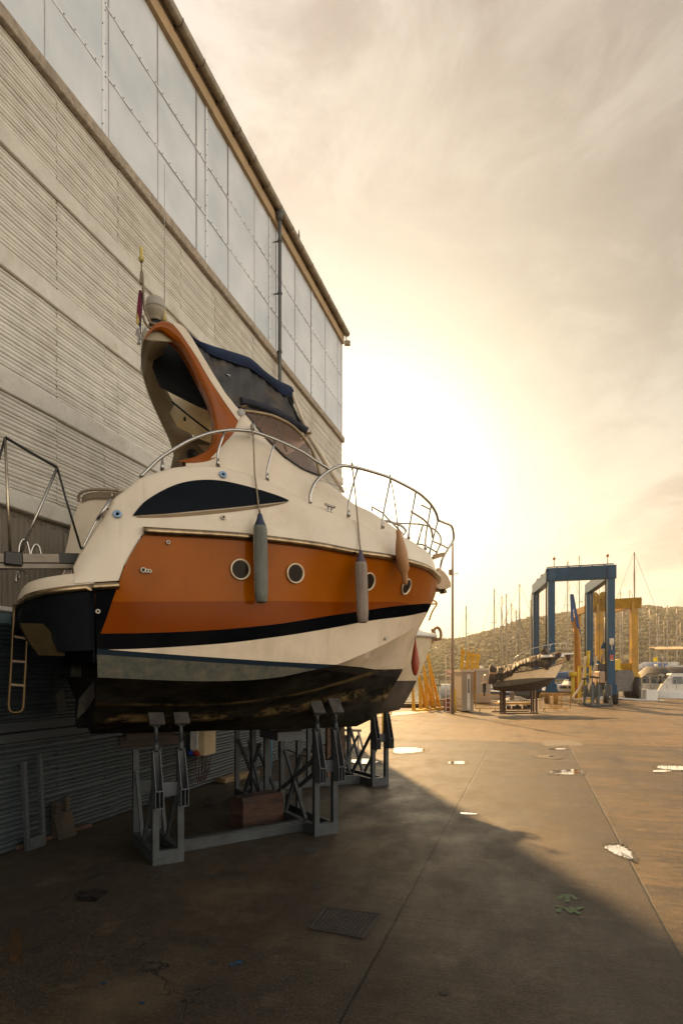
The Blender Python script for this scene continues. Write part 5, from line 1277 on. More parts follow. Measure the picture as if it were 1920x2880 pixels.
def padheight(a, p): # underside of hull at station a, offset p
    t = min(1, abs(p)/max(.01, bc(a))); return (zk0+(zk1-zk0)*(a-1)/3.9)*(1-t)+ZC(a)*t
def cr(a, p, ln, w, hp, label, **k):
    pz_ = padheight(a+w/2, p)-.035-.04; return cradle_stand(bw(a, p, 0), ln, w, hp, pz_, label, **k)
wA = .36
ca = cr(A_[0], A_[1], 1.15, wA, 1.30, 'grey steel cradle nearest the camera under the yacht stern, tied by a long floor beam', hfar=1.2)
# long tie beam to the next stand, part of the first cradle
q = MB(); L_AB = B_[0]-A_[0]-wA; dp_ = B_[1]-A_[1]
q.bar((wA, .42, .075), (wA+L_AB, .42+dp_*.9, .075), .09, .15); q.box((wA, .36, .151), (wA+L_AB, .37+.02, .156)); q.build('tie_beam', M_GAL, ca)
cb = cr(B_[0], B_[1], 3.1, wA, 1.42, 'grey steel cradle in the middle, spanning right under the hull with timber keel blocks', hfar=1.35, pad_tilt=50)
M_TIM = mat('old_timber', (.030, .017, .011), .9, var=.35, scale=4, stretch=(.3, 3, 3), bump=.6, bscale=12)
# inner posts of the middle cradle around the keel
for i, (x, y) in enumerate(((.04, 1.15), (.32, 1.15), (.04, 1.75), (.32, 1.75), (.04, 2.3), (.32, 2.3))):
    q = MB(); q.box((x-.035, y-.035, .146), (x+.035, y+.035, 1.18 if i < 4 else 1.3)); q.build('post', M_GAL, cb)
for y0, y1 in ((.35, 1.05), (1.0, .5), (1.9, 2.5), (2.7, 2.0)):
    q = MB(); q.bar((.04, y0, .16), (.04, y1, 1.05), .04, .05); q.build('brace', M_GAL, cb)
q = MB(); q.box((-.05, 1.1, 1.18), (.42, 1.8, 1.31)); q.build('keel_bearer', M_GAL2, cb)
q = MB(); q.cbox((.18, 1.42, 1.315+.05), (.62, .34, .10), .05, .01); q.cbox((.2, 1.45, 1.42), (.5, .26, .06), -.03, .01); q.build('keel_block', M_TIM, cb)
q = MB(); q.box((-.02, -.035+1.15-A_[1]*0, 1.2), (wA+.02, 1.12, 1.27)); q.build('keel_bearer', M_GAL, ca)
q = MB(); kz = zk0; q.cbox((.18, .95, 1.27+.065), (.75, .22, .13), -.1, .01); q.cbox((.16, .95, 1.405), (.6, .2, .10), .06, .01); q.build('keel_block', M_TIM, ca)
cc_ = cr(C_[0]-.30, C_[1], 1.5, .38, 1.42, 'grey steel cradle furthest forward, under the bow, half in the sun with rusty screw jacks', hfar=1.35, rust=True)
q = MB(); q.bar((0, .5, .08), (-2.1, .72, .08), .10, .16); q.build('tie_beam', M_GAL, cc_)
for x in (-.65, -.35):
    q = MB(); q.box((x-.04, .55, .16), (x+.04, .63, 1.30)); q.build('post', M_RUST, cc_)
q = MB(); q.bar((-.36, .6, .2), (-.02, .5, .95), .04, .04); q.build('brace', M_GAL, cc_)
for x in (-1.05, -.92):
    q = MB(); q.box((x-.035, .62, .16), (x+.035, .69, 1.25)); q.build('post', M_GAL, cc_)
q = MB(); q.cbox((-.5, .6, 1.36), (.5, .26, .11), .1, .01); q.build('keel_block', M_TIM, cc_)

# ------------------------------------------------------------------ odds and ends on the ground by the shed
def prop(name, loc_, rz, label, cat, group=None): return empty(name, loc_, rz, label, cat, group)
def solo(q, name, m, label, cat, group=None, loc_=None):
    o = q.build(name, m); return tag(o, label, cat, group)
# big squared balk of timber resting on the tie beam
a, b = gp(684, 2338), gp(797, 2312); d = (b-a).normalized(); nrm = Vector((-d.y, d.x, 0)); ln = (b-a).length
q = MB(); rings = []
for t in (0, .02, .5, .98, 1):
    s = .97 if t in (0, 1) else 1; h = .44; wd = .30; c = a.lerp(b, t)
    rings.append([c+nrm*x*wd+ZV*(.01+z*h) for x, z in ((.03, 0), (.97, 0), (1.0, .04), (1.0, .9*s), (.92, s), (.08, s), (0, .90*s), (0, .04))])
q.loft(rings, True, True); solo(q, 'timber_balk', mat('dark_balk', (.055, .022, .012), .85, var=.4, scale=3, stretch=(1, 1, 4), bump=.7, bscale=10, dirt=(.04, .02, .012), damt=.6), 'thick dark brown timber balk standing on edge against the middle cradle', 'timber')
q = MB(); c = gp(587, 2262); q.cbox(c+Vector((0, 0, .055)), (.10, .16, .11), .5, .012); solo(q, 'wood_offcut', mat('block_black', (.02, .016, .012), .85), 'small black wood block lying on the concrete between cradle and wall', 'wood block')
# planks along the wall foot
def planks(u0, v0, u1, v1, w, h, n, m, label, cat, off=.0):
    a, b = gp(u0, v0), gp(u1, v1); q = MB()
    for i in range(n): q.bar(a+Vector((off*i*.02, 0, h/2+.005+i*(h+.004))), b+Vector((-.01*i, .05*i, h/2+.005+i*(h+.004))), w, h)
    return solo(q, 'timber_plank', m, label, cat)
planks(620, 2202, 716, 2180, .26, .042, 2, mat('pale_plank', (.30, .20, .10), .85, var=.3, scale=6, stretch=(1, .2, 1), dirt=(.08, .06, .04)), 'short pale planks, two thick, lying by the shed wall below the electricity cabinet', 'planks')
planks(40, 2391, 252, 2325, .10, .05, 1, mat('red_plank', (.06, .033, .018), .85, var=.3, scale=6), 'long reddish plank lying at the foot of the shed wall', 'plank')
q = MB(); q.bar(gp(-60, 2412)+ZV*.06, gp(22, 2392)+ZV*.06, .14, .12); solo(q, 'timber_plank', M_TIM, 'dark timber end at the very left edge by the shed wall', 'plank')
# steel channel frame leaning on the wall
a, b = gp(78, 2392), gp(122, 2376); e = prop('channel_frame', a, 0, 'grey perforated steel channel frame leaning upright on the dark shed wall', 'steel frame'); T = Matrix.Translation(-a)
for i, (p, h) in enumerate(((a, 1.10), (b, 1.16))):
    tpp = p+Vector((-.06, .0, h)); q = MB(); q.bar(p, tpp, .05, .05, up=(1, 0, 0))
    for k in range(14): c = p.lerp(tpp, .12+k*.06); q.cbox(c+Vector((.028, 0, 0)), (.004, .015, .02))
    q.build('upright', M_GAL, e, T)
q = MB(); q.bar(a+ZV*.07, b+ZV*.07, .08, .16); q.build('foot_plate', M_GAL, e, T)
# leaning board and stumps
a = gp(168, 2364); e = prop('wood_pile', a, 0, 'heap of rough brown boards and a stump leaning on the wall beside the channel frame', 'boards'); T = Matrix.Translation(-a)
M_BRD = mat('rough_board', (.045, .032, .018), .9, var=.45, scale=3, stretch=(1, 1, .4), bump=.5, dirt=(.04, .03, .02), damt=.7)
q = MB(); b = gp(217, 2347); q.add([a, b, b+Vector((-.1, .02, .30)), a+Vector((-.10, .0, .34))], [(0, 1, 2, 3)]); q.prism([a, b, b+Vector((-.12, .02, .30)), a+Vector((-.12, .0, .36))], (-.035, .01, 0)); q.build('board', M_BRD, e, T)
q = MB(); q.cbox(a+Vector((-.12, .08, .24)), (.10, .12, .48), .2, .01); q.build('stump', M_TIM, e, T)
q = MB(); q.cbox(a+Vector((-.13, .28, .26)), (.06, .05, .52), .1, .005); q.build('batten', M_BRD, e, T)
# blue pole and small red clamp beyond the middle cradle
q = MB(); c = gp(762, 2162); q.tube([c, c+ZV*1.25], .035, 8); solo(q, 'blue_pole', mat('blue_pole', (.02, .20, .36), .5), 'bright blue pole standing against the wall behind the middle cradle', 'pole')
# trestle, scrap and steps in the gap between the hull and the wall's end
def trestle(u, v, w, h, m, label, name='trestle', n=2):
    c = gp(u, v); e = prop(name, c, TH*0, label, 'trestle'); 
    q = MB(); q.box((-w/2, -.05, h-.06), (w/2, .05, h)); q.build('top_bar', m, e)
    for s in (-1, 1):
        for t in (-1, 1): q = MB(); q.bar((s*w*.4, 0, h-.05), (s*w*.48, t*.28, 0), .04, .05); q.build('leg', m, e)
    return e
trestle(975, 2110, .85, .60, mat('grey_trestle', (.30, .27, .23), .7), 'low grey steel trestle standing beyond the cradles at the end of the shed')
c = gp(920, 2150); q = MB(); random.seed(9); e = prop('scrap_heap', c, 0, 'heap of broken boards and orange scrap seen between the cradle posts', 'scrap')
for i in range(9):
    a = Vector((random.uniform(-.5, .5), random.uniform(-.4, .4), .02+.05*i)); b = a+Vector((random.uniform(-.8, .8), random.uniform(-.4, .4), random.uniform(-.02, .2)))
    q = MB(); q.bar(a, b, .10, .03); q.build('board', [M_BRD, mat('pale_scrap', (.45, .36, .25), .8), M_TIM][i % 3], e)
q = MB(); q.cbox((.1, .1, .3), (.3, .25, .22), .6, .02); q.build('crate', mat('rust_orange', (.35, .12, .05), .8), e)
c = gp(950, 2150); e = prop('step_ladder', c, .4, 'thin dark step ladder standing beyond the middle cradle', 'ladder')
for s in (-1, 1): q = MB(); q.bar((s*.2, 0, 0), (s*.14, .35, 1.35), .035, .05); q.build('rail', M_RUST, e); q = MB(); q.bar((s*.2, .75, 0), (s*.14, .35, 1.35), .03, .03); q.build('strut', M_RUST, e)
for k in range(1, 5): q = MB(); q.box((-.19, .07*k-.03, .27*k), (.19, .07*k+.05, .27*k+.03)); q.build('step', M_GAL, e)
# ------------------------------------------------------------------ second boat behind, only its bow in view
def fb(u, v, F): return pz(u, v, F)
def hull_loft(name, stations, mats, parent, T=None):
    """stations: list of rings (keel..sheer) as world points on one side, mirrored by caller"""
    pass
def simple_boat(org, heading, L, B, D, deckh=.5, label='', name='moored_boat', cat='boat', group=None, hull=(.75, .73, .68), bottom=None, boot=None, z0=-.35, sheer=.35, cabin=None, stripe=None, blunt=.5, parts=True):
    """displacement hull lofted from ten stations; x ahead, y port, z up from the waterline"""
    e = empty(name, org, heading, label, cat, group)
    hm = mat('gel_%d_%d_%d' % tuple(int(c*100) for c in hull), hull, .3, var=.06, coat=.2)
    st = []
    N = 14
    for i in range(N+1):
        t = i/N; x = -L/2+L*t; b = B/2*(1-max(0, (t-blunt)/(1-blunt))**2.2)*(.88+.12*min(1, t*3)); zs = D+sheer*t*t; k = z0+ (D*.9-z0)*max(0, (t-.78)/.22)**2.0
        bb = b*.82; zc = z0+.42*(D-z0)+(D*.3)*max(0, t-.6)
        st.append([(x-.25*(1-t)*.0+max(0, t-.85)*L*.0, y, z) for y, z in ((0, k), (bb*.55, k+(zc-k)*.5), (bb, max(zc, k)), (b*.96, max((zc+zs)/2, k)), (b, zs))])
    ring = lambda s: [Vector((x, -y, z)) for x, y, z in s]+[Vector((x, y, z)) for x, y, z in s[::-1]]
    q = MB(); q.loft([ring(s) for s in st], False, False, True); r0 = ring(st[0]); q.add(r0, [tuple(range(len(r0)))]); q.build('hull', hm, e)
    q = MB(); q.loft([[Vector((s[-1][0], y, s[-1][2]-.02+.04*(1-abs(y)/max(.01, s[-1][1])))) for y in (-s[-1][1]*.98, 0, s[-1][1]*.98)] for s in st], False, False, True); q.build('deck', mat('moored_deck', (.62, .58, .50), .5), e)
    if stripe:
        q = MB()
        for sg in (-1, 1): q.loft([[Vector((s[3][0], sg*(s[3][1]+.012), s[3][2]-.02)), Vector((s[4][0], sg*(s[4][1]+.012), s[4][2]-.10))] for s in st[:-1]], False)
        q.build('stripe', mat('stripe_%d' % int(stripe[2]*100), stripe, .4), e)
    return e, st
def cabin_block(e, x0, x1, w, z, h, m, glass=None, rake=.5, name='cabin', wins=3):
    q = MB(); rk = h*rake
    q.loft([[Vector((x0, -w/2, z)), Vector((x1, -w/2*.9, z)), Vector((x1, w/2*.9, z)), Vector((x0, w/2, z))],
            [Vector((x0+rk*.1, -w/2*.97, z+h*.45)), Vector((x1-rk*.6, -w/2*.85, z+h*.45)), Vector((x1-rk*.6, w/2*.85, z+h*.45)), Vector((x0+rk*.1, w/2*.97, z+h*.45))],
            [Vector((x0+rk*.3, -w/2*.86, z+h)), Vector((x1-rk*1.6, -w/2*.72, z+h)), Vector((x1-rk*1.6, w/2*.72, z+h)), Vector((x0+rk*.3, w/2*.86, z+h))]], True, True)
    o = q.build(name, m, e)
    if glass:
        ln = x1-x0-rk*1.8
        for s in (-1, 1):
            for k in range(wins):
                a = x0+.2+ln*k/wins; b = a+ln/wins-.12; q = MB()
                q.add([(a, s*(w/2*.965+.012), z+h*.50), (b, s*(w/2*.955+.012), z+h*.50), (b, s*(w/2*.90+.012), z+h*.84), (a+.05, s*(w/2*.90+.012), z+h*.84)], [(0, 1, 2, 3)]); q.build('window', glass, o)
        q = MB(); q.add([(x1-rk*.7+.03, -w*.38, z+h*.5), (x1-rk*.7+.03, w*.38, z+h*.5), (x1-rk*1.5+.03, w*.33, z+h*.92), (x1-rk*1.5+.03, -w*.33, z+h*.92)], [(0, 1, 2, 3)]); q.build('windscreen', glass, o)
    return o
M_WHT = mat('boat_white', (.70, .67, .60), .35, var=.05, coat=.2); M_DG = mat('boat_glass', (.02, .03, .035), .12, coat=.4)
M_SPAR = mat('mast_alloy', (.34, .29, .22), .45, .3, var=.1); M_WIRE = mat('rigging', (.12, .10, .08), .5, .5)
def rails(e, x0, x1, b0, b1, z, h=.6, n=5, m=None):
    q = MB()
    for s in (-1, 1):
        top = [Vector((x0+(x1-x0)*i/n, s*(b0+(b1-b0)*(i/n)**2), z+h+.05*i/n)) for i in range(n+1)]; q.tube(top, .018, 5)
        for p in top: q.tube([p, p-Vector((0, 0, h))], .014, 5)
    q.tube([Vector((x1, -b1, z+h+.05)), Vector((x1+.15, 0, z+h+.08)), Vector((x1, b1, z+h+.05))], .018, 5); q.build('rail', m or M_STL, e)

# the white bow behind the yacht
F2 = 12.0; S2 = F2/15.0
tip = fb(1217, 1788, F2); hd = brz
brz2 = brz-R_(22); d2 = Vector((math.cos(brz2), math.sin(brz2), 0))
bow2 = empty('white_motorboat', Vector((tip.x, tip.y, 0))-d2*2.5, brz2, 'white boat with a dark bottom behind the yacht, its anchor showing past the bow', 'motorboat')
Mi = Matrix.Rotation(-brz2, 4, 'Z')@Matrix.Translation(-Vector(bow2.location))
def b2(u, v, y=0.0):
    # point on the other boat's centre plane (offset y to port)
    n_ = Vector((-d2.y, d2.x, 0)); o_ = Vector(bow2.location)+n_*y; k = (u-U0)/FPX; dr = C(1, k, (VH-v)/FPX); t = o_.dot(n_)/dr.dot(n_); w_ = dr*t; w_.z = HC+(VH-v)/FPX*t
    return Mi@w_
stem2 = [b2(1217, 1788), b2(1207, 1823), b2(1195, 1858), b2(1171, 1914), b2(1156, 1945), b2(1131, 1986), b2(1112, 2004), b2(1057, 2009)]
zt2, zb2 = stem2[0].z, stem2[-1].z
fx = pchip_sorted([p.z for p in stem2], [p.x for p in stem2]); q = MB(); rr = []
M_H2 = mat('second_hull', (.60, .49, .33), .35, var=.06, coat=.2); M_B2 = mat('second_bottom', (.075, .052, .036), .8, var=.3, scale=3)
zw2 = b2(1171, 1914).z
def side2(z, i, n=16):
    t = i/n; h = (z-zb2)/(zt2-zb2); x = fx(z)-4.4*t; b = 1.55*(min(1, (4.4*t/ (3.4+1.6*(1-h)))) )**.62*(.30+.70*min(1, h*1.6)**.75); return x, b
for part, (za, zb_), m_ in (('hull_topside', (zw2, zt2), M_H2), ('hull_bottom', (zb2, zw2), M_B2)):
    q = MB()
    for s in (-1, 1):
        rr = []
        for j in range(9):
            z = za+(zb_-za)*j/8; rr.append([Vector((side2(z, i)[0], s*side2(z, i)[1], z)) for i in range(17)])
        q.loft(rr, False, False, True)
    q.build(part, m_, bow2)
q = MB()
for s in (-1, 1): q.tube([Vector((side2(zt2, i)[0]+.03, s*(side2(zt2, i)[1]+.02), zt2)) for i in range(17)], .05, 8)
q.build('gunwale', M_WHT, bow2)
q = MB(); rr = []
for i in range(17):
    x, b = side2(zt2, i); hh = .55*min(1, i/5); rr.append([Vector((x, -b, zt2)), Vector((x-.05, -b*.9, zt2+hh*.8)), Vector((x-.1, 0, zt2+hh)), Vector((x-.05, b*.9, zt2+hh*.8)), Vector((x, b, zt2))])
q.loft(rr, False, False, True); q.build('foredeck', M_WHT, bow2)
q = MB(); q.tube(smooth_path([b2(1206, 1745), b2(1215, 1720), b2(1228, 1698), b2(1218, 1689), b2(1206, 1692)], 4), .018, 6); q.tube([b2(1210, 1699), b2(1228, 1698)], .018, 6); q.build('pulpit', mat('brass_rail', (.45, .28, .12), .35, .8), bow2)
q = MB(); q.tube(smooth_path([b2(1217, 1785), b2(1221, 1770), b2(1230, 1765), b2(1238, 1775), b2(1239, 1792), b2(1232, 1797), b2(1224, 1800)], 4), .03, 6); q.prism([b2(1215, 1768), b2(1224, 1776), b2(1230, 1797), b2(1216, 1810), b2(1219, 1790)], (0, .10, 0)); q.build('anchor', mat('anchor_brown', (.30, .17, .08), .5, .4), bow2)
Tp = bow2.matrix_basis@b2(1167, 1800, -.95)
fr2 = empty('red_fender', Matrix.LocRotScale(bow2.location, bow2.rotation_euler.to_quaternion(), None)@(b2(1167, 1799, -1.1)), 0, 'small red fender hanging against the white boat behind the yacht', 'fender')
kf = 15.5/FPX
q = MB(); q.lathe([(.01, 0), (.02, -.06), (5*kf*1.2, -28*kf), (8.5*kf, -45*kf), (7*kf, -58*kf), (.035, -68*kf), (.01, -71*kf)], (0, 0, 0), 'Z', 14); q.build('fender_body', mat('fender_red', (.35, .05, .015), .5), fr2)
q = MB(); q.tube([(0, 0, 0), (.05, .05, .7)], .01, 5); q.build('fender_rope', M_ROPE, fr2)
# its own cradle foot seen behind
for u, v in ((1045, 2140),):
    pass

# ------------------------------------------------------------------ charred little boat on a cradle in the yard
FS = 32.5
def ps(u, v, dF=0.0): return pz(u, v, FS+dF)
base = C(FS, (1480-U0)/FPX*FS, 0); hd2 = TH*1.0
sb = empty('burnt_motorboat', base, 0, 'small cream motorboat with a dark ragged tarpaulin melted over its deck, on a rusty cradle', 'motorboat'); Ts = Matrix.Translation(-base)
# centre line runs to the right and slightly away: depth grows towards the bow
def sp_(u, v, side): # side -1 near, +1 far
    t = (u-1378)/(1590-1378); half = .95*max(0, 1-max(0, (t-.45)/.55)**2.2); return pz(u, v, FS+1.2*t+side*half)
def lerpf(pts): return pchip([p[0] for p in pts], [p[1] for p in pts])
sheer = lerpf([(1376, 1890), (1405, 1893), (1447, 1889), (1500, 1882), (1545, 1873), (1580, 1856), (1589, 1843)])
rub = lerpf([(1376, 1897), (1405, 1897), (1447, 1892), (1500, 1884), (1545, 1876), (1580, 1866), (1584, 1863)])
wl = lerpf([(1380, 1917), (1405, 1915.5), (1447, 1911), (1500, 1907), (1545, 1906), (1560, 1906), (1566, 1904)])
chn = lerpf([(1384, 1932), (1405, 1931), (1447, 1926), (1500, 1918), (1530, 1911), (1550, 1908), (1560, 1906.5)])
kel = lerpf([(1388, 1941), (1410, 1944), (1447, 1945), (1490, 1943), (1520, 1936), (1541, 1927), (1556, 1910)])
def stripb(name, f0, f1, u00, u01, u10, u11, m, n=26, side0=-1, side1=-1, k=4):
    q = MB()
    for s in (-1, 1):
        rr = []
        for i in range(n+1):
            t = i/n; ua, ub = u00+(u01-u00)*t, u10+(u11-u10)*t; A_, B_ = sp_(ua, f0(ua), s*abs(side0)), sp_(ub, f1(ub), s*abs(side1)); rr.append([A_.lerp(B_, j/k) for j in range(k+1)])
        q.loft(rr, False, False, True)
    return q.build(name, m, sb, Ts)
M_C3 = mat('burnt_cream', (.66, .48, .27), .45, var=.08, dirt=(.22, .14, .07), dscale=1.5, damt=.6); M_C3b = mat('burnt_orange', (.40, .19, .05), .5, var=.2, dirt=(.08, .04, .02), damt=.6)
stripb('topside_upper', sheer, rub, 1376, 1589, 1376, 1584, M_C3b); stripb('topside', rub, wl, 1376, 1584, 1380, 1561, M_C3, side1=.92)
stripb('boot_band', wl, chn, 1380, 1561, 1384, 1559, mat('burnt_boot', (.10, .075, .05), .8, var=.3, scale=3), side0=.92, side1=.85); stripb('bottom', chn, kel, 1384, 1559, 1388, 1556, mat('burnt_bottom', (.045, .028, .018), .85, var=.3), side0=.85, side1=0)
q = MB(); L_ = [sp_(1376, 1870, -1), sp_(1380, 1917, -.92), sp_(1384, 1932, -.85), sp_(1388, 1941, 0), sp_(1384, 1932, .85), sp_(1380, 1917, .92), sp_(1376, 1870, 1)]; q.add(L_, [tuple(range(7))]); q.build('transom', mat('burnt_transom', (.05, .033, .022), .8, var=.4, bump=.6), sb, Ts)
q = MB(); q.tube([sp_(1447, 1891.5, -1.03), sp_(1500, 1884, -1.03), sp_(1545, 1875.5, -1.03), sp_(1582, 1864.5, -1.0)], .035, 6); q.build('rub_rail', mat('dark_rub', (.10, .06, .03), .6), sb, Ts)
# swim step and outboard bracket at the stern
q = MB(); q.loft([[ps(1352, 1920, y), ps(1380, 1908, y), ps(1380, 1916, y), ps(1354, 1924, y)] for y in (-.9, .9)], True, True); q.build('stern_step', M_C3, sb, Ts)
q = MB(); q.tube(smooth_path([ps(1356, 1915, -.6), ps(1358, 1903, -.6), ps(1368, 1897, -.6), ps(1372, 1905, -.6)], 3), .03, 6); q.build('stern_hoop', M_STL2, sb, Ts)
q = MB(); q.cbox(ps(1361, 1934)-Vector((0, 0, 0)), (.16, .2, .5), .2, .03); q.bar(ps(1361, 1940), ps(1361, 1958), .08); q.build('outboard_leg', mat('leg_black', (.04, .025, .018), .6), sb, Ts)
# tarpaulin: a crumpled skin over the deck, ragged lower hem
random.seed(12); q = MB(); rr = []
tt = lerpf([(1374, 1874), (1382, 1868), (1392, 1876), (1410, 1873), (1440, 1866), (1470, 1855), (1500, 1845), (1530, 1838), (1560, 1836), (1578, 1836)])
hem = lerpf([(1374, 1926), (1385, 1924), (1400, 1914), (1412, 1916), (1425, 1905), (1436, 1903), (1447, 1890), (1460, 1880), (1475, 1874), (1492, 1878), (1510, 1874), (1528, 1878), (1540, 1882), (1548, 1872), (1562, 1858), (1575, 1846)])
for i in range(121):
    u = 1374+204*i/120; v0 = tt(u)+random.uniform(-1.2, 1.2); v1 = hem(u)+random.uniform(-2.5, 2.5); r = []
    far_ = sp_(u, v0+12, 1.0); top_f = sp_(u, v0, .35); r += [far_, top_f]
    for j in range(9):
        t = j/8; s = -.2-.9*min(1, t*1.8); p = sp_(u, v0+(v1-v0)*t, s); r.append(p+Vector((random.uniform(-.02, .02), -.05+random.uniform(-.06, .06), random.uniform(-.03, .03))))
    rr.append(r)
q.loft(rr, False, False, True)
M_TARP = mat('scorched_tinted_tarp', (.038, .018, .008), .6, var=.5, scale=2.5, bump=.8, bscale=6, dirt=(.30, .17, .08), dscale=3.0, damt=.4, spec=.25); q.build('tarpaulin', M_TARP, sb, Ts)  # warm flare tint is put into the brown of base and patches
q = MB(); q.loft([[sp_(u, tt(u)+8+j*4, -.75) + Vector((0, -.12, 0)) for j in range(4)] for u in range(1526, 1580, 6)], False, False, True); 
q = MB(); rr = []
for u in range(1520, 1590, 5):
    t = (u-1520)/70; rr.append([sp_(u, 1841-4*t, .2), sp_(u, 1842-2*t, -.6), sp_(u, 1851-5*t, -1.02), sp_(u, 1846+t, -1.05)])
q.loft(rr, False, False, True); q.build('bow_deck', M_WHT, sb, Ts)
q = MB(); q.bar(ps(1570, 1840, 1.2), ps(1607, 1838, 1.4), .35, .08); q.build('bowsprit', M_WHT, sb, Ts)
q = MB(); q.lathe([(.02, -.28), (.10, -.2), (.16, 0), (.1, .12), (.03, .16)], ps(1597, 1846, 1.3), 'Z', 8); q.build('anchor', M_RUST, sb, Ts)
q = MB(); tr = smooth_path([ps(1432, 1868, -.8), ps(1450, 1848, -.8), ps(1480, 1830, -.7), ps(1515, 1819, -.4), ps(1560, 1810, .4), ps(1592, 1806.5, 1.0), ps(1604, 1806.5, 1.3)], 4); q.tube(tr, .022, 6); q.build('deck_rail', M_STL, sb, Ts)
for (ua, va, ub, vb, d_) in ((1488, 1828, 1484, 1852, -.6), (1547, 1813, 1541, 1843, .2), (1576, 1809, 1568, 1838, .7), (1594, 1807, 1586, 1838, 1.1)):
    q = MB(); q.tube([ps(ua, va, d_), ps(ub, vb, d_)], .018, 6); q.build('rail_stanchion', M_STL, sb, Ts)
q = MB(); q.prism([ps(1520, 1838, .5), ps(1529, 1820, .5), ps(1537, 1838, .5)], (.1, .3, 0)); q.build('folded_cover', M_TARP, sb, Ts)
# its cradle
cr2 = empty('rusty_cradle', gp(1455, 2008), 0, 'rusty brown cradle frame carrying the burnt motorboat', 'boat cradle'); Tc = Matrix.Translation(-Vector(cr2.location)); M_RB = mat('brown_frame', (.075, .042, .024), .8, .2, var=.3)
F3 = gp(1455, 2009).dot(C(1, 0, 0)); P3 = lambda u, v, d=0: pz(u, v, FS+d)
for d in (-.7, .9):
    q = MB(); q.bar(gp(1404, 2008)+C(d+.7, 0)*1, gp(1511, 2007)+C(d+.7, 0)*1, .14, .12); q.build('sill', M_RB, cr2, Tc)
for u in (1407, 1414, 1419, 1493, 1499, 1508):
    q = MB(); c = gp(u, 2006); q.bar(c, Vector((c.x, c.y, HC-(1946-VH)/FPX*FS+.25)), .085 if u not in (1414,) else .12); q.build('post', M_RB, cr2, Tc)
for u in (1409, 1417, 1495, 1505):
    q = MB(); c = gp(u, 1999); q.bar(c, Vector((c.x, c.y, 1.35)), .06); q.build('post', mat('grey_brown', (.28, .22, .16), .6), cr2, Tc)
q = MB(); c = pz(1439, 1946, FS+.2); q.cbox(c-Vector((0, 0, .22)), (.24, .2, .42), 0, .02); q.tube([c, pz(1439, 1926, FS+.2)], .03, 6); q.build('keel_prop', mat('prop_grey', (.20, .15, .11), .8), cr2, Tc)

# ------------------------------------------------------------------ yellow crowd barriers
M_YEL = mat('barrier_yellow', (.52, .26, .003), .5, .0, var=.15, dirt=(.3, .12, .01), damt=.4)
def barrier(u0, u1, v, label, n=16, h=1.0, dv=0, fold=0):
    a, b = gp(u0, v), gp(u1, v+dv); d = (b-a); L_ = d.length; e = empty('crowd_barrier', a, math.atan2(d.y, d.x), label, 'barrier', 'yellow crowd barriers in the yard')
    q = MB(); q.tube([(0, 0, .2), (0, 0, h-.08), (.08, 0, h), (L_-.08, 0, h), (L_, 0, h-.08), (L_, 0, .2)], .022, 8); q.tube([(0, 0, .2), (L_, 0, .2)], .02, 8); q.build('frame', M_YEL, e)
    q = MB()
    for i in range(1, n): q.tube([(L_*i/n, 0, .2), (L_*i/n, 0, h)], .009, 5)
    o = q.build('bars', M_YEL, e); o['kind'] = 'stuff' if n > 100 else 'part'; del o['kind']
    for x in (.25, L_-.25): q = MB(); q.tube([(x, -.25, .0), (x, 0, .2), (x, .25, .0)], .018, 6); q.build('foot', M_YEL, e)
    return e
barrier(1336, 1405, 2003, 'yellow crowd barrier between the grey sheds and the burnt motorboat cradle', 20)
barrier(1517, 1603, 2002, 'yellow crowd barrier in front of the blue boat hoist wheels', 22, 1.05)
barrier(1547, 1578, 1998, 'short yellow crowd barrier overlapping the one by the blue hoist', 8, 1.0)
barrier(1044, 1076, 2086, 'yellow crowd barrier glimpsed under the yacht bow between the cradles', 10, 1.05)
barrier(1078, 1100, 2022, 'yellow crowd barrier far under the bow, beyond the nearer one', 8, 1.05)

# ------------------------------------------------------------------ grey site cabins, ladder, lamp mast
FK = gp(1300, 2003).dot(C(1, 0, 0))
def cabin(name, u0, u1, us, vt, vb, F, label, depth=2.2, door=None):
    """box whose front spans u0..u1; us is where the left end wall's far edge shows"""
    a, b = pz(u0, vb, F), pz(u1, vb, F-.1); a.z = b.z = 0; H = HC+(VH-vt)/FPX*F; Lw = (b-a).length; e = empty(name, a, math.atan2((b-a).y, (b-a).x), label, 'site cabin')
    m = mat('cabin_grey', (.34, .28, .22), .6, var=.06, scale=2, dirt=(.22, .17, .12), damt=.4)
    back = pz(us, vb, F+depth); back.z = 0; bl = Matrix.Rotation(-e.rotation_euler.z, 3, 'Z')@(back-a)
    q = MB(); q.prism([(0, 0, .08), (Lw, 0, .08), (Lw+bl.x, bl.y, .08), (bl.x, bl.y, .08)], (0, 0, H-.2)); q.build('wall', m, e)
    q = MB(); q.prism([(-.05, -.06, H-.12), (Lw+.05, -.06, H-.12), (Lw+bl.x+.05, bl.y+.05, H-.12), (bl.x-.05, bl.y+.05, H-.12)], (0, 0, .12)); q.build('roof', mat('cabin_roof', (.50, .42, .33), .6), e)
    if door:
        x0, x1 = door; q = MB(); q.box((x0, -.03, .15), (x1, -.003, H-.25)); dd = q.build('door', mat('door_white', (.66, .64, .60), .5), e)
        q = MB(); q.box(((x0+x1)/2-.035, -.045, H*.45), ((x0+x1)/2+.035, -.028, H-.5)); q.build('door_window', MATS['boat_glass'], dd)
    q = MB()
    for i in range(1, 5): x = Lw*i/5; q.box((x-.01, -.012, .1), (x+.01, -.001, H-.13))
    q.build('wall_joint', mat('cabin_joint', (.25, .2, .15), .6), e)
    return e
cabin('site_cabin', 1297, 1331, 1272, 1884, 2001, FK, 'nearer grey site cabin with a tall narrow white door panel, behind the lamp mast', 2.6, (.30, .48))
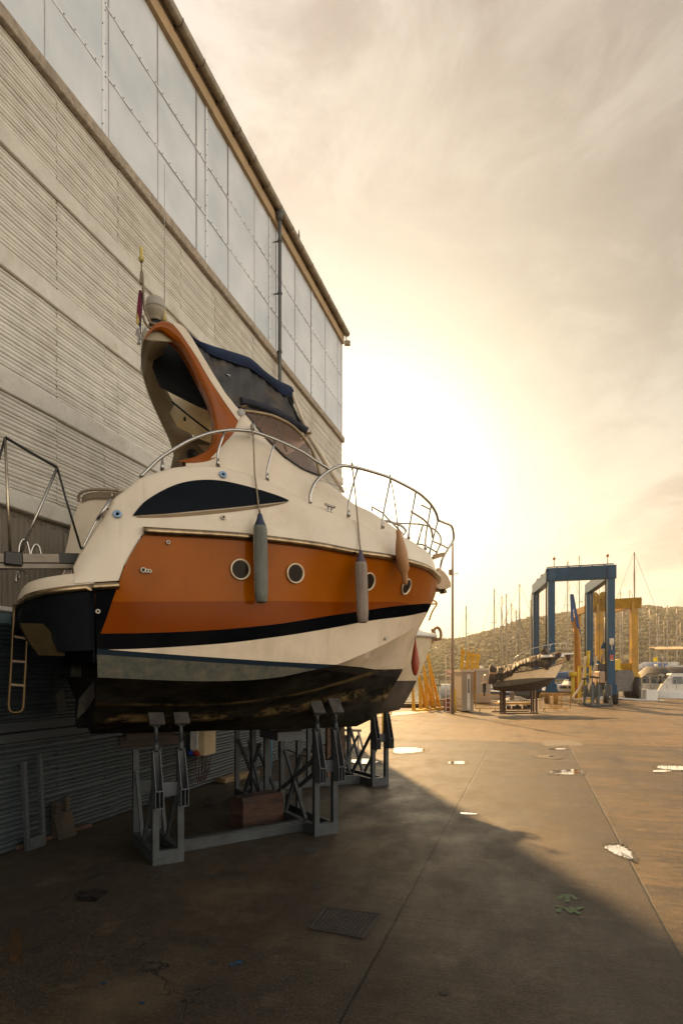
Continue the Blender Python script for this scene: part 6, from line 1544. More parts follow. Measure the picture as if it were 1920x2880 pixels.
cabin('site_cabin', 1338, 1379, 1336, 1881, 1975, 44, 'further grey site cabin, half hidden by the burnt motorboat stern', 2.4)
a = gp(1253, 2008); b = gp(1266, 2008); e = empty('wall_ladder', a, math.atan2((b-a).y, (b-a).x), 'tall white ladder standing upright at the end of the nearer cabin', 'ladder'); w = (b-a).length
M_LAD = mat('ladder_white', (.60, .45, .35), .5); Hl = HC+(VH-1842)/FPX*33; Hs = HC+(VH-1890)/FPX*33
q = MB(); q.bar((0, 0, 0), (0, 0, Hl), .035); q.build('rail', M_LAD, e); q = MB(); q.bar((w, 0, 0), (w, 0, Hl), .035); q.build('rail', M_LAD, e); q = MB(); q.tube([(0, 0, Hl), (w*.5, .1, Hl+.04), (w*1.2, 0, Hl)], .02, 6); q.build('hoop', M_LAD, e)
for k in range(10): q = MB(); q.bar((0, 0, .12+k*.24), (w, 0, .12+k*.24), .03); q.build('rung', M_LAD, e)
q = MB(); q.cbox((w*.7, -.05, Hs), (.26, .04, .14)); q.build('notice', mat('notice', (.65, .35, .28), .5), e)
c = gp(1272, 2008); q = MB(); lm = empty('lamp_mast', c, 0, 'tall thin lamp mast with a small floodlight arm, rising past the yacht pulpit', 'lamp post'); Hm = HC+(VH-1516)/FPX*32.7
q.tube([(0, 0, 0), (0, 0, Hm*.55), (0, 0, Hm)], [.095, .07, .05], 12); q.build('pole', mat('mast_grey', (.30, .22, .16), .5, .3), lm)
zf = HC+(VH-1612)/FPX*32.7; q = MB(); q.cbox((-.12, 0, zf+.1), (.16, .2, .26), 0, .02); q.build('flood_lamp', mat('lamp_dark', (.22, .14, .08), .5), lm); q = MB(); q.bar((-.2, 0, zf-.08), (.32, 0, zf+.02), .04); q.build('arm', MATS['mast_grey'], lm)
q = MB(); c = gp(1279, 2003); q.tube([c, c+ZV*1.3], .06, 8); solo(q, 'yellow_bollard', mat('bollard_yellow', (.60, .38, .02), .5), 'thin yellow post standing against the nearer site cabin', 'bollard')
c = gp(1259, 2001); e = empty('hose_reel', c, 0, 'dark red rounded cover behind the foot of the white ladder', 'hose reel'); q = MB(); q.loft([[Vector((.24*math.cos(t), y, .42+.36*math.sin(t)*(1 if math.sin(t) > 0 else 1.15))) for t in [2*math.pi*k/16 for k in range(16)]] for y in (-.12, .12)], True, True, True); q.build('cover', mat('reel_red', (.16, .035, .02), .6), e)
q = MB(); q.box((-.2, -.1, 0), (.2, .1, .08)); q.build('foot', M_RB, e)
c = gp(1288, 2002); e = empty('bicycle', c, .3, 'dark bicycle leaning on the nearer site cabin by the lamp mast', 'bicycle')
for x in (-.42, .42):
    q = MB(); q.tube([(x+.30*math.cos(t), 0, .31+.30*math.sin(t)) for t in [2*math.pi*k/20 for k in range(21)]], .022, 6); q.build('wheel', mat('tyre', (.03, .022, .018), .8), e)
q = MB(); q.tube([(-.42, 0, .31), (-.15, 0, .72), (.32, 0, .72), (.42, 0, .31)], .02, 6); q.tube([(-.15, 0, .72), (0, 0, .3), (.32, 0, .7)], .02, 6); q.tube([(-.42, 0, .31), (0, 0, .3)], .015, 6); q.build('frame', mat('bike_brown', (.12, .07, .05), .5), e)
q = MB(); q.cbox((-.18, 0, .82), (.22, .1, .05), 0, .02); q.build('saddle', MATS['tyre'], e); q = MB(); q.tube([(.28, -.2, .86), (.34, 0, .84), (.28, .2, .86)], .015, 6); q.build('handlebar', MATS['tyre'], e)

# ------------------------------------------------------------------ yellow perforated keel arms
M_ARM = mat('arm_yellow', (.62, .34, .006), .6, .0, var=.15, dirt=(.26, .09, .001), dscale=5, damt=.5)
def keel_arm(bx, by, tx, ty, F, label, spread=14, legs=2, w=.20, grp='yellow perforated support arms standing on the quay'):
    b_ = pz(bx, by, F); b_.z = 0; t_ = pz(tx, ty, F+.3); e = empty('support_arm', b_, 0, label, 'support arm', grp); T = Matrix.Translation(-b_)
    for k in range(legs):
        f = pz(bx+spread*k, by+(-4 if k else 0), F+1.0*k); f.z = 0.02; d = (t_-f); n_ = 6
        q = MB(); x = d.normalized().cross(Vector((0, 1, 0))).normalized(); rings = []
        for s_ in (0, 1):
            p = f.lerp(t_, s_); ww = w*(1-.45*s_); rings.append([p+x*ww/2*i+Vector((0, j*.07, 0)) for i, j in ((-1, -1), (1, -1), (1, 1), (-1, 1))])
        q.loft(rings, True, True); leg = q.build('leg', M_ARM, e, T)
        q = MB()
        for h in range(14): p = f.lerp(t_, .05+h*.065); q.lathe([(.028, 0), (.028, .006)], p+Vector((0, -.076, 0)), 'Y', 6)
        bh = q.build('bolt_holes', mat('hole_rust', (.16, .05, .01), .8), leg, T); bh['kind'] = 'stuff'
    q = MB(); q.cbox(b_+Vector((.35, .2, .06)), (1.0, .6, .12), .2); q.build('base_plate', M_ARM, e, T)
    return e
keel_arm(1163, 1996, 1160, 1935, 35, 'leftmost yellow support arm, a short single leg under the white boat bow', 0, 1)
keel_arm(1183, 1995, 1178, 1898, 36, 'second yellow support arm from the left beside the white boat bow, two splayed legs')
keel_arm(1202, 1993, 1190, 1868, 36.5, 'third yellow support arm from the left beside the white boat bow, two splayed legs')
keel_arm(1221, 1990, 1202, 1838, 37, 'tallest and rightmost yellow support arm in front of the open water, two splayed legs')
def far_arm(bx, by, tx, ty, F, label):
    b_ = pz(bx, by, F); t_ = pz(tx, ty, F); b_.z = 0; e = empty('support_arm', b_, 0, label, 'support arm', 'yellow perforated support arms standing on the quay'); T = Matrix.Translation(-b_)
    q = MB(); q.bar(b_, t_, .26, .2, up=(0, 1, 0)); q.build('leg', M_ARM, e, T); q = MB(); q.tube([t_, t_+(t_-b_).normalized()*.42], .03, 6); q.build('screw_top', M_ARM, e, T)
    q = MB(); q.cbox(t_-Vector((0, .02, .2)), (.34, .25, .2)); q.build('head', M_ARM, e, T)
for i, (bx, tx, ty, w_) in enumerate(((1294, 1301, 1826, 'first'), (1306, 1317, 1833, 'second'), (1320, 1330, 1836, 'third'), (1330, 1344, 1840, 'last'))):
    far_arm(bx-3, 1975, tx, ty, 46, '%s from the left of the four yellow support arms rising behind the grey site cabins' % w_)

# low pallets and planks on the quay edge by the yellow arms
M_PAL = mat('quay_timber', (.30, .21, .11), .85, var=.3, scale=4)
for i, (u, v, w_, h_, lb) in enumerate(((1150, 1990, 2.0, .25, 'low dark timber stack left of the yellow support arms'), (1232, 1985, 1.6, .45, 'brown timber baulks stacked just right of the tallest yellow arm'), (1240, 1996, 2.0, .12, 'flat pale boards on the quay in front of the yellow arms'))):
    c = gp(u, v); e = empty('timber_stack', c, TH+.1*i, lb, 'timber stack', 'timber stacks on the quay'); 
    for k in range(4): q = MB(); q.box((-w_/2+.03*k, -.3+.16*k, .0), (w_/2-.05*k, -.16+.16*k, h_)); q.build('baulk', M_PAL if i else M_RB, e)
q = MB(); c = [gp(1000, 2022), gp(1125, 2003), gp(1240, 1999), gp(1200, 2004), gp(1130, 2012)]; q.prism([p+ZV*.006 for p in c], (0, 0, .02)); solo(q, 'pale_sheet', mat('pale_sheet', (.62, .54, .40), .6), 'pale flat sheet lying on the ground in front of the yellow support arms', 'sheet')
# ------------------------------------------------------------------ blue boat hoist
M_BL = mat('hoist_blue', (.003, .060, .135), .4, .0, var=.15, scale=1.5, dirt=(.02, .035, .05), damt=.4, spec=.3)
M_TY = mat('rubber', (.022, .018, .016), .85, var=.2)
M_RIMY = mat('rim_dark', (.10, .07, .05), .6)
def wheel(e, c, r, w, axis_dir, name='wheel', rim=None):
    m = Matrix(((axis_dir.y, axis_dir.x, 0), (-axis_dir.x, axis_dir.y, 0), (0, 0, 1)))
    q = MB(); q.lathe([(r*.55, -w/2), (r*.92, -w/2), (r, -w*.32), (r, w*.32), (r*.92, w/2), (r*.55, w/2)], c, 'Y', 20, m); o = q.build(name, M_TY, e)
    q = MB(); q.lathe([(.03, -w/2-.02), (r*.54, -w*.3), (r*.54, w*.3), (.03, w/2+.02)], c, 'Y', 14, m); q.build('rim', rim or M_RIMY, o); return o
H1 = HC+(VH-1590)/FPX*43
Pd, Pb = C(43, (1716-U0)/FPX*43), C(44.3, (1549-U0)/FPX*44.3); sid = C(51.4, (1506-U0)/FPX*51.4)-Pb; Pa, Pc = Pb+sid, Pd+C(51.3, (1656-U0)/FPX*51.3)-Pd
hoist = empty('boat_hoist', (Pa+Pb+Pc+Pd)/4, 0, 'tall blue four-legged travelling boat hoist standing at the quayside', 'boat hoist'); Th = Matrix.Translation(-Vector(hoist.location))
acr = (Pd-Pb).normalized(); sdd = sid.normalized(); nsd = Vector((-sdd.y, sdd.x, 0))
def hpost(P, w=.46, h=H1-.9, m=M_BL): q = MB(); q.bar(P+ZV*1.0, P+ZV*h, w, w, up=tuple(sdd)); return q.build('post', m, hoist, Th)
for P in (Pa, Pb, Pc, Pd): hpost(P)
q = MB(); q.bar(Pb-acr*.35+ZV*(H1-.47), Pd+acr*.35+ZV*(H1-.47), .6, .92); q.build('cross_beam', M_BL, hoist, Th)
for a, b in ((Pb, Pa), (Pd, Pc)):
    q = MB(); q.bar(a-sdd*.35+ZV*(H1-.50), b+sdd*.5+ZV*(H1-.50), .5, .80); q.build('side_beam', M_BL, hoist, Th)
q = MB(); q.bar(Pb-acr*.3+ZV*(H1+.10), Pd+acr*.2+ZV*(H1+.10), .12, .06)
for t in (.1, .3, .5, .7, .9): c = Pb.lerp(Pd, t); q.bar(c+ZV*H1, c+ZV*(H1+.12), .08)
q.build('cable_tray', mat('tray_dark', (.06, .05, .04), .6), hoist, Th)
for a, b in ((Pb, Pa), (Pd, Pc)):
    for t in (.25, .55, .85):
        c = a.lerp(b, t)+ZV*(H1-.1); q = MB(); q.lathe([(.16, -.12), (.2, -.1), (.2, .1), (.16, .12)], c+ZV*.12, 'X', 12); q.cbox(c+ZV*.05, (.3, .2, .22), 0, .02); q.build('winch_sheave', mat('winch_dark', (.07, .05, .04), .5), hoist, Th)
        q = MB(); cc2 = c-ZV*(H1-2.9 if t > .3 else H1-4.2)
        for s in (-.1, .1): q.tube([c+Vector((s, 0, -.8)), cc2+Vector((s, 0, .3))], .015, 4)
        q.build('hoist_cable', M_WIRE, hoist, Th)
        q = MB(); q.prism([cc2+Vector((-.3, 0, -.1)), cc2+Vector((.3, 0, -.1)), cc2+Vector((.12, 0, .35)), cc2+Vector((-.12, 0, .35))], (0, .12, 0)); q.build('hook_block', M_BL, hoist, Th)
M_SL = mat('sling_web', (.68, .54, .36), .8)
for (p0, p1, p2) in (((1646, 1846), (1632, 1925), (1606, 1966)), ((1676, 1846), (1660, 1915), (1643, 1958))):
    q = MB(); q.tube(smooth_path([pz(*p0, 45), pz((p0[0]*.6+p1[0]*.4), (p0[1]*.6+p1[1]*.4)+6, 45), pz(*p1, 45), pz(*p2, 44.5)], 5), .085, 6); q.build('sling', M_SL, hoist, Th)
q = MB(); q.tube(smooth_path([pz(1566, 1963, 45), pz(1590, 1966, 45), pz(1620, 1968, 44.5), pz(1640, 1966, 44.5), pz(1655, 1962, 44.5)], 4), .11, 6); q.tube(smooth_path([pz(1566, 1967, 45), pz(1600, 1972, 44.8), pz(1625, 1972, 44.5)], 4), .09, 6); q.build('sling', M_SL, hoist, Th)
for P in (Pa, Pb, Pc, Pd):
    q = MB(); q.cbox(P+Vector((0, 0, 1.05)), (.78, .95, .75), math.atan2(acr.y, acr.x), .04); q.build('wheel_housing', M_BL, hoist, Th)
    for s in (-1, 1):
        c = P+acr*s*.30+ZV*.52; c2 = Th@c; wheel(hoist, c2, .52, .34, acr)
for P in (Pa, Pb, Pc, Pd):      # hydraulic lines and rungs up each leg
    for k_, w_ in ((-.31, .03), (-.36, .02)):
        q = MB(); q.tube([P+acr*k_+ZV*1.6, P+acr*k_+ZV*(H1-1.0), P+acr*(k_+.1)+ZV*(H1-.7)], w_, 5); q.build('hydraulic_pipe', M_TY, hoist, Th)
for t in (.05, .95):
    q = MB(); c = Pb.lerp(Pd, t)+ZV*(H1+.12); q.tube([c, c+ZV*.5], .03, 5); q.lathe([(.09, 0), (.1, .1), (.05, .2)], c+ZV*.5, 'Z', 8); q.build('beacon', mat('beacon_amber', (.5, .18, .02), .4), hoist, Th)
# power pack and warning plates on the right-hand leg
c = Pd.lerp(Pc, .42); q = MB(); q.cbox(c+ZV*1.9, (2.6, .9, .85), math.atan2(sdd.y, sdd.x), .05); q.build('power_pack', mat('pack_cream', (.46, .32, .22), .5), hoist, Th)
q = MB(); q.cbox(c+ZV*2.6, (1.2, .7, .6), math.atan2(sdd.y, sdd.x), .05); q.tube([c+ZV*2.6+sdd*-.3, c+ZV*3.6+sdd*-.3], .05, 8); q.build('engine', mat('engine_dark', (.05, .04, .035), .6), hoist, Th)
nf = -C(1, 0, 0); fr_ = lambda z, w, h, m, nm, dx=0: (lambda q: (q.bar(Pd+ZV*(z-h/2)-sdd*.268+acr*dx, Pd+ZV*(z+h/2)-sdd*.268+acr*dx, w, .012, up=tuple(sdd)), q.build(nm, m, hoist, Th)))(MB())
M_LBL = mat('plate_white', (.68, .62, .50), .5); M_LBR = mat('plate_red', (.50, .10, .06), .5); M_LBY = mat('plate_yellow', (.62, .40, .10), .5)
zq = lambda v: HC+(VH-v)/FPX*43
fr_(zq(1804), .30, .42, M_LBL, 'warning_plate'); fr_(zq(1812), .24, .10, M_LBY, 'warning_plate', .0)
fr_(zq(1852), .24, .16, M_LBR, 'warning_plate'); fr_(zq(1845), .24, .14, M_LBR, 'warning_plate'); fr_(zq(1857), .24, .06, M_LBL, 'warning_plate')
def text_obj(txt, loc_, size, rot, m, name, parent, thick=.004):
    cu = bpy.data.curves.new(name, 'FONT'); cu.body = txt; cu.size = size; cu.extrude = thick; cu.align_x = 'CENTER'; cu.align_y = 'CENTER'
    o = bpy.data.objects.new(name+'_tmp', cu); scn.collection.objects.link(o); bpy.context.view_layer.update()
    me = bpy.data.meshes.new_from_object(o.evaluated_get(bpy.context.evaluated_depsgraph_get())); bpy.data.objects.remove(o)
    me.materials.clear(); me.materials.append(m); o = bpy.data.objects.new(name, me); scn.collection.objects.link(o); o.location = loc_; o.rotation_euler = rot; o.parent = parent; return o
ang_f = math.atan2(acr.y, acr.x)
text_obj('1', Th@(Pd+ZV*zq(1821)-sdd*.275), .55, (R_(90), 0, ang_f), M_LBL, 'leg_number', hoist)

# ------------------------------------------------------------------ yellow boat hoist behind
FY = 52.0; M_HY = mat('hoist_yellow', (.52, .27, .003), .5, .0, var=.2, scale=1.2, dirt=(.22, .10, .02), damt=.5)
Yd, Yb = C(FY, (1781-U0)/FPX*FY), C(FY+1.5, (1683-U0)/FPX*(FY+1.5)); sy = C(60, (1622-U0)/FPX*60)-Yb; Ya = Yb+sy; Yc = Yd+sy
h2_ = empty('boat_hoist', (Ya+Yb+Yc+Yd)/4, 0, 'yellow travelling boat hoist numbered 50, standing behind the blue one', 'boat hoist'); Ty = Matrix.Translation(-Vector(h2_.location)); H2 = HC+(VH-1681)/FPX*FY; ac2 = (Yd-Yb).normalized(); sd2 = sy.normalized()
for P in (Ya, Yb, Yd):
    q = MB(); q.bar(P+ZV*.9, P+ZV*(H2-.4), .52, .5, up=tuple(sd2)); q.build('post', M_HY, h2_, Ty)
q = MB(); q.bar(Yb-ac2*.5+ZV*(H2-.45), Yd+ac2*.6+ZV*(H2-.45), .5, .85); q.build('cross_beam', M_HY, h2_, Ty)
q = MB(); q.bar(Yb+ZV*(H2-.45), Ya+ZV*(H2-.45), .4, .6); q.build('side_beam', M_HY, h2_, Ty); q = MB(); q.bar(Yd+ZV*(H2-.5), Yd+sy*.8+ZV*(H2-.5), .4, .6); q.build('side_beam', M_HY, h2_, Ty)
q = MB(); 
for s in (-.35, .35): q.lathe([(.2, -.1), (.34, -.08), (.34, .08), (.2, .1)], Yb+ac2*s+ZV*(H2+.35), 'Y', 14)
q.cbox(Yb+ZV*(H2-.3), (1.3, .5, 1.5), math.atan2(ac2.y, ac2.x), .1); q.build('head_block', M_HY, h2_, Ty)
text_obj('50', Ty@(Yb.lerp(Yd, .72)+ZV*(H2-.45)-sd2*.26), .62, (R_(90), 0, math.atan2(ac2.y, ac2.x)), mat('ink_black', (.02, .015, .01), .5), 'hoist_number', h2_)
q = MB(); c = Yb.lerp(Yd, .50)+ZV*(H2-.42)-sd2*.265; q.bar(c-ac2*.28, c+ac2*.28, .012, .5, up=(0, 0, 1)); q.build('blank_plate', mat('plate_pale', (.62, .56, .48), .5), h2_, Ty)
for P, r in ((Yd, .95), (Yb, .95), (Ya, .9)):
    q = MB(); q.bar(P+ZV*.4, P+ZV*1.6, .30, .35, up=tuple(sd2)); q.build('wheel_fork', M_HY, h2_, Ty); wheel(h2_, Ty@(P+ac2*.28+ZV*.95), r, .42, ac2, 'wheel', M_HY)
q = MB(); q.bar(Yb.lerp(Yd, .45)+ZV*2.6, Yd+ZV*2.6, .5, .9); q.build('low_beam', M_HY, h2_, Ty)
# yellow telescopic loader and grey tank between the hoists
c = gp(1748, 1966); ld = empty('yellow_loader', c, TH, 'bright yellow yard loader with a grey tank on its front, behind the blue hoist', 'loader')
M_LY = mat('loader_yellow', (.70, .48, .02), .45, var=.1); M_TK = mat('tank_grey', (.13, .12, .11), .5, var=.25, bump=.3)
q = MB(); q.cbox((-.5, 1.2, 2.1), (1.9, 1.6, 1.0), 0, .1); q.cbox((.9, 1.2, 1.7), (2.0, 1.2, .9), 0, .1); q.prism([(-1.4, .5, 2.6), (.1, .5, 2.6), (.1, .5, 3.4), (-1.4, .5, 3.1)], (0, .7, 0)); q.build('body', M_LY, ld)
q = MB(); q.loft([[Vector((x*s_, y, 1.6+z*s_)) for x, z in ((-.7, -.95), (.7, -.95), (.8, -.8), (.8, .6), (.65, .85), (-.5, .85), (-.75, .6), (-.8, -.8))] for y, s_ in ((-.45, .96), (-.38, 1), (.5, 1))], True, True); q.build('tank', M_TK, ld)
for x in (-.62, .62): wheel(ld, Vector((x, .2, .6)), .6, .32, Vector((1, 0, 0)))
for x in (-1.3, 1.6): wheel(ld, Vector((x, 1.6, .6)), .6, .34, Vector((1, 0, 0)))
q = MB(); q.cbox((1.5, .8, 1.2), (.45, .3, .8), 0, .04); q.build('battery_box', mat('box_blue', (.02, .05, .25), .5), ld)
# orange knuckle crane with a blue jib
c = C(47, (1624-U0)/FPX*47); kc = empty('jib_crane', c, 0, 'orange column crane with a folded blue jib, left of the blue hoist leg', 'crane'); Tk = Matrix.Translation(-c); K = lambda u, v: Tk@pz(u, v, 47)
M_OC = mat('crane_orange', (.42, .17, .002), .5, var=.15); M_BJ = mat('jib_blue', (.04, .11, .30), .5)
q = MB(); q.tube([(0, 0, 0), K(1624, 1900), K(1622, 1790), K(1618, 1768)], [.28, .28, .25, .22], 10); q.prism([K(1604, 1738), K(1618, 1736), K(1627, 1765), K(1627, 1790), K(1617, 1782), K(1606, 1752)], (0, .3, 0)); q.build('column', M_OC, kc)
q = MB(); q.bar(K(1608, 1748), K(1606, 1671), .2, .2, up=(0, 1, 0)); q.bar(K(1608, 1672), K(1629, 1785), .2, .2, up=(0, 1, 0)); q.build('jib', M_BJ, kc)
q = MB(); q.tube(smooth_path([K(1629, 1785), K(1633, 1800), K(1630, 1850), K(1640, 1900)], 4), .04, 5); q.build('hose', M_TY, kc)
# yellow machine frame and grey cradle stands in front of the hoist
c = gp(1643, 1975); ym = empty('yellow_pump_frame', c, TH, 'yellow upright pump frame standing in the middle of the blue hoist', 'machine'); M_YM = mat('pump_yellow', (.60, .42, .02), .5)
q = MB()
for x in (-.42, .0, .42): q.bar((x, 0, 0), (x, 0, 2.75), .16)
for z in (.7, 1.4, 2.1, 2.7): q.bar((-.5, 0, z), (.5, 0, z), .12)
q.build('frame', M_YM, ym)
q = MB(); q.tube([(0.2, 0, 2.7), (.25, 0, 3.9)], .17, 8); q.build('cylinder', M_YM, ym); q = MB(); q.tube([(-.9, 0, 0), (-.9, 0, 1.9)], .14, 8); q.lathe([(.2, 0), (.32, .1), (.32, .35), (.15, .42)], (-.9, 0, 1.9), 'Z', 10); q.build('cylinder', M_YM, ym)
def spare_stand(u, v, h, w, label, F=None):
    c = gp(u, v); e = empty('spare_cradle_stand', c, TH, label, 'cradle stand', 'grey spare cradle stands by the blue hoist')
    q = MB(); q.box((-w/2, -.5, 0), (w/2, .5, .16)); q.build('base', M_GAL, e)
    for x in (-w/2+.07, w/2-.07): q = MB(); q.bar((x, -.4, .16), (x, -.4, h), .1); q.build('post', M_GAL2, e)
    for x in (-w/4, w/4): q = MB(); q.prism([(x-.22, -.42, h-.75), (x+.22, -.42, h-.75), (x+.09, -.42, h), (x-.09, -.42, h)], (0, .08, 0)); q.build('gusset', M_GAL, e)
    for s in (-1, 1): q = MB(); q.bar((s*w*.1, -.35, h-.5), (s*w*.42, -.2, .16), .06); q.build('brace', M_GAL2, e)
    q = MB(); q.lathe([(.03, 0), (.03, .45)], (-w/2+.07, -.4, h), 'Z', 8); q.cbox((-w/2+.07, -.4, h+.45), (.3, .1, .12)); q.build('screw_jack', M_TY, e)
spare_stand(1648, 1984, 1.35, .75, 'narrow grey cradle stand parked in front of the yellow pump frame')
spare_stand(1690, 1987, 1.45, 1.05, 'wide grey cradle stand parked between the blue hoist legs')
spare_stand(1666, 1989, 1.5, .55, 'slim grey cradle stand between the narrow and the wide one')
# scrap, hand pallet cart under the burnt boat, quay railing
c = gp(1448, 1993); e = empty('cluttered_trolley', c, TH, 'low yellow trolley piled with grey sheeting and blocks under the burnt motorboat', 'trolley')
q = MB(); q.box((-1.2, -.5, .28), (.9, .5, .36)); q.build('platform', M_YEL, e)
for x in (-.9, .0, .7): q = MB(); q.lathe([(.13, -.5), (.13, -.4)], (x, 0, .14), 'Y', 10); q.build('wheel', M_TY, e)
random.seed(2); q = MB(); rr = [[Vector((-1.0+2*i/14, y, .38+.35*math.sin(math.pi*i/14)*(1-abs(y)*1.2)+random.uniform(0, .1))) for y in (-.45, -.2, 0, .2, .45)] for i in range(15)]; q.loft(rr, False, False, True); q.build('sheeting', mat('grey_sheeting', (.13, .11, .09), .3, var=.4, bump=.5), e)
for i in range(5): q = MB(); q.cbox((-.9+i*.33, -.62, .1), (.2, .2, .2), i*.4, .02); q.build('block', M_RB, e)
for i, (u, v) in enumerate(((1484, 1988), (1474, 1989))):
    q = MB(); q.cbox(gp(u, v)+ZV*.1, (.22, .2, .2), .3*i, .02); solo(q, 'wood_chock', mat('chock', (.35, .24, .14), .8), 'small %s chock lying on the yard just right of the cluttered trolley' % ('pale wooden' if i == 0 else 'brown wooden'), 'chock')
rl = empty('quay_railing', gp(1468, 1975), 0, 'thin low railing along the slipway seen between the burnt boat cradle posts', 'railing'); Tr = Matrix.Translation(-Vector(rl.location))
q = MB(); a, b = pz(1446, 1962, 50), pz(1492, 1971, 44); q.tube([a, b], .035, 6); q.build('rail', M_RUST, rl, Tr)
for i in range(9): p = a.lerp(b, i/8); q = MB(); q.tube([p, Vector((p.x, p.y, p.z-.55))], .025, 6); q.build('baluster', M_RUST, rl, Tr)

# ------------------------------------------------------------------ marina
random.seed(21)
GL = M_DG
def motor(u, v, F, hd_, L_, label, col=(.72, .70, .64), cab=True, fly=False, D=1.1, stripe=None, top=None, canopy=None):
    o = pz(u, v, F); o.z = -1.3; e, st = simple_boat(o, hd_, L_, L_*.32, D, label=label, name='moored_motorboat', cat='motorboat', group='boats moored in the marina', hull=col, stripe=stripe, z0=-.4, sheer=.5)
    if cab: cabin_block(e, -L_*.25, L_*.22, L_*.24, D+.05, 1.25, M_WHT, GL)
    if fly:
        cabin_block(e, -L_*.22, L_*.02, L_*.20, D+1.30, .55, M_WHT, None, name='flybridge'); q = MB()
        for x in (-L_*.2, 0): q.tube([(x, -.6, D+1.8), (x, -.6, D+2.9)], .025, 5); q.tube([(x, .6, D+1.8), (x, .6, D+2.9)], .025, 5)
        q.build('canopy_frame', M_STL, e); q = MB(); q.loft([[Vector((x, y, D+2.9+.18*math.cos(y*1.3))) for y in (-.9, -.45, 0, .45, .9)] for x in (-L_*.26, -L_*.1, L_*.06)], False, False, True); q.build('bimini', mat('bimini_tan', (.50, .38, .24), .8), e)
    if canopy:
        q = MB(); q.loft([[Vector((x, y, D+z-.9*(y/1.1)**2*.5)) for y in (-1.1, -.6, 0, .6, 1.1)] for x, z in ((-L_*.42, 1.1), (-L_*.3, 1.7), (-L_*.1, 1.75), (L_*.05, 1.1))], False, False, True); q.build('cockpit_cover', canopy, e)
    rails(e, L_*.05, L_*.46, L_*.14, .12, D+.35); 
    if top: q = MB(); q.lathe([(.16, 0), (.2, .1), (.1, .22)], (-L_*.05, 0, D+1.35), 'Z', 10); q.build('radar', M_WHT, e)
    if o.y < 75: e.scale = (1.3, 1.3, 1.45)
    else: e.scale = (1.4, 1.4, 1.7)
    return e
M_CV = mat('dark_cover', (.015, .015, .017), .6, var=.3); M_CB = mat('blue_cover', (.02, .08, .22), .7, var=.2)
motor(1862, 1935, 62, TH+2.6, 8.5, 'white motorboat with dark green side windows and a flybridge, right of the yellow hoist', fly=True, top=True)
motor(1905, 1945, 54, TH+2.9, 7.0, 'small white motorboat at the right edge, nearest the quay', top=False)
motor(1818, 1938, 60, TH+2.7, 8.0, 'cream motorboat with a dark arched cover beside the white flybridge boat', cab=False, canopy=M_CV, col=(.62, .58, .5))
motor(1908, 1922, 80, TH+2.5, 9.0, 'white motorboat further out behind the flybridge boat at the right', top=True)
motor(1840, 1922, 84, TH+2.8, 9.0, 'far cream motorboat with a tall canopy frame, second row', fly=True)
motor(1755, 1918, 82, TH+2.8, 8.0, 'white motorboat glimpsed between the two hoists')
motor(1365, 1912, 88, TH-.2, 9.0, 'small white motorboat out on the water beyond the site cabins', top=True, fly=False)
motor(1780, 1925, 74, TH+2.6, 8.0, 'white motorboat with a blue cockpit cover just behind the yellow hoist wheel', canopy=M_CB)
def sail(um, vtop, F, hd_, label, L_=None, vb=1915, col=(.70, .67, .6), cover=None, lean_=0, full=True, spreaders=2, hull_=True, um2=None):
    mh = HC+(VH-vtop)/FPX*F+1.3; o = pz(um, 1900, F); o.z = -1.3; L_ = L_ or min(13, mh*.75); e = None
    if hull_:
        e, st = simple_boat(o, hd_, L_, L_*.29, 1.0, label=label, name='moored_sailboat', cat='sailboat', group='sailing boats moored in the marina', hull=col, z0=-.4, sheer=.3, stripe=(.03, .05, .12) if random.random() < .4 else None)
        cabin_block(e, -L_*.2, L_*.15, L_*.17, 1.03, .45, M_WHT, GL, .8, 'coachroof')
    ml = (pz(um2, vtop, F)-pz(um, vtop, F)) if um2 else Vector((0, 0, 0)); ml = Matrix.Rotation(-hd_, 3, 'Z')@ml
    top = Vector((ml.x, ml.y, mh)); b_ = Vector((0, 0, 1.0)); r = max(.07, F*.00105); q = MB(); q.tube([b_, top], [r, r*.75], 6)
    for k in range(spreaders):
        z = 1+(mh-1)*(k+1)/(spreaders+1.0); p = b_.lerp(top, (k+1)/(spreaders+1)); q.tube([p+Vector((0, -.55, 0)), p+Vector((0, .55, 0))], .035, 4)
    q.build('mast', M_SPAR if vtop != 1553 else MATS['tray_dark'], e)
    rw = max(.012, F*.00024); q = MB(); q.tube([top, Vector((L_*.46, 0, 1.3))], rw, 4); q.tube([top, Vector((-L_*.47, 0, 1.2))], rw, 4)
    for s in (-1, 1): q.tube([top.lerp(b_, .05), Vector((0, s*L_*.13, 1.1))], rw, 4)
    q.build('rigging', M_WIRE, e)
    q = MB(); q.tube([Vector((0, 0, 2.1)), Vector((-L_*.36, 0, 2.1))], .07, 6); q.build('boom', M_SPAR, e)
    if cover: q = MB(); q.tube([Vector((0, 0, 2.3)), Vector((-L_*.18, 0, 2.25)), Vector((-L_*.35, 0, 2.15))], [.26, .2, .12], 8); q.build('sail_cover', cover, e)
    return e
SL_ = [(1310, 1703, 92, 1.2, 'masts'), (1389, 1655, 84, .6), (1410, 1676, 88, .9), (1423, 1669, 90, .4), (1441, 1696, 80, 1.3), (1451, 1714, 95, .8), (1460, 1641, 86, .3), (1491, 1687, 92, .9),
       (1595, 1576, 74, .5), (1629, 1562, 70, .8), (1662, 1700, 96, .3), (1742, 1662, 90, .7), (1749, 1712, 98, .4), (1769, 1659, 84, .9), (1793, 1684, 72, .5), (1784, 1553, 66, .35),
       (1825, 1713, 88, .7), (1846, 1709, 92, .5), (1852, 1726, 100, .9), (1875, 1701, 80, .6), (1902, 1712, 84, .4), (1866, 1745, 102, .2), (1912, 1752, 106, 1.1), (1700, 1735, 100, .8)]
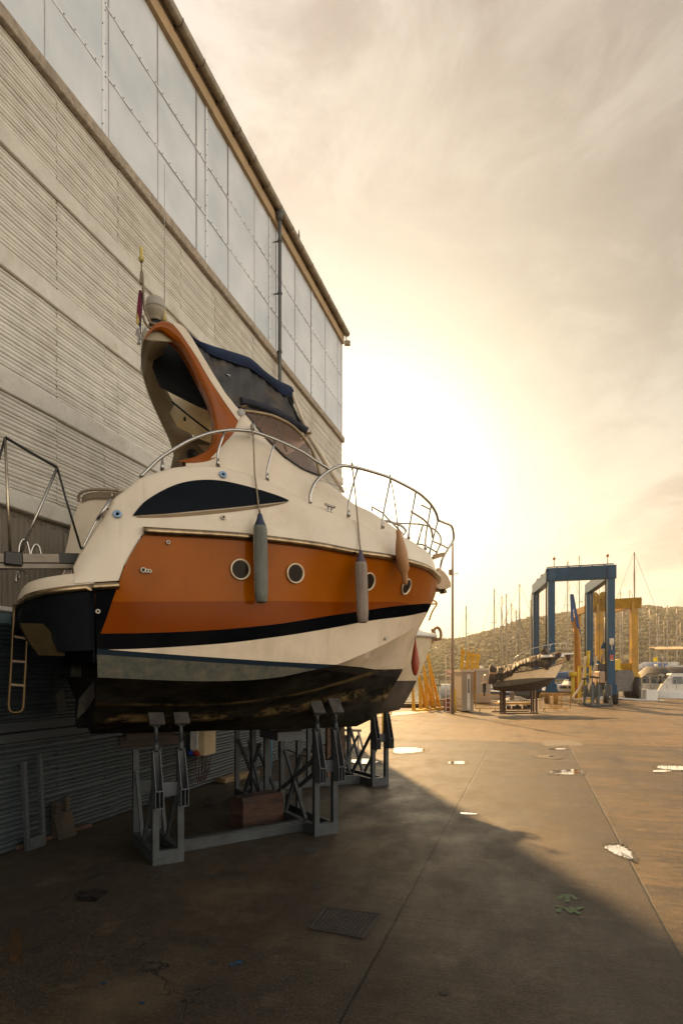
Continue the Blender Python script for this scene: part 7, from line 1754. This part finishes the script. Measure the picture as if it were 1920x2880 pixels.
lab = ['lone sailboat mast left of the site cabins, thinnest against the hill',
       'sailboat with the leftmost tall mast above the burnt motorboat',
       'sailboat whose mast is second from the left above the burnt motorboat',
       'sailboat whose mast is third from the left above the burnt motorboat',
       'sailboat with a slightly leaning mast, fourth from the left above the burnt motorboat',
       'sailboat with a short mast just left of the tallest one over the burnt motorboat',
       'sailboat with the tallest mast over the burnt motorboat stern rail',
       'sailboat whose mast stands just left of the blue hoist',
       'sailboat mast seen through the blue hoist, just right of its left legs',
       'sailboat with a tall mast topping the blue hoist beam',
       'distant short mast right behind the blue hoist right leg',
       'sailboat mast just above the yellow hoist beam, on its left',
       'sailboat with a low mast under the yellow hoist beam',
       'sailboat mast above the yellow hoist beam, near the number',
       'sailboat mast immediately right of the yellow hoist right leg',
       'sailboat with the tallest black mast in the marina, rising over the yellow hoist',
       'first tall mast right of the yellow hoist',
       'second tall mast right of the yellow hoist, beside the first',
       'thin far mast tucked against the second tall mast at the right',
       'tall mast in front of the hill, second from the right edge',
       'rightmost tall mast, by the right edge of the view',
       'short far mast between the two rightmost tall ones',
       'tiny distant mast at the far right edge',
       'distant mast between the blue and the yellow hoist']
for i, s in enumerate(SL_):
    sail(s[0], s[1], s[2], TH+s[3]+(math.pi/2 if i % 3 else -.4), lab[i], cover=(M_CB if i in (8, 9, 13) else None), um2={4: 1437, 15: 1782, 9: 1627}.get(i))
# dark blue ketch lying at the quay behind the burnt boat's bow
motor(1790, 1950, 57, TH+2.75, 6.0, 'low white motorboat bow showing right beside the yellow hoist wheel', canopy=M_CV)
motor(1880, 1938, 70, TH+2.4, 8.0, 'white motorboat with a plain cabin between the two nearest boats at the right')
motor(1830, 1935, 72, TH+2.9, 7.5, 'white motorboat with a radar dome left of the red quay post', top=True)
o = pz(1600, 1930, 62); o.z = -1.3; e, st = simple_boat(o, TH+.15+math.pi, 12, 3.4, 1.5, label='dark-hulled sailing yacht with a blue sail cover behind the burnt motorboat bow', name='moored_sailboat', cat='sailboat', hull=(.025, .022, .025), z0=-.4, sheer=.5)
cabin_block(e, -3.0, 2.2, 2.2, 1.6, .75, M_WHT, GL, .5, 'deckhouse', 5); cabin_block(e, -2.4, .4, 1.9, 2.35, .7, M_WHT, GL, .5, 'wheelhouse', 3); rails(e, 2.0, 5.6, 1.3, .15, 1.8)
q = MB(); q.tube([(-.5, 0, 3.3), (2, 0, 3.2), (4.2, 0, 3.0)], [.42, .36, .2], 8); q.build('sail_cover', M_CB, e); q = MB(); q.tube([(-.6, 0, 1.6), (-.6, 0, 10.5)], .09, 6); q.build('mast', M_SPAR, e)
# red quay post, small moored workboat, yellow flag, pale pontoon
c = gp(1876, 1956); q = MB(); q.lathe([(.16, 0), (.17, .05), (.17, 1.15), (.12, 1.25), (.05, 1.3)], c, 'Z', 12); solo(q, 'red_bollard', mat('bollard_red', (.28, .02, .025), .5), 'dark red post standing on the quay edge by the right-hand motorboats', 'bollard')
c = gp(1850, 1952)*1.0; fl_ = empty('yellow_flag', pz(1848, 1900, 66), 0, 'small yellow flag on a thin staff among the boats at the right', 'flag'); fl_.location.z = .0
zfl = HC+(VH-1853)/FPX*66; q = MB(); q.tube([(0, 0, 0), (0, 0, zfl+.3)], .025, 5); q.build('staff', M_SPAR, fl_); q = MB(); q.loft([[Vector((-.02-.2*i, .04*math.sin(i*2), zfl+.22-.05*i)), Vector((-.02-.2*i, .04*math.sin(i*2), zfl-.22-.05*i))] for i in range(3)], False); q.build('cloth', mat('flag_yellow', (.75, .58, .02), .7), fl_)
o = pz(1812, 1945, 50); o.z = -1.3; e, st = simple_boat(o, TH+math.pi-.1, 7.5, 2.2, 1.25, label='open white workboat with a dark stripe, under the quay edge behind the yellow hoist wheel', name='workboat', cat='workboat', hull=(.6, .58, .54), z0=-.3, sheer=.4, stripe=(.02, .025, .04))
q = MB(); q.cbox((-.4, 0, 1.7), (.9, .8, .9), 0, .05); q.build('console', M_WHT, e)
# far jetty with posts in the open water at the left
jt = empty('far_jetty', pz(1240, 1925, 120), 0, 'little dark jetty with posts far out on the bright water', 'jetty'); jt.location.z = -1.3; q = MB(); q.box((-1, -.5, 1.0), (2.4, .5, 1.25)); q.build('deck', M_RB, jt)
for x in (-.6, .3, 1.2, 2.0): q = MB(); q.tube([(x, 0, -.5), (x, 0, 1.0 if x > 0 else 1.0)], .06, 5); q.build('pile', M_RB, jt)
q = MB(); q.tube([(-.4, 0, 1.2), (-.4, 0, 3.4)], .07, 5); q.build('post', M_RB, jt)
# ------------------------------------------------------------------ evening haze over the harbour
def haze():
    m = bpy.data.materials.new('haze'); m.use_nodes = True; nt = m.node_tree; nt.nodes.clear()
    v = nt.nodes.new('ShaderNodeVolumePrincipled'); v.inputs['Color'].default_value = (1.0, .93, .80, 1); v.inputs['Density'].default_value = .00028; v.inputs['Anisotropy'].default_value = .5
    o = nt.nodes.new('ShaderNodeOutputMaterial'); nt.links.new(v.outputs[0], o.inputs['Volume'])
    q = MB(); c = [C(-80, -900), C(-80, 1300), C(1100, 1300), C(1100, -900)]
    q.prism([Vector((p.x, p.y, -4)) for p in c], (0, 0, 100)); return tag(q.build('haze', m), kind='stuff')
haze()
